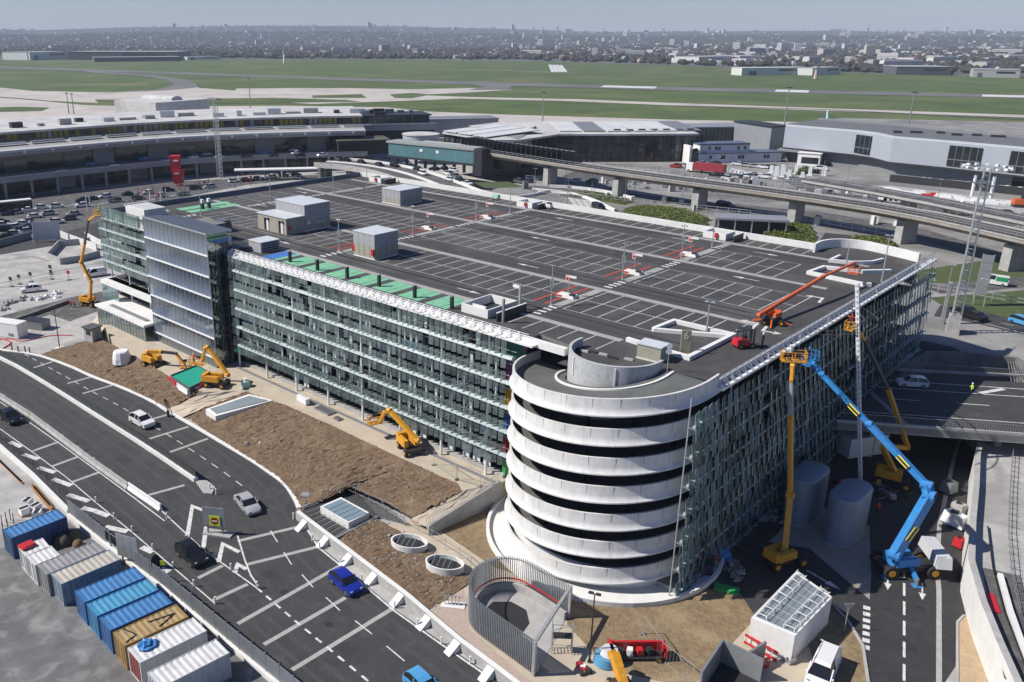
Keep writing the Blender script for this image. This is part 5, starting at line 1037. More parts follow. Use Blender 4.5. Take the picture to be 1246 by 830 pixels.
def fence_panel(label, a, b, h=2.0, z=0.0, m=STEEL):
    t = thing('mesh_fence_panel', label, 'fence', (a[0],a[1],z)); d = Vector((b[0]-a[0],b[1]-a[1],0)); mb = MB(); u = d.normalized()
    mb.bar((0,0,0),(0,0,h),0.05); mb.bar(d,(d.x,d.y,h),0.05); mb.bar((0,0,h),(d.x,d.y,h),0.05); mb.bar((0,0,0.15),(d.x,d.y,0.15),0.05)
    n = max(3, int(d.length/0.35))
    for i in range(1, n): mb.bar((d.x*i/n,d.y*i/n,0.15),(d.x*i/n,d.y*i/n,h),0.014)
    mb.build('frame', m, t)
    for e in (Vector((0,0,0)), d): MB().obox(e, 0.6, 0.25, 0.13, math.atan2(u.y,u.x)+R(90)).build('foot', CONC_D, t)
    return t
fence_panel('leaning mesh fence panel on the dry lawn nearer the spiral', (-31.66,62.37,0), (-28.41,60.25,0)); fence_panel('mesh fence panel on the dry lawn nearer the red machine', (-28.41,60.25,0), (-25.17,59.54,0))
fence_panel('mesh fence panel at the top of the big soil bed', (-65.22,69.25,2.7), (-60.67,68.47,2.7), z=2.7); fence_panel('mesh fence panel near the ramp retaining wall', (-60.67,68.47,2.7), (-57.66,69.2,2.7), z=2.7)
# bottom machines: red trailer, blue tank, yellow jib
rm = thing('red_trailer', 'red machine frame lying at the bottom edge beside the lamp post', 'machine', (-30.38,59.21,0), R(45))
MB().box(-2.6,2.6,0.5,0.75,0.4,1.3).build('side_beam', RED, rm); MB().box(-2.6,-2.3,-0.8,0.7,0.3,1.5).build('end_frame', RED, rm); MB().box(2.3,2.6,-0.6,0.7,0.3,1.2).build('end_frame', RED, rm); MB().box(-2.5,2.5,-0.6,0.5,0.25,0.4).build('bed', STEEL_D, rm)
for x in (-1.6,-0.7,0.2,1.1): MB().obox((x,0,0.4),0.6,0.7,0.6,R(20*x),0,0.8).build('crate', (STEEL_D, WHITE, RED, STEEL_D)[int((x+2)//0.9) % 4], rm)
for x in (-1.8,1.8): wheel(rm, (x,-0.75,0.3), 0.3, 0.2, 0)
bt = thing('blue_reel', 'blue and grey round machine base beside the red trailer', 'machine', (-32.05,56.68,0)); MB().cyl((0,0,0.1),(0,0,0.9),1.15,1.0,n=18).build('base', mat('reel_blue',(0.1,0.3,0.48),0.5), bt, 40); MB().cyl((0.2,0.2,1.0),(0.2,0.2,1.5),0.9,0.7,n=14).build('drum', mat('engine_grey', (0.55,0.56,0.57), 0.5), bt, 40)
yj = thing('yellow_jib', 'yellow machine jib pointing up from the bottom edge', 'machine', (-29.59,54.79,-0)); MB().bar((-1.0,0.6,2.6),(1.4,-1.0,0.6),0.7,0.9).build('jib', YELLOW, yj); MB().obox((0.9,-0.7,0.0),2.0,1.6,1.2,R(-35)).build('body', STEEL_D, yj); MB().bar((-1.0,0.6,2.6),(-1.5,0.9,2.0),0.5,0.6).build('jib_tip', YELLOW, yj)
for x in (-0.6, 0.6): wheel(yj, (x,-0.4,0.4), 0.4, 0.3, R(-35))
t = thing('red_toolbox', 'small red machine parts heap at the foot of the black lamp post', 'parts', (-32.8,54.18,0))
for i in range(6): MB().obox((random.uniform(-.8,.8),random.uniform(-.5,.5),0),0.5,0.35,random.uniform(.2,.5),random.uniform(0,3)).build('part', (RED, STEEL_D, WHITE)[i%3], t)
# frame with steel pipes near the pit
t = thing('pipe_rack', 'white rack of steel pipes on the path beside the slatted enclosure', 'rack', (-47.28,53.06,0), R(35)); MB().obox((0,0,0),2.4,1.0,0.12).build('base', CONC_W, t)
for i in range(5): MB().cyl((-0.8+0.35*i,0,0.12),(-0.8+0.35*i,0.1,1.1),0.06,n=6).build('pipe', STEEL, t)
MB().bar((-1,0,1.1),(1,0,1.1),0.06).build('rail', STEEL, t)
# slab and things by the tower
sl4 = [(-102.29,59.88,1.6),(-99.94,65.96,2.85),(-95.56,67.07,2.85),(-99.37,59.65,1.5)]; sl5 = [(-101.75,60.24,1.72),(-99.39,65.58,2.87),(-96.04,66.54,2.87),(-99.72,60.03,1.65)]
tag(MB().add(sl4[::-1] + [(p[0],p[1],p[2]-0.9) for p in sl4[::-1]], [(0,1,2,3),(0,4,5,1),(1,5,6,2),(2,6,7,3),(3,7,4,0)]).add(sl5[::-1], [(0,1,2,3)], 1).build('roof_light_slab', [CONC_W, mat('slate_grey',(0.2,0.235,0.26),0.5)]), 'flat grey rectangular roof light slab set in the soil', 'slab')
gpit = thing('covered_pit', 'fenced pit covered with bright green netting below the glass tower', 'pit', (-110.58,62.72,2.5)); o_ = Vector((-110.58,62.72,2.5)); neg = tuple(-o_)
q = [(-113.74,61.02),(-107.36,60.47),(-108.81,65.85),(-114.75,66.32)]; MB().prism(q, 1.2, 3.2).build('pit_cover', mat('green_net',(0.0,0.3,0.2),0.7), gpit, loc=neg)
MB().wall(q+[q[0]], -0.05, 0.05, 1.2, 3.4).build('fence', mat('grey_net',(0.1,0.11,0.11),0.8), gpit, loc=neg)
for pts, m_ in (([(-114.92,61.09,2),(-111.7,60.77,2)], RED), ([(-111.47,60.77,2),(-107.91,60.47,2)], WHITE), ([(-107.52,60.53,2.1),(-107.89,62.6,2.1)], WHITE), ([(-107.44,62.49,2.4),(-107.79,63.72,2.4)], RED)):
    a, b = Vector(pts[0]), Vector(pts[1]); l = (b-a).length; w_ = extr([(-0.22,0),(0.22,0),(0.1,0.4),(0.1,0.85),(-0.1,0.85),(-0.1,0.4)], l).build('water_barrier', m_)
    w_.location = (a+b)/2 + Vector((0,0,0.03)); w_.rotation_euler = (0,0,math.atan2(b.y-a.y,b.x-a.x)); tag(w_, ('red' if m_ is RED else 'white') + ' plastic barrier in front of the green covered pit', 'barrier', 'plastic barriers round the green pit')
cb = thing('guard_cabin', 'small concrete guard cabin with dark roof and window', 'cabin', (-141.75,61.94,1.9), R(12)); MB().box(-1.1,1.1,-1.0,1.0,0,2.5).build('wall', CONC, cb); MB().box(-1.35,1.35,-1.25,1.25,2.5,2.7).build('roof', mat('dark_felt',(0.08,0.08,0.08),0.8), cb)
w_ = MB().box(-0.5,0.7,-1.04,-0.98,1.2,2.2).build('window', GLASS_D, cb); MB().box(-0.55,0.75,-1.06,-1.02,1.13,1.2).build('sill', CONC_W, w_); MB().box(1.08,1.14,-0.4,0.5,0.1,2.1).build('door', STEEL_G, cb)
wt = thing('wrapped_tank', 'white sheeted round tank standing on the soil', 'tank', (-127.93,60.17,1.9)); mb = MB(); n = 11; vs = []
for z, r in ((0,1.55),(0.9,1.5),(1.9,1.25),(2.1,1.1)): vs += [(r*(1+random.uniform(-.05,.05))*math.cos(2*math.pi*i/n), r*math.sin(2*math.pi*i/n), z+random.uniform(-.06,.06)) for i in range(n)]
mb.add(vs, [(j*n+i, j*n+(i+1)%n, (j+1)*n+(i+1)%n, (j+1)*n+i) for j in range(3) for i in range(n)] + [tuple(range(3*n,4*n))]); mb.build('sheeting', WHITE, wt)
t = thing('site_office', 'long white site container at the left edge beyond the road', 'container', (-161.09,54.27,0), R(25)); MB().box(-4.5,3.6,-1.25,1.25,0.1,2.8).build('wall', WHITE, t); MB().box(-4.55,3.65,-1.3,1.3,2.8,2.9).build('roof', CONC_W, t); MB().box(1.4,2.6,-1.29,-1.24,0.5,1.0).build('vent', STEEL_G, t)
t = thing('grey_skip', 'grey steel skip standing behind the white site container', 'skip', (-161.54,59.85,0), R(25)); MB().obox((0,0,0.1),4.6,2.2,1.6,0,0,1.04).build('body', STEEL_G, t); MB().obox((0,0,1.7),4.8,2.4,0.06).build('cover', STEEL_D, t)
for i, (x, y) in enumerate([(-151.95,51.44),(-150.53,51.96),(-149.43,52.74),(-148.44,53.13)]): tag(MB().cyl((0,0,0),(0,0,1.1),0.12,n=8).cyl((0,0,1.1),(0,0,1.16),0.14,n=8).build('post', mat('rusty_post',(0.16,0.08,0.05),0.9), None, False, (x,y,0)), 'short brown post at the road corner by the red hose', 'post', 'brown posts at the road corner')
mb = MB(); h1 = smooth_pts([(-159.64,52.23,0.06),(-158.59,53.9,0.06),(-155.46,54.45,0.06),(-155.21,57.21,0.06),(-155.19,59.82,0.06),(-152.33,62.62,0.06)], 2)
for a, b in zip(h1, h1[1:]): mb.cyl(a, b, 0.1, n=6, cap=False)
for a, b in zip(h2 := smooth_pts([(-154.24,50.76,0.06),(-155.84,52.83,0.06),(-157.42,53.15,0.06),(-160.11,52.41,0.06)], 2), h2[1:]): mb.cyl(a, b, 0.14, n=6, cap=False)
tag(mb.build('red_hose', RED), 'red hose snaking over the pale ground at the left edge', 'hose')
t = thing('barrier_gate', 'low dark bar gate across the path by the kerb', 'gate', (-109.08,57.35,0), R(-25)); MB().bar((-2.3,0,0.75),(2.3,0,0.75),0.09).build('bar', STEEL_D, t); MB().bar((-2.3,0,0.4),(2.3,0,0.4),0.07).build('bar', STEEL_D, t)
for x in (-2.3, 2.3): MB().box(x-0.15,x+0.15,-0.15,0.15,0,1.0).build('post', STEEL_D, t)
t = thing('water_tank', 'small pale green tank beside the glass tower door', 'tank', (-103.06,67.53,2.72)); MB().cyl((0,0,0),(0,0,0.9),0.75,0.65,n=14).build('body', mat('pale_green',(0.4,0.6,0.52),0.5), t, 40); MB().cyl((0,0,0.9),(0,0,1.3),0.3,n=10).build('cap', STEEL_W, t)
t = thing('cable_drum_box', 'white cabinet standing on the path at the facade foot', 'cabinet', (-91.92,69.81,2.72), R(-5)); MB().box(-1.2,1.2,-0.35,0.35,0.1,0.9).build('body', WHITE, t); MB().box(-1.25,1.25,-0.4,0.4,0.9,0.96).build('lid', STEEL_W, t); 
for x in (-0.8,-0.3,0.2,0.7): MB().cyl((x,0,0.96),(x,0,1.4),0.04,n=5).build('rod', STEEL, t)
for i, (c, w, d, lab) in enumerate((((-87.48,70.14,2.72),3.4,1.4,'long'), ((-84.03,69.65,2.72),1.2,0.9,'short'))): 
    t = thing('floor_hatch', lab + ' dark steel hatch in the facade path', 'hatch', c, R(-2)); MB().obox((0,0,0.02),w,d,0.18).build('frame', STEEL_G, t); MB().obox((0,0,0.2),w-0.3,d-0.3,0.03).build('lid', mat('hatch_dark',(0.1,0.1,0.1),0.6), t)
for i, p in enumerate([(-90.79,60.07,0.6),(-90.04,60.09,0.6),(-89.02,60.04,0.6),(-88.42,60.28,0.6),(-90.38,58.7,0.6)]): tag(MB().dome((0,0,0),0.4,0.35,0.35,7,3,0,0.25).build('boulder', CONC, None, False, p), 'grey boulder lying by the kerb of the big soil bed', 'boulder', 'boulders by the kerb')

# ================================================================ THINGS ON THE ROOF DECK
def text(name, s_, size, m, parent, loc, rot):
    cu = bpy.data.curves.new(name, 'FONT'); cu.body = s_; cu.size = size; cu.extrude = 0.01; cu.align_x = 'CENTER'; tmp = bpy.data.objects.new(name, cu); COL.objects.link(tmp)
    me = bpy.data.meshes.new_from_object(tmp.evaluated_get(bpy.context.evaluated_depsgraph_get())); bpy.data.objects.remove(tmp); me.materials.clear(); me.materials.append(m)
    o = link(name, me, parent, loc); o.rotation_euler = rot; return o
ROOFTOP = mat('roof_sheet_pale', (0.55,0.58,0.6), 0.5, fine=0.1)
def clad_house(label, x0, x1, y0, y1, h, low=None, upper=1.9):
    t = thing('stair_house', label, 'stair house', ((x0+x1)/2,(y0+y1)/2,ZR), 0, 'stair houses on the roof deck'); dx, dy = (x1-x0)/2, (y1-y0)/2
    MB().box(-dx,dx,-dy,dy,0,upper).build('wall', CLAD, t); MB().box(-dx-0.02,dx+0.02,-dy-0.02,dy+0.02,upper,h).build('upper_cladding', CLAD_G, t)
    MB().box(-dx-0.1,dx+0.1,-dy-0.1,dy+0.1,h,h+0.12).build('roof', ROOFTOP, t); MB().box(-dx-0.06,dx+0.06,-dy-0.06,dy+0.06,0,0.14).build('plinth', CONC_W, t)
    for i in range(1, int(dx*2/1.2)+1): x = -dx+i*1.2; MB().box(x-0.012,x+0.012,-dy-0.035,-dy,0.2,h-0.05).build('cladding_joint', STEEL_G, t)
    for i in range(1, int(dy*2/1.2)+1): y = -dy+i*1.2; MB().box(dx,dx+0.035,y-0.012,y+0.012,0.2,h-0.05).build('cladding_joint', STEEL_G, t)
    return t
t = clad_house('larger stair house with a low front wing and lettering on its shaded side', -123.6, -115.5, 89.9, 95.5, 4.5)
MB().box(-4.05,4.05,-6.8,-2.85,0,2.75).build('front_wing', CLAD, t); MB().box(-4.2,4.2,-6.95,-2.9,2.75,2.87).build('wing_roof', ROOFTOP, t)
for x, m_ in ((-2.2, GLASS_D), (1.9, GLASS_D)): d = MB().box(x,x+1.3,-6.84,-6.78,0.1,2.2).build('door', m_, t); MB().box(x-0.1,x+1.4,-7.2,-6.8,2.3,2.36).build('canopy', STEEL_G, d); MB().box(x+0.7,x+1.25,-6.87,-6.83,0.1,2.15).build('door_leaf', STEEL_W, d)
text('lettering', 'Terminal', 0.75, WHITE, t, (4.1,0.55,1.15), (R(90),0,R(90)))
MB().box(4.06,4.12,-2.25,-1.65,1.2,1.8).build('sign_panel', WHITE, t); MB().box(4.06,4.1,-6.4,-5.9,0.7,1.5).build('fire_cabinet', RED, t)
t = clad_house('stair house with two red fire boxes beside the green charging bays', -97.1, -92.4, 84.8, 89.7, 3.8)
for x, y in ((-2.5,-2.35),(2.1,-2.6)): MB().obox((x,y,0.7),0.5,0.35,0.9).build('fire_cabinet', RED, t)
clad_house('stair house farther back on the roof deck', -126.0, -120.8, 118.0, 124.2, 2.9, upper=1.2)
def stair_well(label, x0, x1, y0, y1, dark='E', red=None):
    t = thing('stair_well', label, 'stair well', ((x0+x1)/2,(y0+y1)/2,ZR), 0, 'white stair wells on the roof deck'); dx, dy = (x1-x0)/2, (y1-y0)/2
    for a in ((-dx,dx,dy-0.2,dy),(-dx,dx,-dy,-dy+0.2),(-dx,-dx+0.2,-dy+0.2,dy-0.2),(dx-0.2,dx,-dy+0.2,dy-0.2)): MB().box(*a,0.02,1.1).build('wall', CONC_W, t)
    MB().box(-dx+0.2,dx-0.2,-dy+0.2,dy-0.2,0.02,0.06).build('shaft', DARK, t)  # flat near-black plate on the deck, standing in for the shaded stair shaft
    for i in range(5): MB().box(-dx+0.25,dx*0.2,-dy+0.3+i*0.3,-dy+0.6+i*0.3,0.06,0.1+0.17*i).build('step', CONC_W, t)
    MB().box(dx+1.3,dx+1.5,-dy,dy,0,1.05).build('screen_wall', STEEL_D, t); MB().box(dx+1.28,dx+1.52,-dy-0.02,dy+0.02,1.05,1.12).build('coping', CONC_W, t)
    if red: MB().obox((dx*0.2,-dy-0.15,0.3),0.5,0.3,0.8).build('fire_cabinet', RED, t)
    return t
stair_well('white stair well at the front edge beside the last green bay', -66.2, -62.0, 75.0, 80.6)
stair_well('white stair well with red box at the back edge near the far ramp', -64.6, -60.6, 134.0, 137.4, red=1)
stair_well('white stair well with red box in the middle of the back edge', -104.0, -100.2, 133.8, 137.2, red=1)
stair_well('white stair well with red box at the far back corner', -147.5, -143.5, 134.0, 137.4, red=1)
t = thing('roof_plant_box', 'white open roof box behind the glass tower', 'roof box', (-147.5,77.5,ZR)); MB().box(-3.5,3.5,-2.2,2.2,0,1.9).build('wall', CONC_W, t); MB().box(-3.2,3.2,-1.9,1.9,1.9,1.92).build('roof', mat('felt_pale',(0.5,0.5,0.5),0.8), t); MB().box(-3.6,-3.3,-2.3,2.3,1.9,2.1).build('coping', CONC_W, t)
car('van', 'grey', 'dark grey van with pale roof parked behind the glass tower', (-127.5,80.6,ZR), R(178), cat='van')
t = thing('roof_plant_box', 'pale vent box on the roof edge beside the glass tower', 'roof box', (-109.8,77.2,ZR)); MB().box(-1.6,1.6,-1.8,1.8,0,1.6).build('wall', CLAD_G, t); MB().box(-1.7,1.7,-1.9,1.9,1.6,1.7).build('roof', ROOFTOP, t)
for i in range(4): MB().box(1.6,1.66,-1.5,1.5,0.2+i*0.35,0.4+i*0.35).build('slat', STEEL_D, t)
t = thing('roof_kiosk', 'beige box with pale lid beside the spiral ramp drum', 'kiosk', (-41.26,77.01,21.2), R(5)); MB().box(-1.3,1.3,-0.9,0.9,0,1.6).build('wall', CLAD, t); MB().box(-1.4,1.4,-1.0,1.0,1.6,1.72).build('roof', ROOFTOP, t); MB().box(-1.35,1.35,-0.95,0.95,0,0.15).build('plinth', CONC_W, t)
t = thing('number_totem', 'beige totem panel with white number 6 on the roof deck', 'sign', (-39.42,80.53,21.2), R(40)); MB().box(-0.5,0.5,-0.1,0.1,0,2.7).build('panel', mat('totem_beige',(0.33,0.31,0.2),0.5), t); text('numeral', '6', 1.1, WHITE, t, (0,-0.115,1.75), (R(90),0,0)); MB().box(-0.55,0.55,-0.14,0.14,0,0.12).build('foot', CONC_W, t)
# charging posts
cp = None
for i, (x, y, z) in enumerate([(-100.8,75.36,21.2),(-94.06,75.13,21.2),(-87.79,75.33,21.2),(-81.55,75.59,21.2),(-74.5,75.27,21.2),(-67.87,75.12,21.2)]):
    if cp is None:
        cp = thing('charging_post', 'x', 'charger', (x,y,z), 0, 'charging posts by the green bays'); MB().box(-0.16,0.16,-0.22,0.22,0,1.6).build('column', STEEL_D, cp); MB().box(-0.17,0.17,-0.23,0.23,1.6,1.68).build('cap', STEEL, cp); c_ = cp
    else: c_ = dup(cp, (x,y,z), 0)
    c_['label'] = ('first', 'second', 'third', 'fourth', 'fifth', 'sixth')[i] + ' dark charging post counted from the blue bay along the green bays'
for i, p in enumerate(((-145.88,88.63,21.2), (-146.06,90.22,21.2))):
    t = thing('charger_cabinet', ('left' if i == 0 else 'right') + ' one of two white and black chargers on the far green bay', 'charger', p, 0, 'chargers on the far green bay'); MB().box(-0.3,0.3,-0.25,0.25,0,1.2).build('cabinet', STEEL_D, t); MB().box(-0.32,0.32,-0.27,0.27,1.2,1.9).build('top', WHITE, t)
# lamp posts with cameras and speakers
where = ('beside the front crossing near the white stair well', 'at the second crossing bay from the front', 'at the third crossing bay from the front', 'at the back of the nearest crossing', 'on the middle crossing near the back', 'at the back of the middle crossing',
         'on the middle crossing beside the red fire box house', 'on the middle crossing between the parking rows', 'on the far crossing near the farthest stair house', 'on the far crossing near the back corner', 'behind the large lettered stair house', 'beside the far green bay')
for i, (p, h) in enumerate(zip([(-59.81,84.7,21.2),(-59.81,101.23,21.2),(-59.76,117.71,21.2),(-59.81,127.67,21.2),(-100.65,117.63,21.2),(-100.64,127.51,21.2),(-100.55,84.78,21.2),(-100.35,100.94,21.2),(-141.4,118.17,21.2),(-140.32,126.83,21.2),(-147.07,105.68,21.2),(-140.8,85.13,21.2)], (5.4,5.4,5.4,5.4,5.0,5.0,5.2,5.2,5,5,5,5))):
    lamp_post('slim grey pole with cameras ' + where[i], p, h, STEEL, 'cam' if i in (0,1,2,6,7,4) else 'none', 'slim poles on the roof deck')
lamp_post('slim lamp post on the triangular white kerb', (-41.14,88.92,21.2), 3.6, STEEL, 'double'); lamp_post('slim lamp post on the kerb of the far corner ramp', (-33.92,125.45,21.2), 6.5, STEEL, 'double'); lamp_post('short post at the tip of the far ramp kerb', (-40.61,131.35,21.2), 3.4, STEEL, 'none')
t = thing('round_sign_post', 'thin post with round signs at the spiral ramp mouth', 'sign', (-38.14,74.56,21.2), R(40)); MB().cyl((0,0,0),(0,0,3.0),0.04,n=6).build('post', STEEL, t)
for z in (2.2, 2.8): MB().cyl((0,-0.05,z),(0,-0.02,z),0.3,n=16).build('disc', STEEL_W, t)
t = thing('direction_sign', 'tall grey post with small sign arm beside the front stair well', 'sign', (-61.58,80.58,21.2), R(0)); MB().box(-0.12,0.12,-0.12,0.12,0,3.2).build('post', STEEL, t); MB().box(-1.1,0.1,-0.05,0.05,2.7,3.1).build('arm', STEEL_W, t)
t = thing('slim_pillar', 'slim grey pillar standing in the front stair well', 'pillar', (-59.79,75.18,21.2)); MB().box(-0.12,0.12,-0.12,0.12,0,2.9).build('post', STEEL_G, t); MB().box(-0.14,0.14,-0.14,0.14,2.9,2.96).build('cap', STEEL, t)
# sign islands
for i, (p, w_) in enumerate((((-60.65,89.36,21.2),'nearest the front'), ((-60.67,105.55,21.2),'second from the front'), ((-60.15,120.92,21.2),'third from the front'), ((-102,106.44,21.2),'in the middle crossing'), ((-100.84,121.1,21.2),'at the back of the middle crossing'))):
    t = thing('sign_island', 'white kerbed sign island with red and white panel, ' + w_, 'sign', p, R(6), 'sign islands on the roof crossings')
    MB().obox((0,0,0),2.6,1.5,0.35,0,0,0.9).build('island', CONC_W, t); MB().obox((0.9,-0.3,0.35),0.7,0.5,0.25).build('bumper', STEEL_D, t); MB().obox((-0.9,0,0.1),0.9,1.55,0.2).build('red_end', PAINT_R, t)
    MB().cyl((0.1,0,0.3),(0.1,0,3.0),0.04,n=6).build('post', STEEL, t); s_ = MB().box(-0.35,0.15,-0.06,-0.02,2.1,2.9).build('panel', mat('pale_pink_sign',(0.75,0.45,0.4),0.6), t); MB().box(-0.25,0.05,-0.08,-0.06,2.25,2.6).build('symbol', RED, s_); MB().box(0.1,1.2,-0.05,-0.02,2.6,2.9).build('arrow_arm', STEEL_W, t)
# wheel stops by the drum, parked small machine
for i, (x, y) in enumerate([(-48.03,73.84),(-47.43,73.72),(-46.66,74.13),(-45.43,74.29),(-44.15,74.17),(-42.72,74.9)]): tag(MB().obox((0,0,0),1.0,0.35,0.18,R(10),0,0.9).build('wheel_stop', CONC if i % 2 else STEEL_D, None, False, (x,y,ZR)), ('grey' if i % 2 else 'dark') + ' wheel stop block lying behind the spiral ramp drum', 'wheel stop', 'wheel stops by the drum')
t = thing('roof_generator', 'small green generator cart near the back parapet', 'generator', (-111.53,136.56,21.2)); MB().obox((0,0,0.3),1.6,0.9,0.8,0,0,0.9).build('body', mat('pale_green',(0.4,0.6,0.52),0.5), t)
for x in (-0.5,0.5): wheel(t, (x,-0.4,0.25), 0.25, 0.15, 0)
t = thing('roof_cart', 'small white and black cart beside the back stair well', 'cart', (-98.02,136.16,21.2)); MB().obox((0,0,0.3),1.4,0.8,0.7).build('body', WHITE, t); MB().obox((0.2,0,1.0),0.8,0.7,0.25).build('lid', STEEL_D, t)
for x in (-0.4,0.4): wheel(t, (x,-0.4,0.22), 0.22, 0.15, 0)

# ================================================================ EAST SIDE: BRIDGE, RETAINING WALLS, TANKS
ZU = 6.0                                                   # level of the upper roads and of the plateau behind
def stadium(cx, cy, l, r, rz, n=12):
    pts = []
    for s_, a0 in ((1,-90),(-1,90)):
        for i in range(n+1): a = R(a0+180*i/n); pts.append((s_*l/2+r*math.cos(a), r*math.sin(a)))
    c, s_ = math.cos(rz), math.sin(rz); return [(cx+c*x-s_*y, cy+s_*x+c*y) for x, y in pts]
TANK = mat('tank_blue_grey', (0.22,0.26,0.32), 0.5, fine=0.15, scale=0.8)
for lab, a, b in (('rounded grey blue tank house nearer the blue lift', (-25.63,93.42,0), (-23.22,93.42,0)), ('rounded grey blue tank house nearer the shaded facade', (-29.81,92,0), (-29.04,96.85,0))):
    c = ((a[0]+b[0])/2, (a[1]+b[1])/2); t = thing('tank_house', lab, 'tank', (c[0],c[1],0.04)); p = stadium(0,0,3.3,1.6,R(88)); MB().prism(p,0.05,5.4).build('wall', TANK, t, 40); mb = MB(); nn = len(p); vs = [(x*k,y*k,z) for z,k in ((5.4,1.0),(5.62,0.97),(5.72,0.9)) for x,y in p]; mb.add(vs, [(j*nn+i,j*nn+(i+1)%nn,(j+1)*nn+(i+1)%nn,(j+1)*nn+i) for j in range(2) for i in range(nn)] + [tuple(range(2*nn,3*nn))]); mb.build('roof', TANK, t, 40); MB().prism([(x*1.03,y*1.03) for x,y in p],0,0.1).build('base', CONC, t)
    for k in range(0, 24, 4): x, y = p[k]; MB().obox((x,y,0.2),0.05,0.05,5.2).build('seam', STEEL_G, t)
# bridge
bp = [(-60,90.5),(-28.4,111.9),(-13.7,121.7),(10,137.5),(60,171)]; bq = [(-60,116),(-33,133.0),(-19.5,142.6),(0,155.6),(50,189)]
br = thing('road_bridge', 'road bridge crossing the sunken east road in the shade', 'bridge', (-20,125,0)); neg = (20,-125,0)
br_pts = [(-33,108.8),(-28.4,111.9),(-13.7,121.7),(10,137.5),(60,171)]; far_pts = [(-33,131),(-19.5,141),(0,155),(50,190)]
MB().prism(br_pts + far_pts[::-1], ZU-0.9, ZU, 0, 1).build('deck', [CONC, ASPH], br, loc=neg)
d_ = Vector((0.832,0.555,0)); n_ = Vector((-0.555,0.832,0))
def on_bridge(u, v): p = Vector((-28.4,111.9,0)) + d_*u + n_*v; return (p.x, p.y)
MB().wall(br_pts, 0.0, 0.35, ZU-1.0, ZU+0.35, 0).build('parapet', CONC, br, loc=neg); MB().wall([on_bridge(-5,21.2), on_bridge(14,21.2), on_bridge(60,23)], -0.3, 0, ZU, ZU+0.4).build('parapet', CONC, br, loc=neg)
for v in (0.25, 21.0):
    mb = MB()
    for i in range(150): x, y = on_bridge(-4+i*0.3, v); mb.bar((x,y,ZU+0.3),(x,y,ZU+1.3),0.04)
    a, b = on_bridge(-4,v), on_bridge(41,v); mb.bar((*a,ZU+1.3),(*b,ZU+1.3),0.07); mb.build('railing', STEEL_G, br, loc=neg, kind='stuff')
for u, v0, v1, w in ((0,4.5,None,0.16),):
    a, b = on_bridge(-3,4.2), on_bridge(60,4.2); MB().ribbon([a,b],-0.09,0.09,ZU+0.006).build('edge_line', PAINT_W, br, loc=neg)
for u in (5, 13.5, 22, 30): a, b = on_bridge(u,9.5), on_bridge(u+4,9.5); MB().ribbon([a,b],-0.09,0.09,ZU+0.006).build('lane_dash', PAINT_W, br, loc=neg)
a, b = on_bridge(-3,13.6), on_bridge(60,13.6); MB().ribbon([a,b],-0.1,0.1,ZU+0.006).build('edge_line', PAINT_W, br, loc=neg)
for u in (2,18,24,30,36): a, b = on_bridge(u,13.9), on_bridge(u+4,16.2); MB().ribbon([a,b],-0.35,0.35,ZU+0.008).build('hatching', PAINT_W, br, loc=neg)
a, b = on_bridge(-3,16.6), on_bridge(60,16.6); MB().ribbon([a,b],-0.1,0.1,ZU+0.006).build('edge_line', PAINT_W, br, loc=neg)
a, b = on_bridge(4.5,0.4), on_bridge(2.0,20.8); MB().ribbon([a,b],-0.35,0.35,ZU+0.01).build('expansion_joint', STEEL_G, br, loc=neg)
for u in (1.5, 16.5): a = on_bridge(u,3); b = on_bridge(u,18); MB().wall([a,b],-0.4,0.4,0,ZU-0.9).build('pier', CONC, br, loc=neg)
car('hatch', 'white', 'white hatchback parked on the bridge in the shade', (*on_bridge(9.5,14.9),ZU+0.01), R(213.7))
# plateau behind, with its retaining wall
plateau = [(-165,165),(-62,165),(-50,152),(-29,152),(-26.6,150),(-21,153),(-17.5,149.5),(0,160),(60,205),(300,330),(420,640),(-40,640),(-190,560),(-196,300)]
struct('plateau', MB().prism(plateau, -0.3, ZU, 0, 1), [CONC_D, mat('plateau_paving', (0.3,0.29,0.275), 0.9, col2=(0.16,0.157,0.15), scale=0.12, bump=0.3, stains=(0.05,(0.1,0.1,0.097),0.75), detail=10)])
tag(MB().wall([(-32.5,134.5),(-31,146),(-27,149.6),(-20.5,152.6),(-17.2,149.0)], -0.25, 0.25, 0, ZU+0.3).build('retaining_wall', CONC_D), 'dark concrete retaining wall beyond the bridge under the mast', 'wall')
struct('sunken_floor', MB().sheet([(-33,131),(-33,152),(-15,152),(-15,140)], 0.03), CONC_D)
for i in range(5): tag(MB().bar((-22.0+i*0.5,153.4-i*0.4,ZU+0.3-i*0.2),(-19.0+i*0.45,146.5,2.5),0.09).build('handrail', STEEL_G), 'steel handrail descending beside the dark retaining wall', 'railing', 'handrails at the retaining wall')
# lighting mast: three rails with rungs, ring of floodlights
mb0 = (-31.08,159.6,33.41)
ms = thing('floodlight_mast', 'very tall steel lattice floodlight mast with round lamp ring at top', 'mast', (mb0[0],mb0[1],ZU)); hgt = mb0[2]-ZU
for i, a in enumerate((0,120,240)):
    x, y = math.cos(R(a+15)), math.sin(R(a+15)); MB().cyl((x*0.85,y*0.85,0),(x*0.55,y*0.55,hgt),0.17,0.12,n=8).build('rail', STEEL, ms)
mb = MB()
for i in range(int(hgt/0.9)):
    z = i*0.9; k = 0.85-0.3*z/hgt
    for a, b in ((0,120),(120,240),(240,0)): mb.bar((k*math.cos(R(a+15)),k*math.sin(R(a+15)),z),(k*math.cos(R(b+15)),k*math.sin(R(b+15)),z+0.45*(i%2)),0.07)
mb.build('rungs', STEEL, ms); MB().obox((0,0,0),2.0,2.2,3.2,R(15),0,0.85).build('pedestal', CONC, ms)
mb = MB(); n = 20
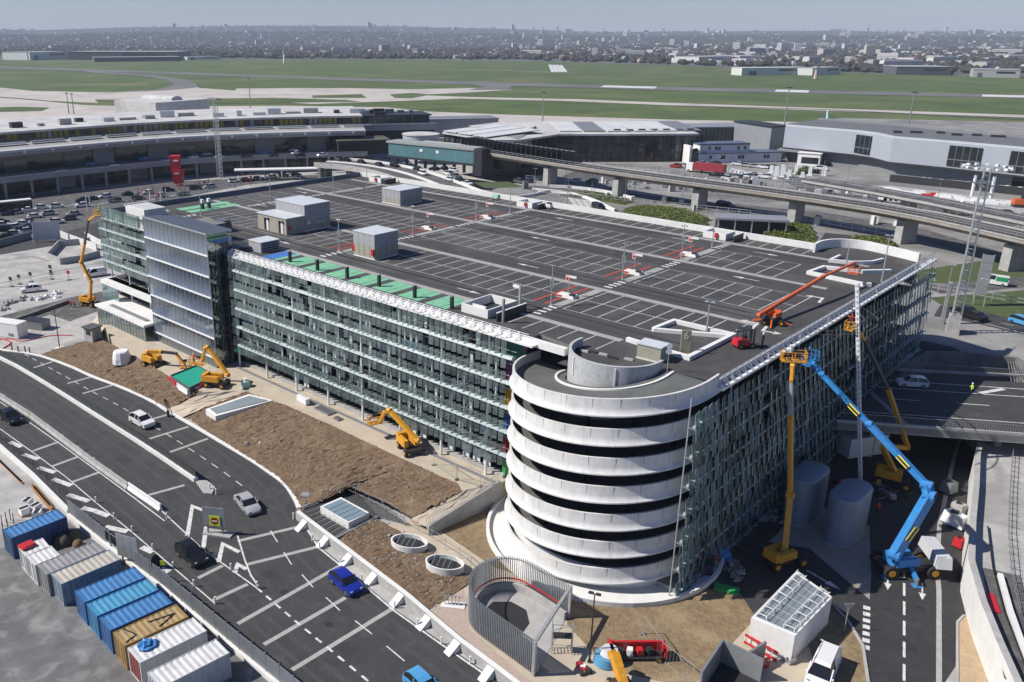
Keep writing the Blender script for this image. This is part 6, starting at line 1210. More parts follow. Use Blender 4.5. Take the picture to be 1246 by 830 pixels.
for i in range(n):
    a, b = 2*math.pi*i/n, 2*math.pi*(i+1)/n
    for r, z in ((3.6,0),(2.4,0.1)): mb.bar((r*math.cos(a),r*math.sin(a),hgt+z),(r*math.cos(b),r*math.sin(b),hgt+z),0.12)
    mb.bar((1.0*math.cos(a),1.0*math.sin(a),hgt),(3.6*math.cos(a),3.6*math.sin(a),hgt),0.06)
mb.build('ring', STEEL, ms)
for i in range(14): a = 2*math.pi*i/14; MB().obox((3.2*math.cos(a),3.2*math.sin(a),hgt+0.1),0.6,0.45,0.3,a).build('floodlight', STEEL_W, ms)
for s_ in (-1,1): MB().cyl((s_*1.3,0,hgt-4.6),(s_*1.3,0,hgt-1.2),0.26,n=8).build('antenna', STEEL_W, ms); MB().bar((0,0,hgt-2),(s_*1.3,0,hgt-2),0.1).build('antenna_arm', STEEL, ms)
# fence screens and poles beside the mast
t = thing('gantry_sign', 'tall grey sign gantry seen edge on beside the mast', 'sign', (-31.88,180.19,6), R(15))
for i in range(5): MB().box(-0.9,0.9,-0.06,0.06,2.2+i*1.5,3.6+i*1.5).build('panel', LOUVRE, t)
for x in (-0.85,0.85): MB().box(x-0.1,x+0.1,0.06,0.3,0,9.7).build('post', STEEL, t)
lamp_post('slim grey lamp post at the far garage corner near the mast', (-34.69,167.87,6), 9.5, STEEL, 'double'); 
t = thing('steel_box_post', 'dull square steel column standing left of the lighting mast', 'post', (-33.53,163.87,6)); MB().box(-0.25,0.25,-0.25,0.25,0,7.2).build('column', STEEL_G, t); MB().box(-0.35,0.35,-0.35,0.35,7.2,7.5).build('cap', STEEL, t)
# east upper ramp wall with concrete surface
rp = [(-17.46,117.13),(-15.61,107.56),(-14,99.28),(-12.1,90.53),(-9.6,83.9),(-7.14,78.45),(-4.88,73.78)]
struct('east_ramp', MB().prism([(-18.58,125.8),(-17.31,117.28),(-15.33,107.83),(-13.75,99.52),(-11.87,90.76),(-9.39,84.11),(-6.93,78.65),(-4.69,73.96),(-0.22,78.35),(-8.07,136.11)], 0, 2.95), GRAVEL)
tag(MB().wall([(-18.58,125.8),(-17.31,117.28),(-15.33,107.83),(-13.75,99.52),(-11.87,90.76),(-9.39,84.11),(-6.93,78.65),(-4.69,73.96)], -0.3, 0.3, 0, 3.9, 0, 1).build('ramp_parapet', [CONC_W, CONC]), 'pale concrete parapet along the ramp at the right edge', 'wall')
struct('ramp_lane', MB().ribbon([(-8.16,92.55,2.96),(-6.84,88.4,2.96),(-4.5,81.1,2.96),(-2.84,75.84,2.96)], -3.0, 0.2), ASPH_OLD); 
tag(MB().wall([(-9.36,90.91),(-7.4,85.22),(-5.17,79.5),(-3.46,75.18)], -0.22, 0.22, 2.95, 3.45).build('white_kerb', CONC_W), 'white kerb between the ramp walkway and its lane', 'kerb')
t = tag(MB().prism([(-9.85,87.12),(-9.09,87.34),(-7.91,84.55),(-8.64,84)], 2.98, 3.05).build('red_sheet', RED), 'flat red panel lying on the pale ramp', 'panel')
mb = MB(); q1 = [(-12.43,100.37,3.2),(-10.19,92,3.2),(-7.69,84.57,3.2),(-5.16,78.6,3.2),(-3.77,74.55,3.2)]
for a, b in zip(q1, q1[1:]): mb.cyl(a, b, 0.07, n=5, cap=False)
tag(mb.build('black_hose', BLACK), 'black hose running along the pale ramp', 'hose')
mb = MB()
for x, y, a in walk([(-14.87,124.41),(-12.47,110.63),(-10.57,100.38),(-8.62,92.02),(-6.62,85.16)], 1.5): mb.cyl((x,y,2.95),(x,y,4.1),0.03,n=5); mb.bar((x,y,3.0),(x+1.0,y+0.2,3.0),0.05)
for z in (3.4, 3.9): mb.wall([(-14.87,124.41),(-12.47,110.63),(-10.57,100.38),(-8.62,92.02),(-6.62,85.16)], -0.02, 0.02, z, z+0.04)
tag(mb.build('site_railing', STEEL_G), 'thin grey temporary railing across the pale ramp', 'railing')
# items stored in the shade along the ramp foot
for i, (c, s_, m_, lab, nm) in enumerate((((-18.63,111.94,0),(1.6,1.4,1.3),STEEL_G,'grey bundled heap of fittings beneath the ramp parapet','fittings_heap'), ((-16.05,104.02,0),(1.2,2.6,1.4),STEEL_W,'white machine with blue base beneath the ramp parapet','site_machine'), ((-14.42,99.33,0),(1.0,1.0,1.0),RED,'red machine at the foot of the ramp parapet','site_machine'), ((-16.27,106.28,0),(1.2,1.5,1.6),CONC,'grey box machine beneath the ramp parapet','site_machine'))):
    t = thing(nm, lab, 'machine', c, R(70)); MB().obox((0,0,0.3),*s_,0,0,0.85).build('body', m_, t); MB().obox((0.1,0,0),s_[0]*0.8,s_[1]*0.8,0.3).build('base', BLUE if i == 1 else STEEL_D, t); MB().obox((-0.1,0.1,s_[2]+0.3),s_[0]*0.4,s_[1]*0.3,0.3,0.4).build('top', STEEL_D, t)
# building materials heaps in the shade by the tanks
def heap(label, c, r, n, mats_, cat='materials'):
    t = thing('material_heap', label, cat, c)
    for i in range(n):
        a = random.uniform(0,6.28); q = random.uniform(0,r); p = (q*math.cos(a), q*math.sin(a), random.uniform(0,0.3))
        if random.random() < 0.6: MB().bar(p, (p[0]+random.uniform(-1.3,1.3),p[1]+random.uniform(-1.3,1.3),p[2]+random.uniform(-0.05,0.4)), 0.1, 0.07).build('bar', random.choice(mats_), t)
        else: MB().obox(p, random.uniform(.3,.9), random.uniform(.3,.8), random.uniform(.15,.5), a).build('piece', random.choice(mats_), t)
heap('heap of steel sections and boards by the foot of the lattice mast', (-23.75,106.91,0), 2.4, 26, (STEEL_G, STEEL, CONC_D, STEEL_D)); heap('heap of scaffold pieces between the tanks and the facade', (-31.59,90.75,0), 1.6, 16, (STEEL_G, STEEL, CONC_D)); heap('heap of scaffold clips and poles near the spiral ramp foot', (-30,77.66,0), 1.7, 22, (STEEL_G, STEEL, CONC_D)); heap('heap of pale boards and bags in front of the far tank', (-28.68,104.35,0), 1.5, 14, (STEEL, RED, WHITE, STEEL_D))
tag(MB().obox((0,0,0),2.4,1.1,0.25,R(20)).build('green_crate_stack', GREEN, None, False, (-29.15,74.36,0)), 'bright green flat crate stack in the shade near the spiral', 'crate')
tag(MB().dome((0,0,0),1.0,0.9,1.1,9,4,0,0.12).build('blue_sack', mat('blue_plastic',(0.05,0.22,0.5),0.4), None, False, (-32.11,79.57,0)), 'large blue sack at the foot of the shaded facade', 'sack')
tag(MB().obox((0,0,0),1.5,1.3,1.3,R(40),0,0.9).build('blue_bin', NAVY, None, False, (-32.15,75.55,0)), 'dark blue bin at the spiral ramp foot', 'bin')
t = thing('white_box_van_body', 'white box body standing under the bridge beside the facade', 'container', (-30.05,115.45,0), R(60)); MB().box(-3,3,-1.3,1.3,0.3,3.0).build('body', WHITE, t); MB().box(-3.05,3.05,-1.35,1.35,3.0,3.08).build('roof', WHITE, t)
# concrete chamber with steel grid roof
c0 = [(-23.96,77.92,3.1), (-19.86,76.16,3.1), (-20.16,68.1,3.1), (-24.01,67.81,3.1)]; cc = Vector((sum(p[0] for p in c0)/4, sum(p[1] for p in c0)/4, 0)); P4 = [(p[0]-cc.x, p[1]-cc.y) for p in c0]
ch = thing('concrete_chamber', 'pale concrete chamber with blue grey panel roof and scaffold edge', 'chamber', cc); MB().prism(P4, 0, 3.0).build('wall', CONC_W, ch); n_p = 7
for i in range(n_p):
    for j in range(4):
        f = lambda u, v: tuple((P4[3][k]*(1-u)+P4[0][k]*u)*(1-v) + (P4[2][k]*(1-u)+P4[1][k]*u)*v for k in range(2)); e = 0.006
        q = [f(0.04+0.92*(i/n_p)+e, 0.05+0.9*j/4+e), f(0.04+0.92*((i+1)/n_p)-e, 0.05+0.9*j/4+e), f(0.04+0.92*((i+1)/n_p)-e, 0.05+0.9*(j+1)/4-e), f(0.04+0.92*(i/n_p)+e, 0.05+0.9*(j+1)/4-e)]
        MB().prism(q, 3.0, 3.06).build('roof_panel', mat('slate_grey',(0.2,0.235,0.26),0.5), ch)
mb = MB()
for v in (0.06, 0.3, 0.7, 0.94): a, b = f(0.02,v), f(0.98,v); mb.bar((*a,3.45),(*b,3.45),0.05)
for u in (0.05,0.2,0.35,0.5,0.65,0.8,0.95):
    for v0, v1 in ((0.06,0.3),(0.7,0.94)): a, b = f(u,v0), f(u,v1); mb.bar((*a,3.45),(*b,3.45),0.05); mb.bar((*a,3.06),(*a,3.45),0.05); mb.bar((*b,3.06),(*b,3.45),0.05)
mb.build('scaffold_edge', STEEL_W, ch, kind='stuff'); MB().prism([(x*1.04,y*1.04) for x,y in P4],0,0.12).build('base', CONC, ch)
t = thing('open_pit_box', 'grey steel walled open pit at the bottom edge', 'pit', (-22.91,63.59,-0)); o_ = Vector((-22.91,63.59,-0)); q = [(-24.2,58.84),(-24.77,63.96),(-21.08,63.97),(-20.65,59.05)]
MB().wall(q[:3], -0.1, 0.1, 0, 2.4).build('wall', STEEL_G, t, loc=tuple(-o_)); MB().wall([(-22.55,63.95),(-22.03,66.65)], -0.1, 0.1, 0, 2.2).build('wall', STEEL_G, t, loc=tuple(-o_)); MB().sheet(q, 0.05).build('floor', DARK, t, loc=tuple(-o_))
for i, (pts, m_) in enumerate((([(-24.01,65.46,0),(-21.9,65.16,0)], RED), ([(-24.32,67.8,0),(-21.09,67.43,0)], WHITE), ([(-21.9,65.16,0),(-21.35,66.29,0)], RED))):
    t = thing('red_barrier_fence', ('red barrier fence nearest the open steel pit', 'red and white barrier behind the open steel pit', 'short red barrier at the corner of the open steel pit')[i], 'barrier', pts[0]); d = Vector(pts[1])-Vector(pts[0]); mb = MB()
    for z in (0.2,1.0): mb.bar((0,0,z),(d.x,d.y,z),0.12,0.22)
    mb.build('board', RED, t); mb = MB()
    for k in range(7): e = d*k/6; mb.bar((e.x,e.y,0),(e.x,e.y,1.2),0.05)
    mb.build('bars', m_, t)
t = thing('cable_tray_rack', 'grey lattice tray rack lying in front of the concrete chamber', 'rack', (-22.09,68.89,0), R(-20)); MB().box(-2.2,2.2,-0.4,0.4,0.3,0.36).build('tray', STEEL_G, t)
for i in range(12): MB().box(-2.2+i*0.4,-2.14+i*0.4,-0.4,0.4,0,0.6).build('rib', STEEL, t)
car_between('van', 'white', 'white van parked beside the concrete chamber at the bottom edge', (-17.9,71.41,0.03), (-17.18,65.69,0.03), cat='van')
t = thing('triangle_sign', 'triangular road sign seen from behind near the zebra dashes', 'sign', (-18.32,76.11,0), R(50)); MB().cyl((0,0,0),(0,0,2.4),0.05,n=6).build('post', STEEL, t); MB().add([(-0.55,-0.03,3.1),(0.55,-0.03,3.1),(0,-0.03,2.2),(-0.55,0.03,3.1),(0.55,0.03,3.1),(0,0.03,2.2)],[(0,2,1),(3,4,5),(0,1,4,3),(1,2,5,4),(2,0,3,5)]).build('plate', STEEL, t)

# ================================================================ BEHIND THE GARAGE: TERMINALS, VIADUCT, ROADS
def bldg(name, label, a, b, depth, z0, z1, m, roof=None, cat='building'):
    """block whose front runs from a to b; returns the thing and a function from (along, back, z) to its own coordinates"""
    a, b = Vector(a[:2]), Vector(b[:2]); L_ = (b-a).length; t = thing(name, label, cat, (a.x,a.y,z0), math.atan2(b.y-a.y,b.x-a.x))
    MB().box(0,L_,0,depth,0,z1-z0).build('wall', m, t)
    if roof: MB().box(-0.4,L_+0.4,-0.4,depth+0.4,z1-z0,z1-z0+0.5).build('roof', roof, t)
    return t, L_
TERM_C = mat('terminal_concrete', (0.36,0.355,0.35), 0.8, col2=(0.27,0.265,0.26), scale=0.15); TERM_ROOF = mat('terminal_roof', (0.56,0.55,0.53), 0.8, col2=(0.4,0.395,0.385), scale=0.08, stains=(0.2,(0.3,0.3,0.29),0.6))
TERM_M = mat('terminal_metal', (0.3,0.31,0.33), 0.5, 0.2, fine=0.15); TERM_Y = mat('terminal_yellow', (0.32,0.24,0.03), 0.6)
def extrude(path, sec, mats_, name, parent, closed=True):
    """sweep a section of (back, z) points along a plan path; back is to the left of travel"""
    n = len(sec); offs = [offset(path, d) for d, z in sec]; vs = [(offs[j][i].x, offs[j][i].y, sec[j][1]) for i in range(len(path)) for j in range(n)]
    mb = MB(); mb.add(vs, [(i*n+j, i*n+(j+1)%n, (i+1)*n+(j+1)%n, (i+1)*n+j) for i in range(len(path)-1) for j in range(n if closed else n-1)])
    if closed: mb.add([vs[j] for j in range(n)], [tuple(range(n))]); mb.add([vs[(len(path)-1)*n+j] for j in range(n)], [tuple(range(n-1,-1,-1))])
    return mb.build(name, mats_, parent)
tp_ = smooth_pts([(-308,20),(-306,70),(-305.5,108),(-305,140),(-303,173),(-293,203),(-277,231),(-268,243)], 1)
tw = thing('west_terminal', 'long curved grey airport terminal with canopy and yellow upper windows', 'terminal', (0,0,0))
extrude(tp_, [(0,5.6),(0,6.7),(15,6.7),(15,5.6)], TERM_C, 'upper_road_deck', tw)
extrude(tp_, [(0,6.7),(0,7.6),(0.3,7.6),(0.3,6.7)], TERM_M, 'deck_parapet', tw)
extrude(tp_, [(9,0),(9,5.6),(60,5.6),(60,0)], GLASS_D, 'arrivals_glazing', tw)
extrude(tp_, [(15,6.7),(15,13.5),(62,13.5),(62,6.7)], GLASS_D, 'departures_glazing', tw)
extrude(tp_, [(7,13.4),(6.6,15.3),(22,16.9),(24,13.4)], TERM_C, 'canopy', tw)
extrude(tp_, [(6.2,14.7),(6.2,15.5),(9,15.7),(9,14.9)], mat('canopy_edge',(0.5,0.5,0.5),0.6), 'canopy_fascia', tw)
extrude(tp_, [(22,16.0),(22,19.6),(70,19.6),(70,0)], GLASS_D, 'upper_storey', tw)
extrude(tp_, [(20.5,19.6),(20.5,20.4),(74,20.4),(74,19.6)], TERM_ROOF, 'roof', tw)
for i, (x, y, a) in enumerate(walk(offset(tp_, 22), 2.1)):
    k = random.random()
    if y < 85 or k < 0.3: continue
    MB().obox((x,y,16.9), 1.5, 0.3, 2.5, a).build('window_panel', TERM_Y if k < 0.8 else TERM_M, tw)
for x, y, a in walk(offset(tp_, 0.8), 9): MB().obox((x,y,0),0.8,0.8,5.6,a).build('column', TERM_C, tw)
for i, (x, y, a) in enumerate(walk(offset(tp_, 14.6), 11)):
    if i % 3 != 1: MB().obox((x,y,6.8), 8.0, 0.4, 4.2 if i % 2 else 6.3, a).build('wall_panel', GLASS_G if i % 2 else TERM_C, tw)
for i, (x, y, a) in enumerate(walk(offset(tp_, 8.7), 9.5)): MB().obox((x,y,0.3), 7.2, 0.4, 4.2, a).build('wall_panel', (CLAD_G, GLASS_G, GLASS_D)[i % 3], tw)
for i, (x, y, a) in enumerate(walk(offset(tp_, 36), 9)):
    w_, d_, h_ = random.uniform(2,7), random.uniform(2,5), random.uniform(0.8,2.6); MB().obox((x+random.uniform(-8,4),y,20.4), w_, d_, h_, a).build('roof_plant', random.choice((TERM_M, CONC, STEEL, STEEL_D)), tw)
for i, (x, y, a) in enumerate(walk(offset(tp_, 15), 14)): MB().obox((x,y,16.6), 12, 1.6, 0.6, a).build('roof_light', STEEL if i % 2 else TERM_M, tw)
for x, y, a in walk(offset(tp_, 6.0), 10): MB().obox((x,y,14.2),0.9,0.35,0.8,a).build('canopy_lamp', WHITE, tw)
# white pavilion roofs behind the west terminal
t = thing('apron_pavilion', 'pale vaulted pavilion roof behind the west terminal', 'building', (-500.84,296.59,0), R(100)); MB().box(-22,22,0,40,0,14).build('wall', TERM_ROOF, t); mb = MB()
for i in range(11): a = math.pi*i/10; mb.v.append((4.6*math.cos(a)+2, 8, 14+2.6*math.sin(a))); mb.v.append((4.6*math.cos(a)+2, 38, 14+2.6*math.sin(a)))
mb.add([], []); mb.f += [(2*i,2*i+2,2*i+3,2*i+1) for i in range(10)] + [tuple(range(0,22,2))]; mb.m += [0]*11; mb.build('vault_roof', TERM_ROOF, t)
# control block with terrace
t, L_ = bldg('control_block', 'dark control block with grey fascia and rooftop plant behind the garage', (-314.05,274.51,-0), (-292.31,308.9,0), 22, 0, 12.0, DARK)
MB().box(-1,L_+1,-1.5,23,10.2,13.2).build('fascia', TERM_M, t); MB().box(3,L_-2,1.5,20,13.2,16.6).build('upper_glazing', GLASS_G, t); MB().box(2,L_-1,0.8,21,16.6,17.2).build('roof', STEEL_D, t)
for i in range(16): x = 4+i*(L_-8)/15; MB().box(x,x+0.3,1.3,1.5,13.2,16.6).build('mullion', TERM_Y if i in (10,12) else STEEL_D, t)
for i in range(9): MB().obox((random.uniform(5,L_-4), random.uniform(4,18), 17.2), random.uniform(1.5,6), 2.5, random.uniform(0.8,2.2)).build('roof_plant', random.choice((STEEL_D, STEEL_G, STEEL)), t)
bldg('dark_annex', 'low dark grey annex between control block and white roofed terminal', (-331.61,345.11,0), (-309.06,378.58,0), 18, 0, 9.5, TERM_M, STEEL_G)
t = thing('grey_drum_building', 'pale grey drum shaped building with windows beside the control block', 'building', (-267.42,274.15,6)); MB().cyl((0,0,0),(0,0,6.2),8,n=28).build('wall', mat('drum_grey',(0.42,0.46,0.5),0.5), t, 40); MB().cyl((0,0,6.2),(0,0,6.6),8.3,n=28).build('roof', TERM_ROOF, t, 40); MB().cyl((0,0,2.8),(0,0,4.8),8.05,n=28,cap=False).build('window_band', mat('drum_glass',(0.35,0.42,0.5),0.2), t, 40)
bldg('brown_shed', 'dark brown shed roofs beside the drop off road', (-276.57,234.45,6), (-265.2,252.96,6), 14, 6, 11.5, DARK, mat('brown_roof',(0.11,0.095,0.075),0.8))
# teal footbridge
a, b = Vector((-240.33,228.8,10)), Vector((-200.95,233.25,10)); L_ = (b-a).length
t = thing('teal_footbridge', 'long teal glazed footbridge behind the garage', 'footbridge', (a.x,a.y,0), heading(a,b)); TEAL = mat('teal_glazing',(0.1,0.25,0.28),0.25,fine=0.25,scale=0.2)
MB().box(0,L_,0,6,10,14.6).build('glazing', TEAL, t); MB().box(-1,L_+0.5,-0.4,7,14.6,15.3).build('roof', mat('footbridge_roof',(0.3,0.32,0.31),0.7), t); MB().box(-0.5,L_+0.3,-0.3,6.3,9.2,10).build('floor_beam', STEEL_D, t); MB().box(L_,L_+3.5,-0.5,7,6,15.4).build('end_block', STEEL_D, t)
for i in range(41): x = i*L_/40; MB().box(x-0.06,x+0.06,-0.06,0.02,10,14.6).build('mullion', STEEL_G, t)
for i in range(2): MB().box(L_*(0.38+0.19*i),L_*(0.38+0.19*i)+1.3,-0.12,-0.02,12.4,13.4).build('sign_panel', STEEL_W, t)
for i in range(9): x = 2+i*(L_-4)/8; MB().box(x-0.4,x+0.4,2.5,3.5,6,9.2).build('pier', CONC_D, t)
MB().box(8,L_+14,8,13,14,14.8).build('beige_roof', mat('beige_roof',(0.5,0.47,0.42),0.8), t)
# central terminal: dark glass, pale roof panels
ct = thing('central_terminal', 'terminal with dark glass facade and pale panelled sloping roof', 'terminal', (0,0,0))
cpth = [(-236.5,256.22,6), (-204.41,250,6), (-199.37,254.94,6), (-200.35,281.7,6), (-180.87,300.81,6), (-162.05,322.55,6)]; cp2 = [(p[0],p[1]) for p in cpth]
extrude(cp2, [(0,6),(0,16.2),(36,16.2),(36,6)], GLASS_D, 'glass_facade', ct)
extrude(cp2, [(-1.2,16.2),(-1.2,16.9),(36,18.4),(36,16.2)], TERM_ROOF, 'roof', ct)
for x, y, a in walk(cp2, 3.4): MB().obox((x+0.2*math.sin(a),y-0.2*math.cos(a),6), 0.18, 0.3, 10.2, a).build('mullion', STEEL_D, ct)
for z in (9.5, 13.0): extrude(cp2, [(-0.15,z),(-0.15,z+0.25),(0.1,z+0.25),(0.1,z)], STEEL_D, 'transom', ct)
for i, (x, y, a) in enumerate(walk(offset(cp2, 1.0), 3.4)):
    if random.random() < 0.55:
        for z in (9.9, 13.3):
            if random.random() < 0.7: MB().obox((x+1.6*math.cos(a)+1.12*math.sin(a),y+1.6*math.sin(a)-1.12*math.cos(a),z), 2.6, 0.12, 2.5, a).build('blind', GLASS_G, ct)
for k, (x, y, a) in enumerate(walk(offset(cp2[3:], 18), 9.5, 6) + walk(offset(cp2[:2], 12), 9.5, 5)):
    mb = MB(); mb.obox((0,0,0), 8.4, 27 if k < 12 else 18, 0.25, 0); o = mb.build('roof_panel', mat('roof_panel_pale',(0.6,0.61,0.61),0.6,fine=0.2,scale=0.15) if k % 4 != 1 else STEEL_G, ct, False, (x,y,17.85 if k < 12 else 17.6)); o.rotation_euler = (math.atan2(1.5,37),0,a)
for k, (x, y, a) in enumerate(walk(offset(cp2, 6), 5)): MB().obox((x,y,17.3), 2.6, 1.0, 0.8, a).build('roof_plant', STEEL_D if k % 2 else STEEL_G, ct) if k > 16 else None
MB().obox((*(-219.48,266.22,6)[:2],9), 9, 0.6, 8, R(30)).build('blue_banner', mat('banner_blue',(0.02,0.05,0.3),0.5), ct)
# glass link, white customs house, grey box
t, L_ = bldg('glass_link_building', 'green glass link building between the terminals', (-176.2,344.01,6), (-154.04,373.43,6), 16, 6, 16.2, GLASS_G, TERM_M)
for i in range(22): MB().box(i*L_/21-0.1,i*L_/21+0.1,-0.15,0.02,0.5,10.2).build('mullion', STEEL_D, t)
bldg('grey_box_building', 'plain dark grey box building beside the glass link', (-143.54,347.4,6), (-139.33,354.94,6), 24, 6, 18.6, TERM_M, STEEL_D)
t, L_ = bldg('white_annex', 'white two storey annex with arched end and small square windows', (-157.79,317.01,6), (-136.8,344.03,6), 9, 6, 9.6, mat('annex_white',(0.62,0.63,0.68),0.7)); MB().box(0,L_*0.62,1.5,9,4.0,6.8).build('upper_wall', mat('annex_white',(0.62,0.63,0.68),0.7), t); MB().box(-0.3,L_,-0.3,9,3.6,4.0).build('roof', mat('slate_blue',(0.1,0.13,0.19),0.6), t); MB().box(-0.3,L_*0.62,1.2,9.3,6.8,7.4).build('upper_roof', mat('slate_blue',(0.1,0.13,0.19),0.6), t)
for x in (0.12,0.25,0.28,0.47,0.51,0.78,0.82): MB().box(L_*x,L_*x+1.1,-0.06,0.05,1.6,2.9).build('window', GLASS_D, t)
for x in (0.12,0.2,0.24,0.47,0.55): MB().box(L_*x,L_*x+1.0,1.44,1.55,4.9,6.2).build('window', GLASS_D, t)
mb = MB(); n = 12
for i in range(n+1):
    a = math.pi*i/n; mb.v += [(-1.6+1.7*math.cos(a),0,2.8+3.2*math.sin(a)),(-1.6+1.7*math.cos(a),6,2.8+3.2*math.sin(a))]
mb.f += [(2*i,2*i+1,2*i+3,2*i+2) for i in range(n)]; mb.m += [0]*n; mb.build('arch', CONC_W, t); MB().box(-3.1,-0.2,0.3,0.5,0,4.6).build('arch_glass', GLASS_D, t); MB().box(-4.2,-3.3,-0.2,6,0,6.8).build('arch_pier', CONC_W, t); MB().box(-0.3,0.2,-0.2,6,0,6.8).build('arch_pier', CONC_W, t)
# east terminal
et = thing('east_terminal', 'pale grey metal clad terminal with dark window bays on the right', 'terminal', (0,0,0)); ep = [(-137.77,346.36,6)[:2], (-109.76,342.84,6)[:2], (-102.15,338.94,6)[:2], (-94.07,330.81,6)[:2], (-75.2,329.58,6)[:2], (-52.05,325.75,6)[:2], (-20.28,319.33,6)[:2]]
extrude(ep, [(3,6),(3,11.2),(24,11.2),(24,6)], mat('plinth_grey',(0.2,0.21,0.22),0.6), 'lower_wall', et); PALE = mat('pale_metal_panel',(0.37,0.4,0.44),0.5,0.1,fine=0.06,scale=0.3)
extrude(ep, [(0,11.2),(0,19.6),(0.8,20.2),(24,20.2),(24,11.2)], PALE, 'metal_cladding', et); extrude(ep, [(1.2,20.2),(1.2,20.5),(25,20.7),(25,20.2)], mat('east_roof',(0.14,0.145,0.15),0.7), 'roof', et)
extrude(ep, [(-0.15,11.0),(-0.15,11.5),(0.2,11.5),(0.2,11.0)], STEEL_D, 'soffit_edge', et); extrude(ep, [(24.4,20.7),(24.4,21.4),(25,21.4),(25,20.7)], STEEL_G, 'back_parapet', et)
for a, b in (((-109.76,342.84,6),(-103.41,339.37,6)), ((-75.94,329.57,6),(-66.13,327.9,6)), ((-58.01,326.65,6),(-48.47,325.15,6))):
    a, b = Vector(a[:2]), Vector(b[:2]); l = (b-a).length; h_ = heading(a,b); nn = Vector((math.sin(h_),-math.cos(h_)))*0.12
    o = MB().box(0,l,-0.1,0.25,12.2,18.8).build('window_bay', GLASS_D, et, False, (a.x+nn.x,a.y+nn.y,0)); o.rotation_euler = (0,0,h_)
    for i in range(int(l/2.2)+1): MB().box(i*2.2-0.06,i*2.2+0.06,-0.18,-0.1,12.2,18.8).build('mullion', STEEL_G, o)
    MB().box(0,l,-0.18,-0.1,14.2,14.4).build('transom', STEEL_G, o)
for i, (x, y, a) in enumerate(walk(offset(ep, 2.9), 4.6)):
    if i > 18: MB().obox((x,y,6.6), 3.6, 0.3, 4.0, a).build('lower_window', GLASS_D, et); MB().obox((x+2.2*math.cos(a),y+2.2*math.sin(a),6),0.4,0.6,5.2,a).build('column', STEEL, et)
for i in range(10): p = ep[min(3+i//3, 5)]; MB().obox((p[0]+random.uniform(-4,16), p[1]+random.uniform(8,20), 20.6), random.uniform(2,5), 1.6, 0.7, R(20)).build('roof_vent', STEEL_D, et)
ww = thing('dark_screen_wall', 'long dark low screen wall in front of the east terminal', 'wall', (-90.13,319.7,6)); o_ = Vector((-90.13,319.7,6)); MB().wall([(p[0]-o_.x,p[1]-o_.y) for p in ((-90.3,321.96,6),(-66.27,322.44,6),(-41.97,321.62,6))], -0.3, 0.3, 0, 2.4).build('wall', STEEL_D, ww)

# viaduct
vp = [(-215,246),(-200,242),(-170.3,237.5),(-141.2,233.7),(-113.9,232.0),(-86,231.0),(-57.7,226.5),(-33.5,215),(0,196),(40,172)]; vp = smooth_pts(vp, 1)
vd = thing('viaduct', 'long concrete viaduct on wide piers crossing behind the garage', 'viaduct', (0,0,0))
extrude(vp, [(-4.4,12.9),(-4.4,13.5),(4.4,13.5),(4.4,12.9),(2.2,12.5),(1.6,11.6),(-1.6,11.6),(-2.2,12.5)], mat('viaduct_concrete',(0.33,0.295,0.25),0.85,col2=(0.23,0.21,0.18),scale=0.3), 'deck', vd)
extrude(vp, [(-4.1,13.5),(-4.1,13.6),(4.1,13.6),(4.1,13.5)], mat('track_bed',(0.13,0.115,0.1),0.9,col2=(0.08,0.073,0.066),scale=0.4), 'track_bed', vd)
for d_ in (-2.6,-1.2,1.2,2.6): extrude(vp, [(d_,13.6),(d_,13.75),(d_+0.12,13.75),(d_+0.12,13.6)], STEEL_D, 'rail', vd)
extrude(vp, [(-4.4,13.6),(-4.4,13.9),(-4.15,13.9),(-4.15,13.6)], CONC, 'kerb', vd); extrude(vp, [(4.15,13.6),(4.15,13.9),(4.4,13.9),(4.4,13.6)], CONC, 'kerb', vd)
mb = MB()
for d_ in (-4.25, 4.25):
    for x, y, a in walk(offset(vp, d_), 2.4): mb.bar((x,y,13.9),(x,y,15.0),0.1)
mb.build('railing_posts', STEEL_G, vd, kind='stuff'); extrude(vp, [(-4.3,14.95),(-4.3,15.05),(-4.2,15.05),(-4.2,14.95)], STEEL, 'handrail', vd); extrude(vp, [(-4.28,14.4),(-4.28,14.46),(-4.22,14.46),(-4.22,14.4)], STEEL, 'handrail', vd)
for x, y in ((-170.3,236.8),(-141.2,233.2),(-113.9,231.8),(-86,231.0),(-57.7,225.8),(-33.5,214.5)): MB().obox((x,y,ZU-0.2), 2.2, 4.6, 5.8, R(-8 if x < -60 else -28), 0, 0.97).build('pier', CONC, vd)
extrude([p for p in vp if p[0] < -150], [(3.2,13.6),(3.2,17.2),(3.5,17.2),(3.5,13.6)], STEEL_G, 'noise_screen', vd)
for x, y, a in walk([p for p in vp if p[0] < -150], 2.4): MB().obox((x,y,13.6),0.2,6.5,3.6,a).build('screen_frame', STEEL_D, vd)
v2 = smooth_pts([(-96,266),(-66,256),(-40,243),(-10,227),(40,196)], 1); t = thing('second_viaduct', 'second parallel viaduct farther back on the right', 'viaduct', (0,0,0)); extrude(v2, [(-4.2,12.0),(-4.2,12.6),(4.2,12.6),(4.2,12.0),(2,11.2),(-2,11.2)], CONC, 'deck', t); extrude(v2, [(-3.9,12.6),(-3.9,12.7),(3.9,12.7),(3.9,12.6)], ASPH_OLD, 'road_surface', t); mb = MB()
for x, y, a in walk(offset(v2, -4.1), 1.6): mb.bar((x,y,12.6),(x,y,13.8),0.08)
mb.build('railing_posts', STEEL_G, t, kind='stuff'); extrude(v2, [(-4.2,13.7),(-4.2,13.82),(-4.05,13.82),(-4.05,13.7)], STEEL, 'handrail', t)
for x, y in ((-66,256),(-33,239)): MB().obox((x,y,ZU-0.2),1.8,4,6,R(-25)).build('pier', CONC, t)
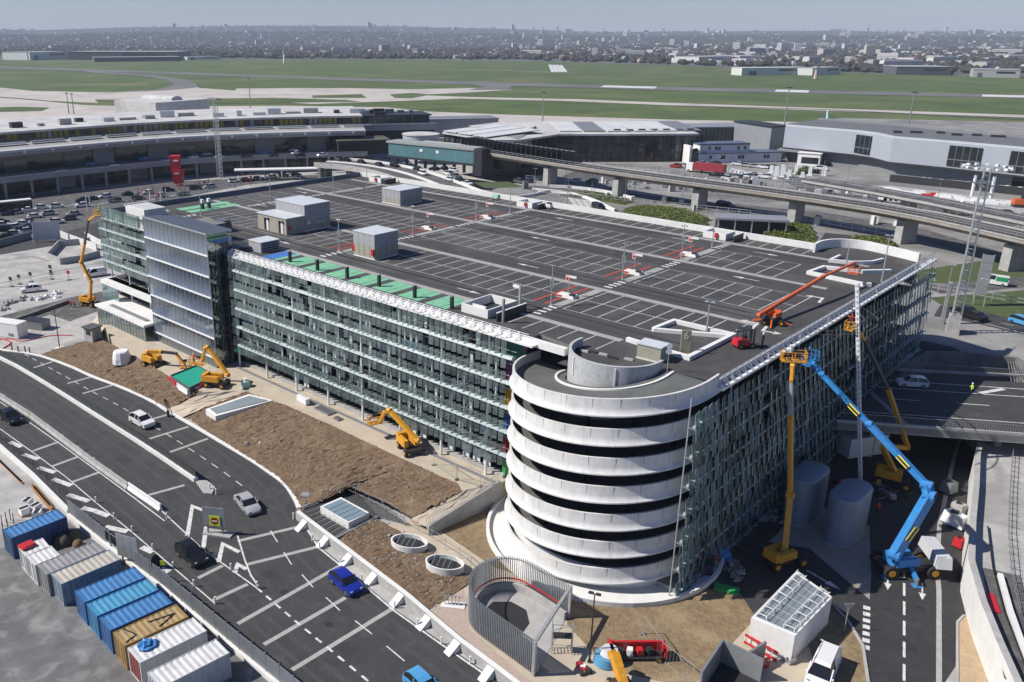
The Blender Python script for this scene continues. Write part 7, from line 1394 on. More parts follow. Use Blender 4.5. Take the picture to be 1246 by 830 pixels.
# drop-off road behind the far corner
qd = smooth_pts([(-262.14,215,6.6)[:2], (-248.6,218.82,6.6)[:2], (-230.79,218.39,6.6)[:2], (-209.64,212.07,6.6)[:2], (-185.42,200.64,6.6)[:2], (-165.66,191.9,6.6)[:2]], 2)
t = thing('dropoff_road', 'raised drop off road full of queuing cars behind the garage corner', 'road', (0,0,0)); extrude(qd, [(-7,5.4),(-7,6.5),(9,6.5),(9,5.4)], ASPH_OLD, 'deck', t); extrude(qd, [(-7.3,5.4),(-7.3,7.4),(-7,7.4),(-7,5.4)], CONC, 'parapet', t); extrude(qd, [(9,5.4),(9,7.4),(9.3,7.4),(9.3,5.4)], CONC_W, 'parapet', t); extrude(qd, [(0.8,6.5),(0.8,6.75),(2.6,6.75),(2.6,6.5)], CONC_W, 'median', t)
for x, y, a in walk(qd, 14): MB().obox((x,y,0),1.2,8,5.4,a).build('pier', CONC_D, t)
t = thing('white_ramp_wing', 'long white sloping canopy edge under the raised terminal road', 'canopy', (-277.33,205.56,3)); a, b = Vector((-284.1,187.9,4)), Vector((-262.88,216.32,4)); o_ = Vector((-277.33,205.56,3)); MB().bar(a-o_, b-o_, 5, 0.5).build('slab', CONC_W, t); MB().bar((0,0,-3),(0,0,0.8),0.6).build('pier', CONC, t)
# roads on the plateau
rib('back_road', [(-172.2,193.73,6.02),(-154.6,203.42,6.02),(-134.17,207.47,6.02),(-123.66,207.85,6.02)], 7, 6.03, ASPH_OLD); rib('back_road', [(-171.68,225.55,6.02),(-140.31,234.9,6.02),(-106.23,241.81,6.02),(-84.57,246.2,6.02),(-60.41,241.76,6.02),(-32.46,221.54,6.02)], 9, 6.04, ASPH_OLD)
rib('back_road', [(-178.48,258.4,6.02),(-139.94,270.67,6.02),(-106.13,276.73,6.02),(-78.08,280.35,6.02),(-42.05,272.52,6.02)], 16, 6.02, ASPH_OLD); rib('back_road', [(-92.65,267.93,6.02),(-105.12,290.83,6.02),(-119.13,308.65,6.02)], 9, 6.05, ASPH_OLD); rib('back_road', [(-36.41,171.46,6.02),(-30.1,172.28,6.02),(-21.29,170.9,6.02)], 8, 6.03, ASPH); rib('back_road', [(-41.59,185.75,6.02),(-35.27,195.22,6.02),(-27.86,207.56,6.02)], 6, 6.03, ASPH_OLD)
rib('back_road', [(-154.83,224.77,6.02),(-136.68,215.52,6.02),(-120.06,201.99,6.02),(-107.37,197.06,6.02)], 6, 6.06, ASPH_OLD); rib('back_road', [(-72.49,224.55,6.02),(-68.97,209.39,6.02),(-62.73,202.12,6.02)], 6, 6.05, ASPH)
rib('road_marking', [(-29.95,169.39,6.05),(-20.66,167.3,6.05)], 0.18, 6.05); dashes('road_marking', [(-30.49,171.77,6.05),(-21.28,170.79,6.05)], 2, 2, 0.16, 6.05)
struct('grass_bank', MB().sheet([(-39.94,179.63),(-33.8,188.72),(-26.6,200.55),(-21.67,173.03),(-29.31,174.46),(-35.93,174.8)], 6.015), GRASS); struct('grass_bank', MB().sheet([(-48.16,198.54),(-40.38,217.9),(-32.25,232.13),(-28.67,212.14),(-36.22,199.46),(-43.83,188.58)], 6.012), GRASS); struct('grass_bank', MB().sheet([(-190.87,220.89),(-183.38,230.66),(-171.75,225.64),(-180.36,214.95)], 6.015), GRASS)
struct('lower_forecourt', MB().sheet([(-245.23,71.85),(-243.84,84.09),(-239.64,98.32),(-248.01,117.27),(-263.82,145.82),(-272.17,185),(-265.37,219.49),(-270.32,223.63),(-298.94,169.5),(-304.15,138.35),(-311.71,109.79),(-313.99,94.48)], 0.02), ASPH_OLD)
struct('lower_forecourt', MB().sheet([(-218.22,62.97),(-226.51,77.53),(-226.45,90.28),(-224.75,105.65),(-228,117.32),(-248.01,117.27),(-239.64,98.32),(-243.84,84.09),(-245.23,71.85)], 0.024), ASPH)
for a in ([(-274.47,124.74,0.03),(-276.5,137.46,0.03)], [(-275.8,111.6,0.03),(-282.12,125.52,0.03)], [(-266.7,132.36,0.03),(-271.99,155.34,0.03)], [(-267.53,97.93,0.03),(-271.24,112.27,0.03)]): rib('road_marking', a, 0.5, 0.034)
# white curved ramp walls
for i, a in enumerate(([(-166.36,222.1),(-154.9,224.86),(-142.94,220.66),(-128.23,210.07)], [(-166.35,230.94),(-157.38,235.27),(-144.72,234.84),(-134.79,230.58)], [(-165.13,200.82),(-159.7,210.04),(-160.75,223.31)], [(-133.49,198.34),(-122.49,205.95),(-111.57,204.45)])): tag(MB().wall(smooth_pts(a,1), -0.25, 0.25, ZU, ZU+0.9).build('ramp_wall', CONC_W), ('white curving ramp wall nearest the back parapet', 'white curving ramp wall farther from the back parapet', 'white ramp wall near the green grass patch', 'straight white wall along the back of the garage')[i], 'wall')
struct('striped_ramp', MB().sheet([(-151.51,220.05),(-138.04,219.82),(-125.67,206.02),(-132.68,199.14)], 6.07), CONC)
for i in range(6): rib('road_marking', [bez((-149.68,219.17,6.09), (-136.33,217.15,6.09), i/5), bez((-133.26,201.19,6.09), (-125.76,205.31,6.09), i/5)], 0.5, 6.09)
# underpass front
t = thing('underpass_front', 'dark underpass front with grey canopy under the viaduct', 'building', (-95.22,205.03,6), heading((-95.22,205.03,6), (-84.21,211.86,6))); L_ = 16.0; MB().box(0,L_,0,5,0,3.6).build('wall', DARK, t); MB().box(-0.6,L_+0.6,-1.6,5,3.6,4.1).build('canopy', TERM_M, t)
for i in range(5): MB().box(i*L_/4-0.15,i*L_/4+0.15,-1.3,-1.0,0,3.6).build('post', STEEL, t)
# slim light masts and the lattice mast
lat = (-294.47,188.02,29.96); t = thing('lattice_tower', 'slender steel lattice tower with platform before the west terminal', 'mast', (lat[0],lat[1],0)); h_ = lat[2]; mb = MB()
for x, y in ((-1,-1),(1,-1),(1,1),(-1,1)): mb.bar((x*0.8,y*0.8,0),(x*0.6,y*0.6,h_),0.16)
for i in range(int(h_/1.6)):
    z = i*1.6
    for (x0,y0),(x1,y1) in (((-1,-1),(1,-1)),((1,-1),(1,1)),((1,1),(-1,1)),((-1,1),(-1,-1))): mb.bar((x0*.75,y0*.75,z),(x1*.75,y1*.75,z+1.6),0.08)
mb.build('lattice', STEEL, t); MB().obox((0,0,h_),6,2.4,0.5).build('lamp_platform', STEEL_G, t)
for i, (p, w_) in enumerate((((-330.57,448.63,19.5),'behind the central terminal'), ((-202.44,507.01,25.13),'behind the glass link building'), ((-145.01,533.77,23.72),'behind the east terminal'), ((-549.86,381.66,23),'behind the west terminal near the pavilion'), ((-619.13,274.12,14.2),'left one of a pair behind the west terminal'), ((-616.61,276.59,13.64),'right one of a pair behind the west terminal'))):
    t = thing('apron_light_mast', 'thin apron light mast ' + w_, 'mast', (p[0],p[1],0), 0, 'apron light masts'); MB().cyl((0,0,0),(0,0,p[2]),0.45,0.25,n=6).build('pole', STEEL_G, t); MB().obox((0,0,p[2]),3.2,0.8,0.6).build('lamp_bar', STEEL_D, t)
# red figure
rf = (-288.64,166.23,0); t = thing('red_sculpture', 'tall red sculpture of two stacked tapered blocks before the west terminal', 'sculpture', rf, R(45)); RED_S = mat('sculpture_red', (0.62,0.02,0.035), 0.4, fine=0.1); MB().obox((0,0,1.0),3.2,3.2,5.0,0,0,1.25).build('lower_block', RED_S, t); MB().obox((-0.6,0,6.0),3.0,2.9,5.2,0,0,1.2).build('upper_block', RED_S, t)
for x in (-0.7,0.7): MB().box(x-0.3,x+0.3,-0.3,0.3,0,1.0).build('leg', RED, t)
for z in (4.6, 9.2): MB().box(-0.9,0.9,-2.05,-1.55,z,z+0.5).build('white_mark', WHITE, t)
# bus and billboard
bs = thing('bus', 'black and white bus parked at the left edge before the terminal', 'bus', (-284.45,103.32,0), R(80)); MB().box(-6,6,-1.3,1.3,0.4,3.0).build('body', STEEL_D, bs); MB().box(-6,6,-1.32,1.32,2.9,3.25).build('roof', WHITE, bs); MB().box(-5.8,5.8,-1.34,1.34,1.5,2.5).build('windows', CARGLASS, bs)
for x in (-4,3.8):
    for y in (-1.2,1.2): wheel(bs, (x,y,0.5), 0.5, 0.3, 0)
bb = thing('billboard', 'blank grey billboard panel standing on the west ground', 'billboard', (-232.49,92.44,0), R(62)); MB().box(-3.4,3.4,-0.1,0.1,0.6,5.6).build('panel', mat('blank_grey',(0.5,0.51,0.53),0.7), bb)
for x in (-2.6,2.6): MB().box(x-0.12,x+0.12,0.1,0.4,0,5.4).build('post', STEEL_G, bb)
MB().bar((-3.2,-0.1,5.0),(-3.4,-2.4,0),0.15).build('strut', STEEL, bb)
# walls and fences on the west ground
for i, (pts, z1, m_, lab) in enumerate((([(-228.31,66.29),(-235.84,81.07),(-239.73,90.95)], 1.9, mat('panel_fence',(0.22,0.23,0.24),0.7), 'grey panel fence along the west forecourt'), ([(-213.53,84.28),(-205.54,84.1),(-204.92,89.24),(-206.49,94.75)], 1.6, CONC, 'low concrete walled compound on the west ground'), ([(-236.21,97.28),(-227.69,97.15),(-219.56,97.03),(-212.97,97.03)], 1.8, CONC_W, 'white concrete wall beside the west compound'), ([(-213.53,84.28),(-224.57,92.12),(-222.29,99.71)], 1.6, CONC, 'concrete back wall of the west compound'), ([(-230.96,102.43),(-221.01,100.96),(-215.8,100.71)], 1.4, CONC_W, 'short white wall near the garage west corner'))): tag(MB().wall(pts, -0.15, 0.15, 0, z1).build('site_wall', m_), lab, 'wall')
for a in ([(-198.74,67.02,0),(-199.92,78.82,0),(-200.53,93.54,0)], [(-195.29,65.72,0),(-190.73,72.98,0),(-190.14,82.3,0)], [(-221,73.46,0),(-218.75,82.73,0),(-210.77,83.5,0)]): rib('ground_joint', a, 0.5, 0.012, CONC_D)
mb = MB(); lw_ = smooth_pts([(-167.12,55.05,0),(-169.8,62.48,0),(-173.24,71.66,0)], 1); tag(MB().wall(lw_, -0.3, 0.3, 0, 0.7).build('kerb_wall', CONC_D), 'dark kerb wall along the west side road', 'wall')
car_between('van', 'white', 'white van parked on the pale ground behind the tall yellow lift', (-188.78,87.68,0), (-189.73,82.7,0), cat='van')
car_between('suv', 'white', 'white car among pale bags on the west ground', (-186.41,70.79,0), (-187.7,67.73,0))
def bags(label, pts, m, r=0.8):
    t = thing('bag_heap', label, 'bags', (pts[0][0],pts[0][1],0))
    for x, y in pts: MB().dome((x-pts[0][0],y-pts[0][1],0), r*random.uniform(.6,1.1), r*random.uniform(.6,1.1), r*random.uniform(.7,1.1), 8, 3, 0, 0.25).build('bag', m, t)
bags('pale building bags in a row beside the white car', [(-179.59,67.92),(-180.29,68.92),(-180.27,69.8),(-180.25,70.68),(-180.83,71.83),(-181.3,73.13),(-178.76,71.28)], WHITE); bags('grey crates and bags at the left edge by the side road', [(-180.75,61.04),(-181.32,62.1),(-181.42,62.81),(-181.53,63.53),(-182.23,64.5),(-181.74,64.98),(-177.52,59.48),(-178.06,60.51),(-183.67,66.46),(-180.84,66.7)], CONC)
for i, (x, y) in enumerate([(-194.13,67.78),(-194.86,69.88),(-195.06,72.55),(-193.78,76.74),(-190.25,79.22),(-198.18,78.46)]): t = thing('sign_stand', ('first','second','third','fourth','fifth','sixth')[i] + ' small dark site sign counted from the left edge across the pale ground', 'sign', (x,y,0), R(30), 'small site signs'); MB().cyl((0,0,0),(0,0,2.0),0.05,n=5).build('post', STEEL_G, t); MB().obox((0,0,1.5),0.8,0.06,0.8).build('plate', STEEL_D if i != 4 else RED, t); MB().obox((0,0,0),0.8,0.8,0.2).build('foot', CONC_D, t)

# ---- cars too far off to show their parts
def far_car_mesh(kind):
    s = SHAPES[kind]; mb = loft(s['low'], s['W'], 0.3); c = s['cab']; zb = c[0][1]; n = len(c); w_ = s['W']/2-0.05
    mb.add([(x,-w_+(z-zb)*0.3,z) for x,z in c] + [(x,w_-(z-zb)*0.3,z) for x,z in c], [(i,(i+1)%n,n+(i+1)%n,n+i) for i in range(n)] + [tuple(range(n-1,-1,-1)), tuple(range(n,2*n))], 1)
    zt = max(p[1] for p in c); top = [p for p in c if p[1] > zt-0.15]; mb.add([(x,-w_+(z-zb)*0.3-0.02,z+0.02) for x,z in top] + [(x,w_-(z-zb)*0.3+0.02,z+0.02) for x,z in top], [(i,i+1,len(top)+i+1,len(top)+i) for i in range(len(top)-1)], 0)
    for sx in (-1,1):
        for sy in (-1,1): mb.cyl((sx*s['wx'],sy*(s['W']/2-0.2),0.32),(sx*s['wx'],sy*(s['W']/2),0.32),0.32,n=8,mi=2)
    return mb.mesh('car', [PAINTS['white'], CARGLASS, TYRE])
FCM = {k: far_car_mesh(k) for k in SHAPES}
def far_cars(pts, z, head, place_, group, colours='white black silver grey black white navy'.split(), kinds=('hatch','saloon','suv','suv')):
    for i, (x, y) in enumerate(pts):
        k = random.choice(kinds); c = random.choice(colours); o = link('car', FCM[k], None, (x,y,z)); o.rotation_euler = (0,0,head+random.choice((0,math.pi))+random.uniform(-.06,.06)); o.material_slots[0].link = 'OBJECT'; o.material_slots[0].material = PAINTS[c]
        tag(o, {'white':'white','black':'black','silver':'silver','grey':'dark grey','navy':'dark blue','red':'red','sky':'bright blue'}[c] + ' car ' + place_, 'car', group)
far_cars([(-260.8,91.45),(-255.44,91.96),(-259.16,96.29),(-261.69,98.77),(-267.31,103.57),(-268.4,107.88),(-262.52,113.64),(-278.17,115.32),(-273.79,121.6)], 0.03, R(70), 'parked on the forecourt before the west terminal', 'cars on the west forecourt', 'white silver white silver black grey'.split())
far_cars([(-282.28,125.59),(-282.82,129.33),(-284.05,134.68),(-274.35,133.37),(-283.06,142.42),(-273.03,141.09),(-280.92,149.15),(-271.88,148.85),(-280.27,156.91),(-269.23,155.98),(-276.33,165.65),(-275.77,171.18),(-280.33,185.02),(-278.59,189.46),(-278.48,195.13),(-278.36,200.93),(-278.24,206.87),(-276.42,211.62)], 0.03, R(75), 'in the lanes before the west terminal columns', 'cars in the west terminal lanes', 'white silver black grey black navy white'.split())
far_cars([(-277.22,99.23),(-277.67,102.45),(-279.12,106.65),(-280.22,111.35),(-244.94,85.84),(-246.14,89),(-247.36,92.24),(-248.28,95.89),(-250.34,100.11),(-253.99,104.65),(-256.24,109.21)], 0.03, R(70), 'in the middle rows of the west forecourt', 'cars in the middle forecourt rows')
far_cars([(-265.94,92.94),(-254.36,89.92),(-250.55,92.13)], 0.03, R(70), 'parked in the near row of the forecourt at the left edge', 'cars in the near forecourt row')
far_cars([(-307.71,130.79),(-317.68,146.99),(-307.4,151.05),(-316.11,167.57),(-305,171.96),(-306.41,183.76),(-311.03,193.14),(-298.67,191.36),(-293.19,200.14),(-287.41,209.27),(-296.28,226.13),(-287.05,220.27),(-279.8,216.73),(-288.91,229.55),(-275.32,224.62),(-280.16,234.38),(-298.41,212.77)], 6.72, R(75), 'on the raised road of the west terminal', 'cars on the raised terminal road', 'white silver black grey white navy sky'.split())
far_cars([(-279.82,233.19),(-262.37,222.34),(-258.27,223.07),(-248.99,222.55),(-237.61,221.45),(-233.64,225.35),(-255.29,232.61),(-250.61,237.2),(-273.68,239.21),(-280.55,232.47),(-221.62,225.48),(-215.92,228.24),(-211.93,218.53),(-205.69,224.64),(-199.88,222.54),(-196.7,215.68),(-191.8,215.65),(-214.73,232.24),(-209.44,231.8),(-186.9,213.42)], 6.55, R(-12), 'queuing on the raised drop off road', 'cars on the drop off road', 'white black black grey white black'.split())
far_cars([(-177.5,234),(-178.43,230.69),(-125.92,235.46),(-110.87,240.98),(-165.93,245.35),(-160.98,247.81),(-129.57,295.99),(-127.9,300.22),(-129.18,291.26),(-131.43,286.56),(-137.87,290.45),(-123.84,299.05),(-155.57,316.03),(-151.12,317.27)], 6.05, R(0), 'on the road behind the viaduct', 'cars behind the viaduct')
far_cars([(-145.02,323.26),(-140.61,321.47),(-137.44,321.58),(-134.32,321.68),(-132.11,323.84),(-158.74,300.69),(-158.02,304.39),(-153.72,302.65),(-119.32,327.71),(-115.92,322.68),(-116.86,332.98)], 6.05, R(10), 'parked before the white annex', 'cars before the white annex', 'white white silver black red'.split())
far_cars([bez((-81.16,328.51,6), (-53.84,328.18,6), i/15)[:2] for i in range(16)], 6.05, R(60), 'parked in the row along the east terminal', 'cars along the east terminal', 'white white white silver'.split())
far_cars([(-59.83,275.5),(-57.86,274.15),(-50.74,277.91),(-48.85,278.18),(-47.5,281.1),(-45.42,278.41),(-52.66,277.64),(-56.51,280.42),(-78.1,273.12),(-78.61,269.05)], 6.05, R(-10), 'on the road between the two viaducts', 'cars between the viaducts', 'black black grey navy white'.split())
far_cars([(-32.62,173.22)], 6.05, R(-20), 'farther of two black ones behind the floodlight mast', 'cars behind the mast', ['black'], ['saloon']); far_cars([(-30.59,170.58)], 6.05, R(-22), 'nearer of two black ones behind the floodlight mast', 'cars behind the mast', ['black'], ['saloon']); far_cars([(-23.68,172.92)], 6.05, R(-22), 'at the right edge on the road by the mast', 'cars behind the mast', ['sky'], ['hatch'])
t = car('van', 'white', 'white van with green side panel on the road by the grass', (-33.33,198.69,6.04), R(185), cat='van'); MB().box(-2.3,-0.3,-1.0,1.0,1.0,1.85).build('green_panel', mat('van_green',(0.02,0.25,0.1),0.4), t)
car('van', 'black', 'black van on the ramp behind the back parapet', (-133.29,209.47,6.1), R(-25), cat='van')
car('suv', 'black', 'black car in the shade under the viaduct', (-108.9,238.98,6.05), R(-12))
t = thing('red_lorry', 'white lorry with red trailer near the white annex', 'lorry', (-142.98,295.67,6.05), R(2)); MB().box(-5.5,6,-1.25,1.25,0.9,3.6).build('trailer', mat('trailer_red',(0.28,0.03,0.04),0.5), t); MB().box(-8.2,-5.8,-1.2,1.2,0.5,3.2).build('cab', WHITE, t); MB().box(-8.25,-7.6,-1.1,1.1,1.8,2.8).build('windscreen', CARGLASS, t)
for x in (-7.2,-3,3.6,4.8):
    for y in (-1.1,1.1): wheel(t, (x,y,0.48), 0.48, 0.3, 0)
t = thing('excavator', 'orange and black excavator at the right edge', 'excavator', (-48.21,298.87,6), R(30)); MB().obox((0,0,0),3.6,2.6,0.9).build('tracks', STEEL_D, t); MB().obox((-0.5,0,0.9),3.0,2.4,1.5,0,0,0.9).build('body', ORANGE, t); MB().obox((0.9,0.6,0.9),1.2,1.1,2.2).build('cab', CARGLASS, t); MB().bar((1.2,-0.4,1.8),(4.2,-0.4,4.2),0.5,0.6).build('boom', ORANGE, t); MB().bar((4.2,-0.4,4.2),(5.6,-0.4,1.2),0.4,0.5).build('arm', ORANGE, t)
# white posts, barriers and canopies on the east forecourt
for i, (x, y) in enumerate([(-123.87,309.46),(-120.29,305.1),(-123.79,314.96),(-119.95,310.65),(-119.82,316.13),(-121.12,323.12),(-115.13,310.16),(-120.41,299.87),(-126.98,311.83),(-117.55,302.67),(-111.18,319.26),(-114.73,315.77)]): tag(MB().obox((0,0,0),1.3,0.9,random.uniform(1.5,4.5),R(20),0,0.9).obox((0,0,0),1.8,1.4,0.3,R(20)).build('white_kiosk', STEEL_W, None, False, (x,y,6.02)), 'white toll kiosk post in the cluster on the east forecourt', 'kiosk', 'white kiosks on the east forecourt')
for i in range(22):
    p = bez((-140.97,306.48,6), (-123.59,301.86,6), i/21); tag(MB().obox((0,0,0),1.6,0.9,0.8,R(30+i*3),0,0.85).build('lane_barrier', STEEL_W, None, False, (p[0]+random.uniform(-1,1),p[1]+random.uniform(-2,2),6.02)), 'white lane barrier block before the red lorry', 'barrier', 'lane barriers before the white annex')
for i in range(6):
    p = bez((-76.48,269.38,6), (-70.1,272.18,6), i/5); t = thing('bike_shelter', ('first','second','third','fourth','fifth','sixth')[i] + ' pale flat canopy from the left on the road behind the viaduct', 'canopy', p, R(15), 'pale canopies behind the viaduct'); MB().obox((0,0,2.4),2.4,5.5,0.2).build('roof', CONC_W, t)
    for x, y in ((-1,-2.4),(1,2.4)): MB().bar((x,y,0),(x,y,2.4),0.12).build('post', STEEL, t)
for i in range(26):
    p = bez((-84.75,302.14,6), (-49.65,301.03,6), i/25); tag(MB().obox((0,0,0),3.6,0.6,0.9,R(14+random.uniform(-6,6)),0,0.8).build('road_barrier', RED if i in (9,10) else STEEL_W, None, False, (p[0]+random.uniform(-.6,.6),p[1]+random.uniform(-3,3),6.02)), ('red' if i in (9,10) else 'white') + ' barrier block in the works line before the east terminal', 'barrier', 'works barriers before the east terminal')
struct('works_strip', MB().sheet([(-103.52,297.14),(-87.52,312.83),(-48.22,309.79),(-43.86,286.27),(-80.48,289.73),(-97.55,281.11)], 6.012), GRAVEL)
t = thing('works_cabin', 'white works cabin with dark front near the toll kiosks', 'cabin', (-125.35,342.55,6), R(10)); MB().box(-4,4,-2,2,0,4.6).build('wall', WHITE, t); MB().box(-2.6,3.6,-2.05,-1.98,0.8,3.2).build('window', GLASS_D, t); MB().box(-4.3,4.3,-2.3,2.3,4.6,4.8).build('roof', CONC_W, t)
t = thing('pale_canopy', 'flat canopy on posts beside the white annex', 'canopy', (-134.02,346.76,6), R(8)); MB().box(-5,5,-3,3,4.2,4.9).build('roof', TERM_M, t)
for x in (-4.5,4.5): MB().box(x-0.2,x+0.2,-2.6,-2.2,0,4.2).build('post', STEEL, t)
# dense street furniture along the back roads: signal posts and lamp posts
for i, (x, y) in enumerate([(-162.58,225.8),(-164.39,237.43),(-151.89,234.13),(-158.76,212.94),(-139.73,239.74),(-137.64,250.26),(-127.56,247.58),(-109.48,251.58),(-102.66,262.09),(-83.96,256.87),(-74.82,255.9),(-60.61,252.98),(-48.18,244.61),(-37.62,240.26),(-145.92,212.09),(-134.38,225.27),(-106.09,304.05),(-96.48,299.47),(-67.56,290.82),(-54.45,275.88)]): lamp_post('thin grey lamp post along the roads behind the garage', (x,y,6.0), random.uniform(6,9), STEEL_G, 'double' if i % 2 else 'none', 'lamp posts behind the garage')

for i, (pts, z, lab) in enumerate((([(-172.5,209.68,6),(-155.02,220.64,6),(-133.67,224.11,6),(-110.2,229.43,6),(-88.38,233.19,6),(-62.75,230.33,6)], 6, 'nearest the garage back wall'), ([(-181.13,237.8,6),(-148.59,248.36,6),(-113.46,257.38,6),(-87.97,261.65,6),(-63.67,260.51,6),(-38.16,251.89,6)], 6, 'just behind the viaduct'), ([(-179.85,265.52,6),(-144.36,278.92,6),(-109.99,286.22,6),(-80.84,289.38,6),(-44.51,285.63,6)], 6, 'between the viaduct and the east forecourt'), ([(-97.55,281.11,6),(-77.23,285.12,6),(-44.51,285.63,6)], 6, 'along the works strip'), ([(-147.34,303.08,6),(-116.06,294.27,6),(-100.34,295.69,6)], 6, 'beside the red lorry'), ([(-42.76,184.69,6),(-34.35,185.11,6),(-25.58,184.95,6)], 6, 'along the grass by the mast'), ([(-285.22,126.97,0),(-286.64,145.88,0),(-282.77,166.85,0),(-284.09,201.13,0)], 0, 'before the west terminal columns'), ([(-271.48,99.48,0),(-273.52,115.97,0),(-273.78,136.05,0),(-267.58,157.6,0)], 0, 'across the west forecourt'))):
    mb = MB(); p2 = smooth_pts(pts, 1)
    for x, y, a in walk(p2, 3.0): mb.bar((x,y,z),(x,y,z+1.6),0.12)
    for h_ in (0.8, 1.55): mb.wall(p2, -0.05, 0.05, z+h_-0.06, z+h_+0.06)
    tag(mb.build('road_railing', STEEL), 'long grey road railing ' + lab, 'railing', 'road railings behind the garage')
for i in range(70):
    p = random.choice((bez((-167.87,220.61,6),(-61.63,239.34,6),random.random()), bez((-151.45,274.53,6),(-45.55,291.17,6),random.random()), bez((-165.93,245.35,6),(-92.18,266.67,6),random.random()))); tag(MB().obox((0,0,0),random.uniform(.6,2.2),random.uniform(.5,1.2),random.uniform(.7,2.4),random.uniform(0,3),0,0.92).build('roadside_box', random.choice((STEEL_W, STEEL_G, CONC, STEEL_D, CONC_W)), None, False, (p[0]+random.uniform(-6,6),p[1]+random.uniform(-4,8),6.02)), 'small roadside cabinet or block along the roads behind the garage', 'cabinet', 'roadside cabinets behind the garage')
for i in range(40):
    p = bez((-268.03,108.24,-0),(-276.69,199.71,0),random.random()); tag(MB().cyl((0,0,0),(0,0,random.uniform(1,5)),0.12,n=5).obox((0,0,0.8),0.7,0.12,0.7,random.uniform(0,3)).build('forecourt_sign', random.choice((STEEL_G, STEEL_W, RED)), None, False, (p[0]+random.uniform(-9,9),p[1]+random.uniform(-9,9),0.02)), 'small sign post scattered on the west forecourt', 'sign', 'sign posts on the west forecourt')
# ---- shrubs on the banks
LEAF = mat('shrub_leaf', (0.09,0.12,0.022), 0.9, col2=(0.04,0.06,0.014), scale=0.5); LEAF2 = mat('shrub_leaf_pale', (0.17,0.21,0.04), 0.9, col2=(0.1,0.13,0.03), scale=0.5)
def shrub(label, poly, h, n):
    cx_, cy_ = sum(p[0] for p in poly)/len(poly), sum(p[1] for p in poly)/len(poly); t = thing('shrub_bank', label, 'shrubs', (cx_,cy_,ZU)); P = [(p[0]-cx_,p[1]-cy_) for p in poly]
    def inside(x, y):
        c = False
        for i in range(len(P)):
            (x1,y1),(x2,y2) = P[i], P[i-1]
            if (y1 > y) != (y2 > y) and x < (x2-x1)*(y-y1)/(y2-y1)+x1: c = not c
        return c
    xs, ys = [p[0] for p in P], [p[1] for p in P]; mb = MB(); k = 0
    def hz(x, y): return h*max(0.15, 1-((x/max(1e-3,max(xs)-min(xs))*1.6)**2+(y/max(1e-3,max(ys)-min(ys))*1.6)**2)) * (0.8+0.3*math.sin(x*1.3)*math.cos(y*1.7))
    while k < n:
        x, y = random.uniform(min(xs),max(xs)), random.uniform(min(ys),max(ys))
        if not inside(x, y): continue
        k += 1; z = hz(x,y)*random.uniform(0.55,1.08); r = random.uniform(0.1,0.3); u = Vector((random.uniform(-1,1),random.uniform(-1,1),random.uniform(-.4,.6))).normalized(); v = u.cross(Vector((random.uniform(-1,1),random.uniform(-1,1),1))).normalized(); c = Vector((x,y,z))
        mb.add([c-u*r, c-v*r*0.6, c+u*r, c+v*r*0.6], [(0,1,2,3)], random.random() < 0.6)
    mb.build('foliage', [LEAF, LEAF2], t); g = MB(); m_ = 14
    for i in range(m_+1):
        for j in range(m_+1): x = min(xs)+(max(xs)-min(xs))*i/m_; y = min(ys)+(max(ys)-min(ys))*j/m_; g.v.append((x,y,hz(x,y)*0.6 if inside(x,y) else -0.3))
    g.f = [(i*(m_+1)+j,(i+1)*(m_+1)+j,(i+1)*(m_+1)+j+1,i*(m_+1)+j+1) for i in range(m_) for j in range(m_)]; g.m = [0]*len(g.f); g.build('earth_mound', mat('mound_earth',(0.085,0.1,0.03),0.95,col2=(0.05,0.06,0.02),scale=0.6), t); return t
shrub('green shrub bank with rocks beside the viaduct pier nearest the black van', [(-125.02,206.66),(-128,217.1),(-126.39,225.76),(-116.4,226.76),(-103.93,217.94),(-97.76,203.89),(-109.46,200.74)], 1.5, 9000)
shrub('rounded green shrub bank behind the roof stair well', [(-84.89,208.61),(-87.93,219.04),(-87.88,227.69),(-81.12,228.53),(-72.39,210.91),(-76.63,204.35)], 1.9, 8000); shrub('green shrub bank behind the curved white ramp wall', [(-67.45,215.75),(-69.23,226.56),(-62.87,227.66),(-57.62,220.65),(-57.15,212.04),(-64.25,211.83)], 1.4, 6000)
shrub('small dark hedge along the viaduct foot', [(-153.19,222.43),(-131.56,220.68),(-132.27,227.34),(-154.71,231.37)], 1.4, 2200); shrub('clipped hedge before the works cabin', [(-123.65,323.46),(-120.93,331.88),(-115.92,322.68),(-119.04,314.2)], 2.2, 1200)
for i in range(34): p = bez((-110.63,202.72,6.4), (-97.21,199.24,6.4), i/33); tag(MB().dome((0,0,0),0.7,0.6,0.6,6,3,0,0.3).build('rock', CONC_W, None, False, (p[0]+random.uniform(-2,2),p[1]+random.uniform(-3,2.5),ZU+0.2)), 'pale rock on the bank below the shrubs by the viaduct', 'rock', 'rocks on the shrub bank')

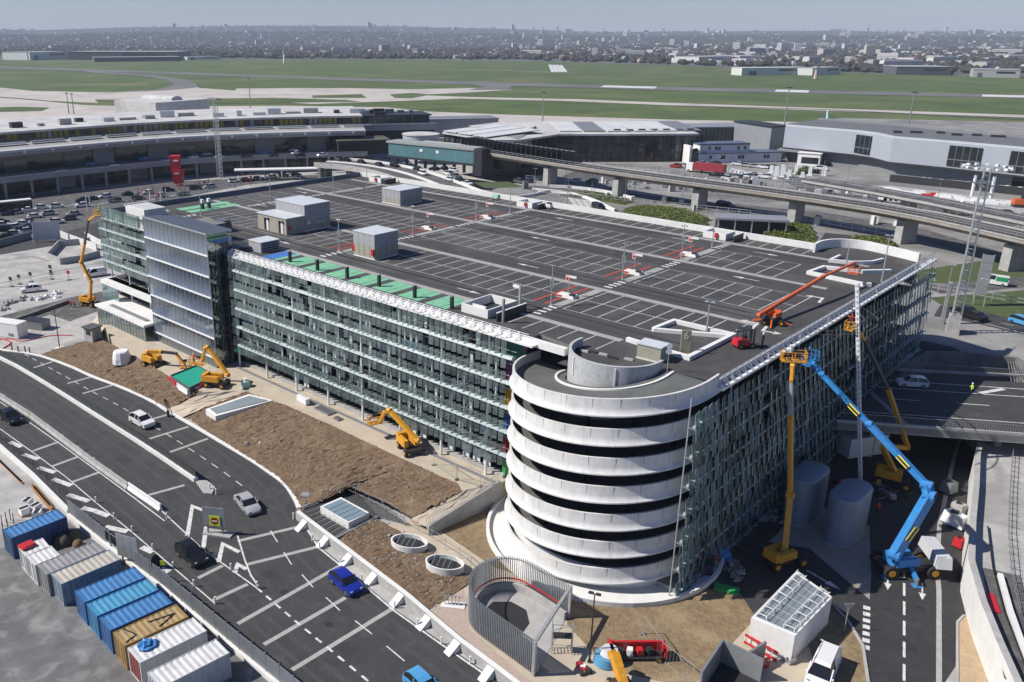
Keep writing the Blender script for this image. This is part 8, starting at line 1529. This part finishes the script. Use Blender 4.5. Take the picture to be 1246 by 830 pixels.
# ================================================================ AIRFIELD, TOWNS AND HILLS
FIELD = mat('airfield_grass', (0.078,0.12,0.02), 0.95, col2=(0.04,0.066,0.012), scale=0.02, stains=(0.009,(0.14,0.14,0.055),0.8), detail=13)
APRON = mat('apron_concrete', (0.5,0.455,0.41), 0.85, col2=(0.4,0.365,0.33), scale=0.02, stains=(0.03,(0.27,0.255,0.24),0.6), detail=9)
RUNW = mat('runway_asphalt', (0.16,0.155,0.15), 0.85, col2=(0.11,0.108,0.105), scale=0.01, detail=8)
struct('airfield', MB().sheet([(-628.06,54.32),(-534.28,194.05),(-463.66,318.09),(-318.72,357.76),(-226.05,406.68),(-66.3,500.93),(41.31,568.72),(84.07,1441.73),(-253.84,1405.25),(-516.96,1410.55),(-876.1,1548.96),(-1283.28,1546.69),(-1794.43,1242.98),(-2176.87,815.88),(-2876.86,290.79)], 0.1), FIELD)
struct('apron', MB().sheet([(-930.92,86.17),(-830.82,306.31),(-748.63,315.82),(-693.66,318.89),(-649.54,338.51),(-568.17,430.02),(-499.92,473.85),(-450.57,468.83),(-389.83,489.65),(-288.04,537.03),(-111.64,648.94),(50.12,748.64),(40.43,550.73),(-79.83,479.7),(-192.67,429.7),(-313.48,351.9),(-446.74,306.33),(-511.79,185.53),(-608.13,52.23)], 0.2), APRON)
struct('taxiway', MB().sheet([(-1262.35,121.02),(-989.88,366.52),(-906.84,367.37),(-846.23,399.01),(-817.57,445.52),(-841.18,501.76),(-875.86,534.11),(-829.91,512.81),(-767.13,513.96),(-795.43,536.17),(-719.08,621.53),(-653.41,655.04),(-622.03,716.73),(-572.47,724.44),(-574.77,656.27),(-586.44,593.37),(-529.09,609.9),(-446.98,653.27),(-357.93,673.02),(-128.94,740.94),(52.44,795.98),(51.42,774.99),(-124.69,718.35),(-344.94,648.98),(-437.65,627.56),(-522.85,586.09),(-544.43,516.11),(-567.66,454.74),(-614.15,447.72),(-696.49,394.31),(-744.72,354.07),(-701.04,336.46),(-758.19,319.95),(-842.12,310.58),(-977.73,91.09)], 0.3), APRON)
struct('grass_island', MB().sheet([(-733.62,350.92),(-705.63,399.56),(-651.21,474.95),(-584.14,504.52),(-555.84,498.29),(-613.56,422.27),(-677.42,353.31)], 0.4), FIELD); struct('grass_island', MB().sheet([(-607.86,580.65),(-610.67,612.18),(-579.46,608.5),(-557.79,559.15),(-572.09,552.56)], 0.4), FIELD); struct('grass_island', MB().sheet([(-650.99,521.9),(-631.25,566.09),(-590.02,534.97),(-624.83,500.82)], 0.4), FIELD)
struct('grass_island', MB().sheet([(-725.95,230.06),(-710.27,273.2),(-683.84,287.83),(-657.95,270.49),(-686.92,217.21)], 0.4), FIELD)
struct('runway', MB().sheet([(-2681.9,270.29),(-1682.44,628.7),(-1250.85,712.7),(-896.23,775.13),(-685.89,827.78),(-473.97,887.75),(-176.75,995.24),(66.18,1076.48),(63.46,1020.85),(-167.33,945.12),(-444.2,832.66),(-642.11,775.09),(-846.32,731.86),(-1183.12,673.8),(-1596.91,596.32),(-2552.11,256.64)], 0.3), RUNW)
struct('runway_exit', MB().sheet([(-1363.92,647.34),(-1142.2,637.46),(-996.68,599.03),(-895.51,550.51),(-839.69,513.85),(-817.98,464.09),(-828.25,398.75),(-836.61,465.35),(-899.08,523.03),(-1004.35,576.84),(-1146.8,614.81),(-1326.66,616.32)], 0.45), RUNW)
struct('runway_exit', MB().sheet([(-704.06,788.77),(-620.33,784.75),(-576.72,720.27),(-601.22,686.4),(-627.61,743.64)], 0.45), RUNW)
for a in ([(-548.99,857.05),(-492.97,875.71),(-476.77,840.49),(-532.62,823.67)], [(-378.16,915.05),(-348.41,924.69),(-334.6,884.74),(-364.57,876.93)], [(-206.15,973.01),(-174.69,984.26),(-168.28,950.16),(-198.55,938.76)]): struct('runway_marking', MB().sheet(a, 0.5), PAINT_W)
for i in range(4): a, b = bez((-1023.71,1404.16,0), (-994.93,1398.73,0), i/3), bez((-811.15,1121.98,-0), (-797.66,1135.22,-0), i/3); rib('runway_marking', [a,b], 6, 0.5)
rib('field_track', [(-1055.21,1057.98,0.4),(-892.95,1117.78,0.4),(-763.56,1112,0.4)], 5, 0.4, APRON); rib('field_track', [(-347.24,645.21,0.4),(-249.13,690.68,0.4),(-121.74,702.24,0.4)], 6, 0.42, RUNW)
# aircraft tail behind the east terminal
t = thing('airliner', 'pale blue airliner tail behind the east terminal roof', 'aircraft', (-181.51,521.43,0), R(-60)); mb = MB(); n = 14; prof = [(-19,0.3),(-17,1.2),(-13,1.9),(13,1.9),(17,1.2),(19,0.2)]; vs = [(x, r*math.cos(2*math.pi*i/n), 4+r*math.sin(2*math.pi*i/n)) for x, r in prof for i in range(n)]
mb.add(vs, [(j*n+i,j*n+(i+1)%n,(j+1)*n+(i+1)%n,(j+1)*n+i) for j in range(5) for i in range(n)]); mb.build('fuselage', WHITE, t, True); TAILB = mat('tail_blue',(0.4,0.62,0.75),0.4)
mb = MB(); mb.add([(-18,-.15,5),(-12,-.15,5),(-16.5,-.1,12),(-19,-.1,12),(-18,.15,5),(-12,.15,5),(-16.5,.1,12),(-19,.1,12)],[(0,1,2,3),(7,6,5,4),(0,4,5,1),(1,5,6,2),(2,6,7,3),(3,7,4,0)]); mb.build('tail_fin', TAILB, t)
for s_ in (-1,1): MB().add([(4,s_*1.8,3.4),(-2,s_*1.8,3.4),(-6,s_*17,4.2),(-4,s_*17,4.2),(4,s_*1.8,3.8),(-2,s_*1.8,3.8),(-6,s_*17,4.4),(-4,s_*17,4.4)],[(0,1,2,3),(7,6,5,4),(0,4,5,1),(1,5,6,2),(2,6,7,3),(3,7,4,0)]).build('wing', WHITE, t)
# sheds on the field edge
WSH = mat('shed_white',(0.62,0.62,0.6),0.7); DSH = mat('shed_dark',(0.09,0.1,0.115),0.7)
def shed(label, a, b, d, h, m, r=None):
    t, L_ = bldg('far_shed', label, a, b, d, 0, h, m, r or mat('shed_roof',(0.35,0.36,0.37),0.7)); MB().box(L_*0.1,L_*0.2,-0.3,0.1,0,h*0.6).build('gate', DSH, t); MB().box(L_*0.5,L_*0.9,-0.3,0.1,h*0.55,h*0.8).build('window_band', GLASS_D, t); return t
shed('long white shed on the far left airfield edge', (-2061.81,839.57,0), (-2097.31,945.88,0), 90, 17, WSH); shed('long dark shed beside the white one on the airfield edge', (-2026.13,913.54,0), (-1836.16,1080.26,0), 110, 18, DSH); shed('lower dark shed before the long dark one', (-1828.81,879.46,0), (-1763.94,1047.76,0), 50, 9, DSH); shed('thin white shed row right of the dark sheds', (-1818.67,1097.42,0), (-1813.8,1182.27,0), 30, 7, WSH)
shed('small white block at the far left field edge', (-2144.66,837.29,0), (-2164.84,858.65,0), 40, 12, WSH); shed('long pale greenhouse like shed in the right airfield', (-554.32,1214.12,0), (-492.03,1312.64,0), 26, 10, WSH, WSH); shed('pale flat block right of the greenhouse shed', (-483.31,1283.77,0), (-470.13,1353.44,0), 30, 10, WSH)
shed('grey concrete block at the far right field edge', (-309.07,1384.25,0), (-258.5,1400.68,0), 40, 10, CONC); shed('dark low block at the right field edge', (-407.73,1395.33,0), (-348.3,1434.72,-0), 60, 11, DSH); shed('white terrace of flats behind the right field', (-869.25,1700.36,0), (-840.59,1926.55,0), 60, 12, WSH)
for i, p in enumerate(((-2058.93,832.82,20.41), (-442.56,1188.23,13.29), (-1470.93,1110.17,20.68))): t = thing('field_tower', ('slim white tower at the far left field', 'small red and white tower by the greenhouse shed', 'white slanted tower on the construction field')[i], 'tower', (p[0],p[1],0)); MB().cyl((0,0,0),(0,0,p[2]),2.6,1.6,n=8).build('shaft', WHITE if i != 1 else mat('pale_red',(0.6,0.4,0.35),0.7), t); MB().cyl((0,0,p[2]),(0,0,p[2]+2.5),3.4,n=8).build('cabin', CONC, t)
# terrain: ground rising into hills
def hill(x, y):
    r = math.hypot(x, y); az = math.degrees(math.atan2(x, y))       # az -70 (left of view) .. -10 (right)
    a = max(0, min(1, (r-4800)/3600)); a = a*a*(3-2*a)
    base = 94 + 12*math.sin(R(az*5+20)) + 7*math.sin(R(az*13)) + (26 if az < -32 else 0)*min(1, (-32-az)/8 if az < -32 else 0)
    base -= 26*max(0, min(1, (-62-az)/5))
    lump = 10*math.sin(x/700+1)*math.sin(y/900) + 5*math.sin(x/260)*math.cos(y/310)
    b = max(0, min(1, (r-2400)/1800)); return a*base + b*lump*0.5*(0.4+a)
HILL = mat('hills_wooded', (0.05,0.062,0.05), 0.95, col2=(0.026,0.035,0.03), scale=0.004, stains=(0.008,(0.12,0.12,0.11),0.5), detail=12)
mb = MB(); na, nr = 90, 40; azs = [R(-105+125*i/na) for i in range(na+1)]; rs = [2300+ (14500-2300)*(j/nr)**1.4 for j in range(nr+1)]
for r in rs:
    for a in azs: x, y = r*math.sin(a), r*math.cos(a); mb.v.append((x, y, hill(x,y)-0.3 if r > 2300 else -0.45))
mb.f = [(j*(na+1)+i, (j+1)*(na+1)+i, (j+1)*(na+1)+i+1, j*(na+1)+i+1) for j in range(nr) for i in range(na)]; mb.m = [0]*len(mb.f); struct('hills', mb, HILL, True)
# towns: blocks of flats one by one, small houses and woods as masses
TOWN = [mat('town_white',(0.62,0.61,0.59),0.8), mat('town_beige',(0.5,0.46,0.4),0.8), mat('town_grey',(0.34,0.34,0.35),0.8), mat('town_brick',(0.3,0.17,0.12),0.85)]
TILE = mat('town_tile',(0.2,0.115,0.085),0.85); rng = random.Random(11)
def polar(r0, r1, a0=-74, a1=-6, p=1.0): r = r0+(r1-r0)*rng.random()**p; a = R(rng.uniform(a0,a1)); return r*math.sin(a), r*math.cos(a), r
edge = [(-2215.1,830.35,0),(-1826.54,1265.29,0),(-1327,1599.31,0),(-901.76,1594.04,0),(-529.1,1443.17,-0),(-259.1,1433.26,0)]
def field_r(az):                                          # distance of the airfield's far edge in that direction
    best = 2400
    pts = [(math.degrees(math.atan2(p[0],p[1])), math.hypot(p[0],p[1])) for p in edge]
    for (a0,r0),(a1,r1) in zip(pts, pts[1:]):
        if min(a0,a1) <= az <= max(a0,a1): return r0+(r1-r0)*(az-a0)/(a1-a0)
    return pts[0][1] if az < pts[0][0] else pts[-1][1]
blocks = []
while len(blocks) < 60:
    x, y, r = polar(1500, 4200, -30, -8); az = math.degrees(math.atan2(x,y))
    if r > field_r(az)*1.08: blocks.append((x,y,r))
while len(blocks) < 260:
    x, y, r = polar(1500, 9500, p=0.9); az = math.degrees(math.atan2(x,y))
    if r < field_r(az)*1.12: continue
    if az < -38 and rng.random() < 0.55: continue
    blocks.append((x,y,r))
bmesh_ = {}
for i, (x, y, r) in enumerate(blocks):
    k = rng.choice((3,4,4,3,0)) if i < 60 else rng.choice((0,0,1,3,3,4,2,5)); mi = rng.choice((0,0,0,1,1,2))
    if (k, mi) not in bmesh_:
        l, w_, h_ = ((45,13,16),(30,14,24),(18,18,28),(60,14,13),(34,20,10),(22,16,32))[k]; b = MB().box(-l/2,l/2,-w_/2,w_/2,-6,h_,0); b.box(-l/2+2,l/2-2,-w_/2+2,w_/2-2,h_,h_+1.6,2)
        for q in range(int(h_/3)): b.box(-l/2+1,l/2-1,-w_/2-0.12,w_/2+0.12,1.2+q*3,2.6+q*3,1)
        bmesh_[(k,mi)] = b.mesh('apartment_block', [TOWN[mi], mat('far_window_band',(0.16,0.17,0.19),0.4), TOWN[2]])
    o = link('apartment_block', bmesh_[(k,mi)], None, (x,y,hill(x,y))); o.rotation_euler = (0,0,rng.uniform(0,3.14)); s_ = rng.uniform(0.8,1.25); o.scale = (s_,s_,s_)
    tag(o, ('white','beige','grey')[mi] + ' block of flats in the distant town below the hills', 'building', 'distant blocks of flats')
mb = MB()
for _ in range(4200):
    x, y, r = polar(1500, 9500, p=0.9); az = math.degrees(math.atan2(x,y))
    if r < field_r(az)*1.06 or rng.random() < (0.75 if r > 6000 else 0.35 if az < -40 else 0.0): continue
    a = rng.uniform(0,3.14); l, w_, h_ = rng.uniform(8,18), rng.uniform(7,11), rng.uniform(4,8); z = hill(x,y)-2; c, s_ = math.cos(a), math.sin(a); mi = rng.choice((0,0,1,1,2,3))
    q = [(x+c*dx*l/2-s_*dy*w_/2, y+s_*dx*l/2+c*dy*w_/2) for dx, dy in ((-1,-1),(1,-1),(1,1),(-1,1))]; o = len(mb.v); e1 = ((q[0][0]+q[3][0])/2,(q[0][1]+q[3][1])/2,z+h_+5); e2 = ((q[1][0]+q[2][0])/2,(q[1][1]+q[2][1])/2,z+h_+5)
    mb.v += [(*p,z) for p in q] + [(*p,z+h_+2) for p in q] + [e1,e2]; mb.f += [(o,o+1,o+5,o+4),(o+1,o+2,o+6,o+5),(o+2,o+3,o+7,o+6),(o+3,o,o+4,o+7)]; mb.m += [mi]*4
    mb.f += [(o+4,o+5,o+9,o+8),(o+6,o+7,o+8,o+9),(o+5,o+6,o+9),(o+7,o+4,o+8)]; mb.m += [4 if rng.random() < 0.4 else 2]*2 + [mi]*2
tag(mb.build('town_houses', TOWN+[TILE], kind='stuff'), 'far off small houses of the town below the hills', 'houses')
WOODS = [mat('bare_wood',(0.05,0.044,0.04),0.95), mat('wood_green',(0.038,0.048,0.026),0.95), mat('wood_dark',(0.027,0.029,0.028),0.95)]
mb = MB()
for _ in range(24000):
    x, y, r = polar(1450, 6800, p=0.8); az = math.degrees(math.atan2(x,y)); fr = field_r(az)
    if r < fr*1.01: continue
    if r < fr*1.25 and rng.random() < 0.3 or True:
        s_ = rng.uniform(5,11); z = hill(x,y)-1; h_ = rng.uniform(7,14); o = len(mb.v); n = 5; ph = rng.random()*6
        for zz, k in ((1.0,0.6),(h_*0.5,1.0),(h_*0.85,0.6)): mb.v += [(x+s_*k*math.cos(ph+2*math.pi*i/n)*rng.uniform(.75,1.2), y+s_*k*math.sin(ph+2*math.pi*i/n)*rng.uniform(.75,1.2), z+zz) for i in range(n)]
        mb.v.append((x,y,z+h_)); mb.f += [(o+j*n+i,o+j*n+(i+1)%n,o+(j+1)*n+(i+1)%n,o+(j+1)*n+i) for j in range(2) for i in range(n)] + [(o+2*n+i,o+2*n+(i+1)%n,o+3*n) for i in range(n)]; mb.m += [rng.choice((0,0,0,1,2))]*(3*n)
tag(mb.build('far_woods', WOODS, kind='stuff'), 'bare brown woods and hedges spread through the distant town', 'woods')
# haze: even air over the whole place
hz_ = MB().box(-17600,17600,-17600,17600,-3,215).build('haze', mat('haze_placeholder',(1,1,1)), kind='stuff'); hm = bpy.data.materials.new('haze_air'); hm.use_nodes = True; hn = hm.node_tree.nodes; hn.remove(hn['Principled BSDF']); pv = hn.new('ShaderNodeVolumePrincipled'); pv.inputs['Color'].default_value = (0.74,0.85,1.0,1); pv.inputs['Density'].default_value = 8.5e-5; pv.inputs['Anisotropy'].default_value = 0.0
hm.node_tree.links.new(pv.outputs[0], hn['Material Output'].inputs['Volume']); hz_.data.materials.clear(); hz_.data.materials.append(hm); hz_['label'] = 'pale blue haze in the air over the whole place'; hz_['category'] = 'haze'
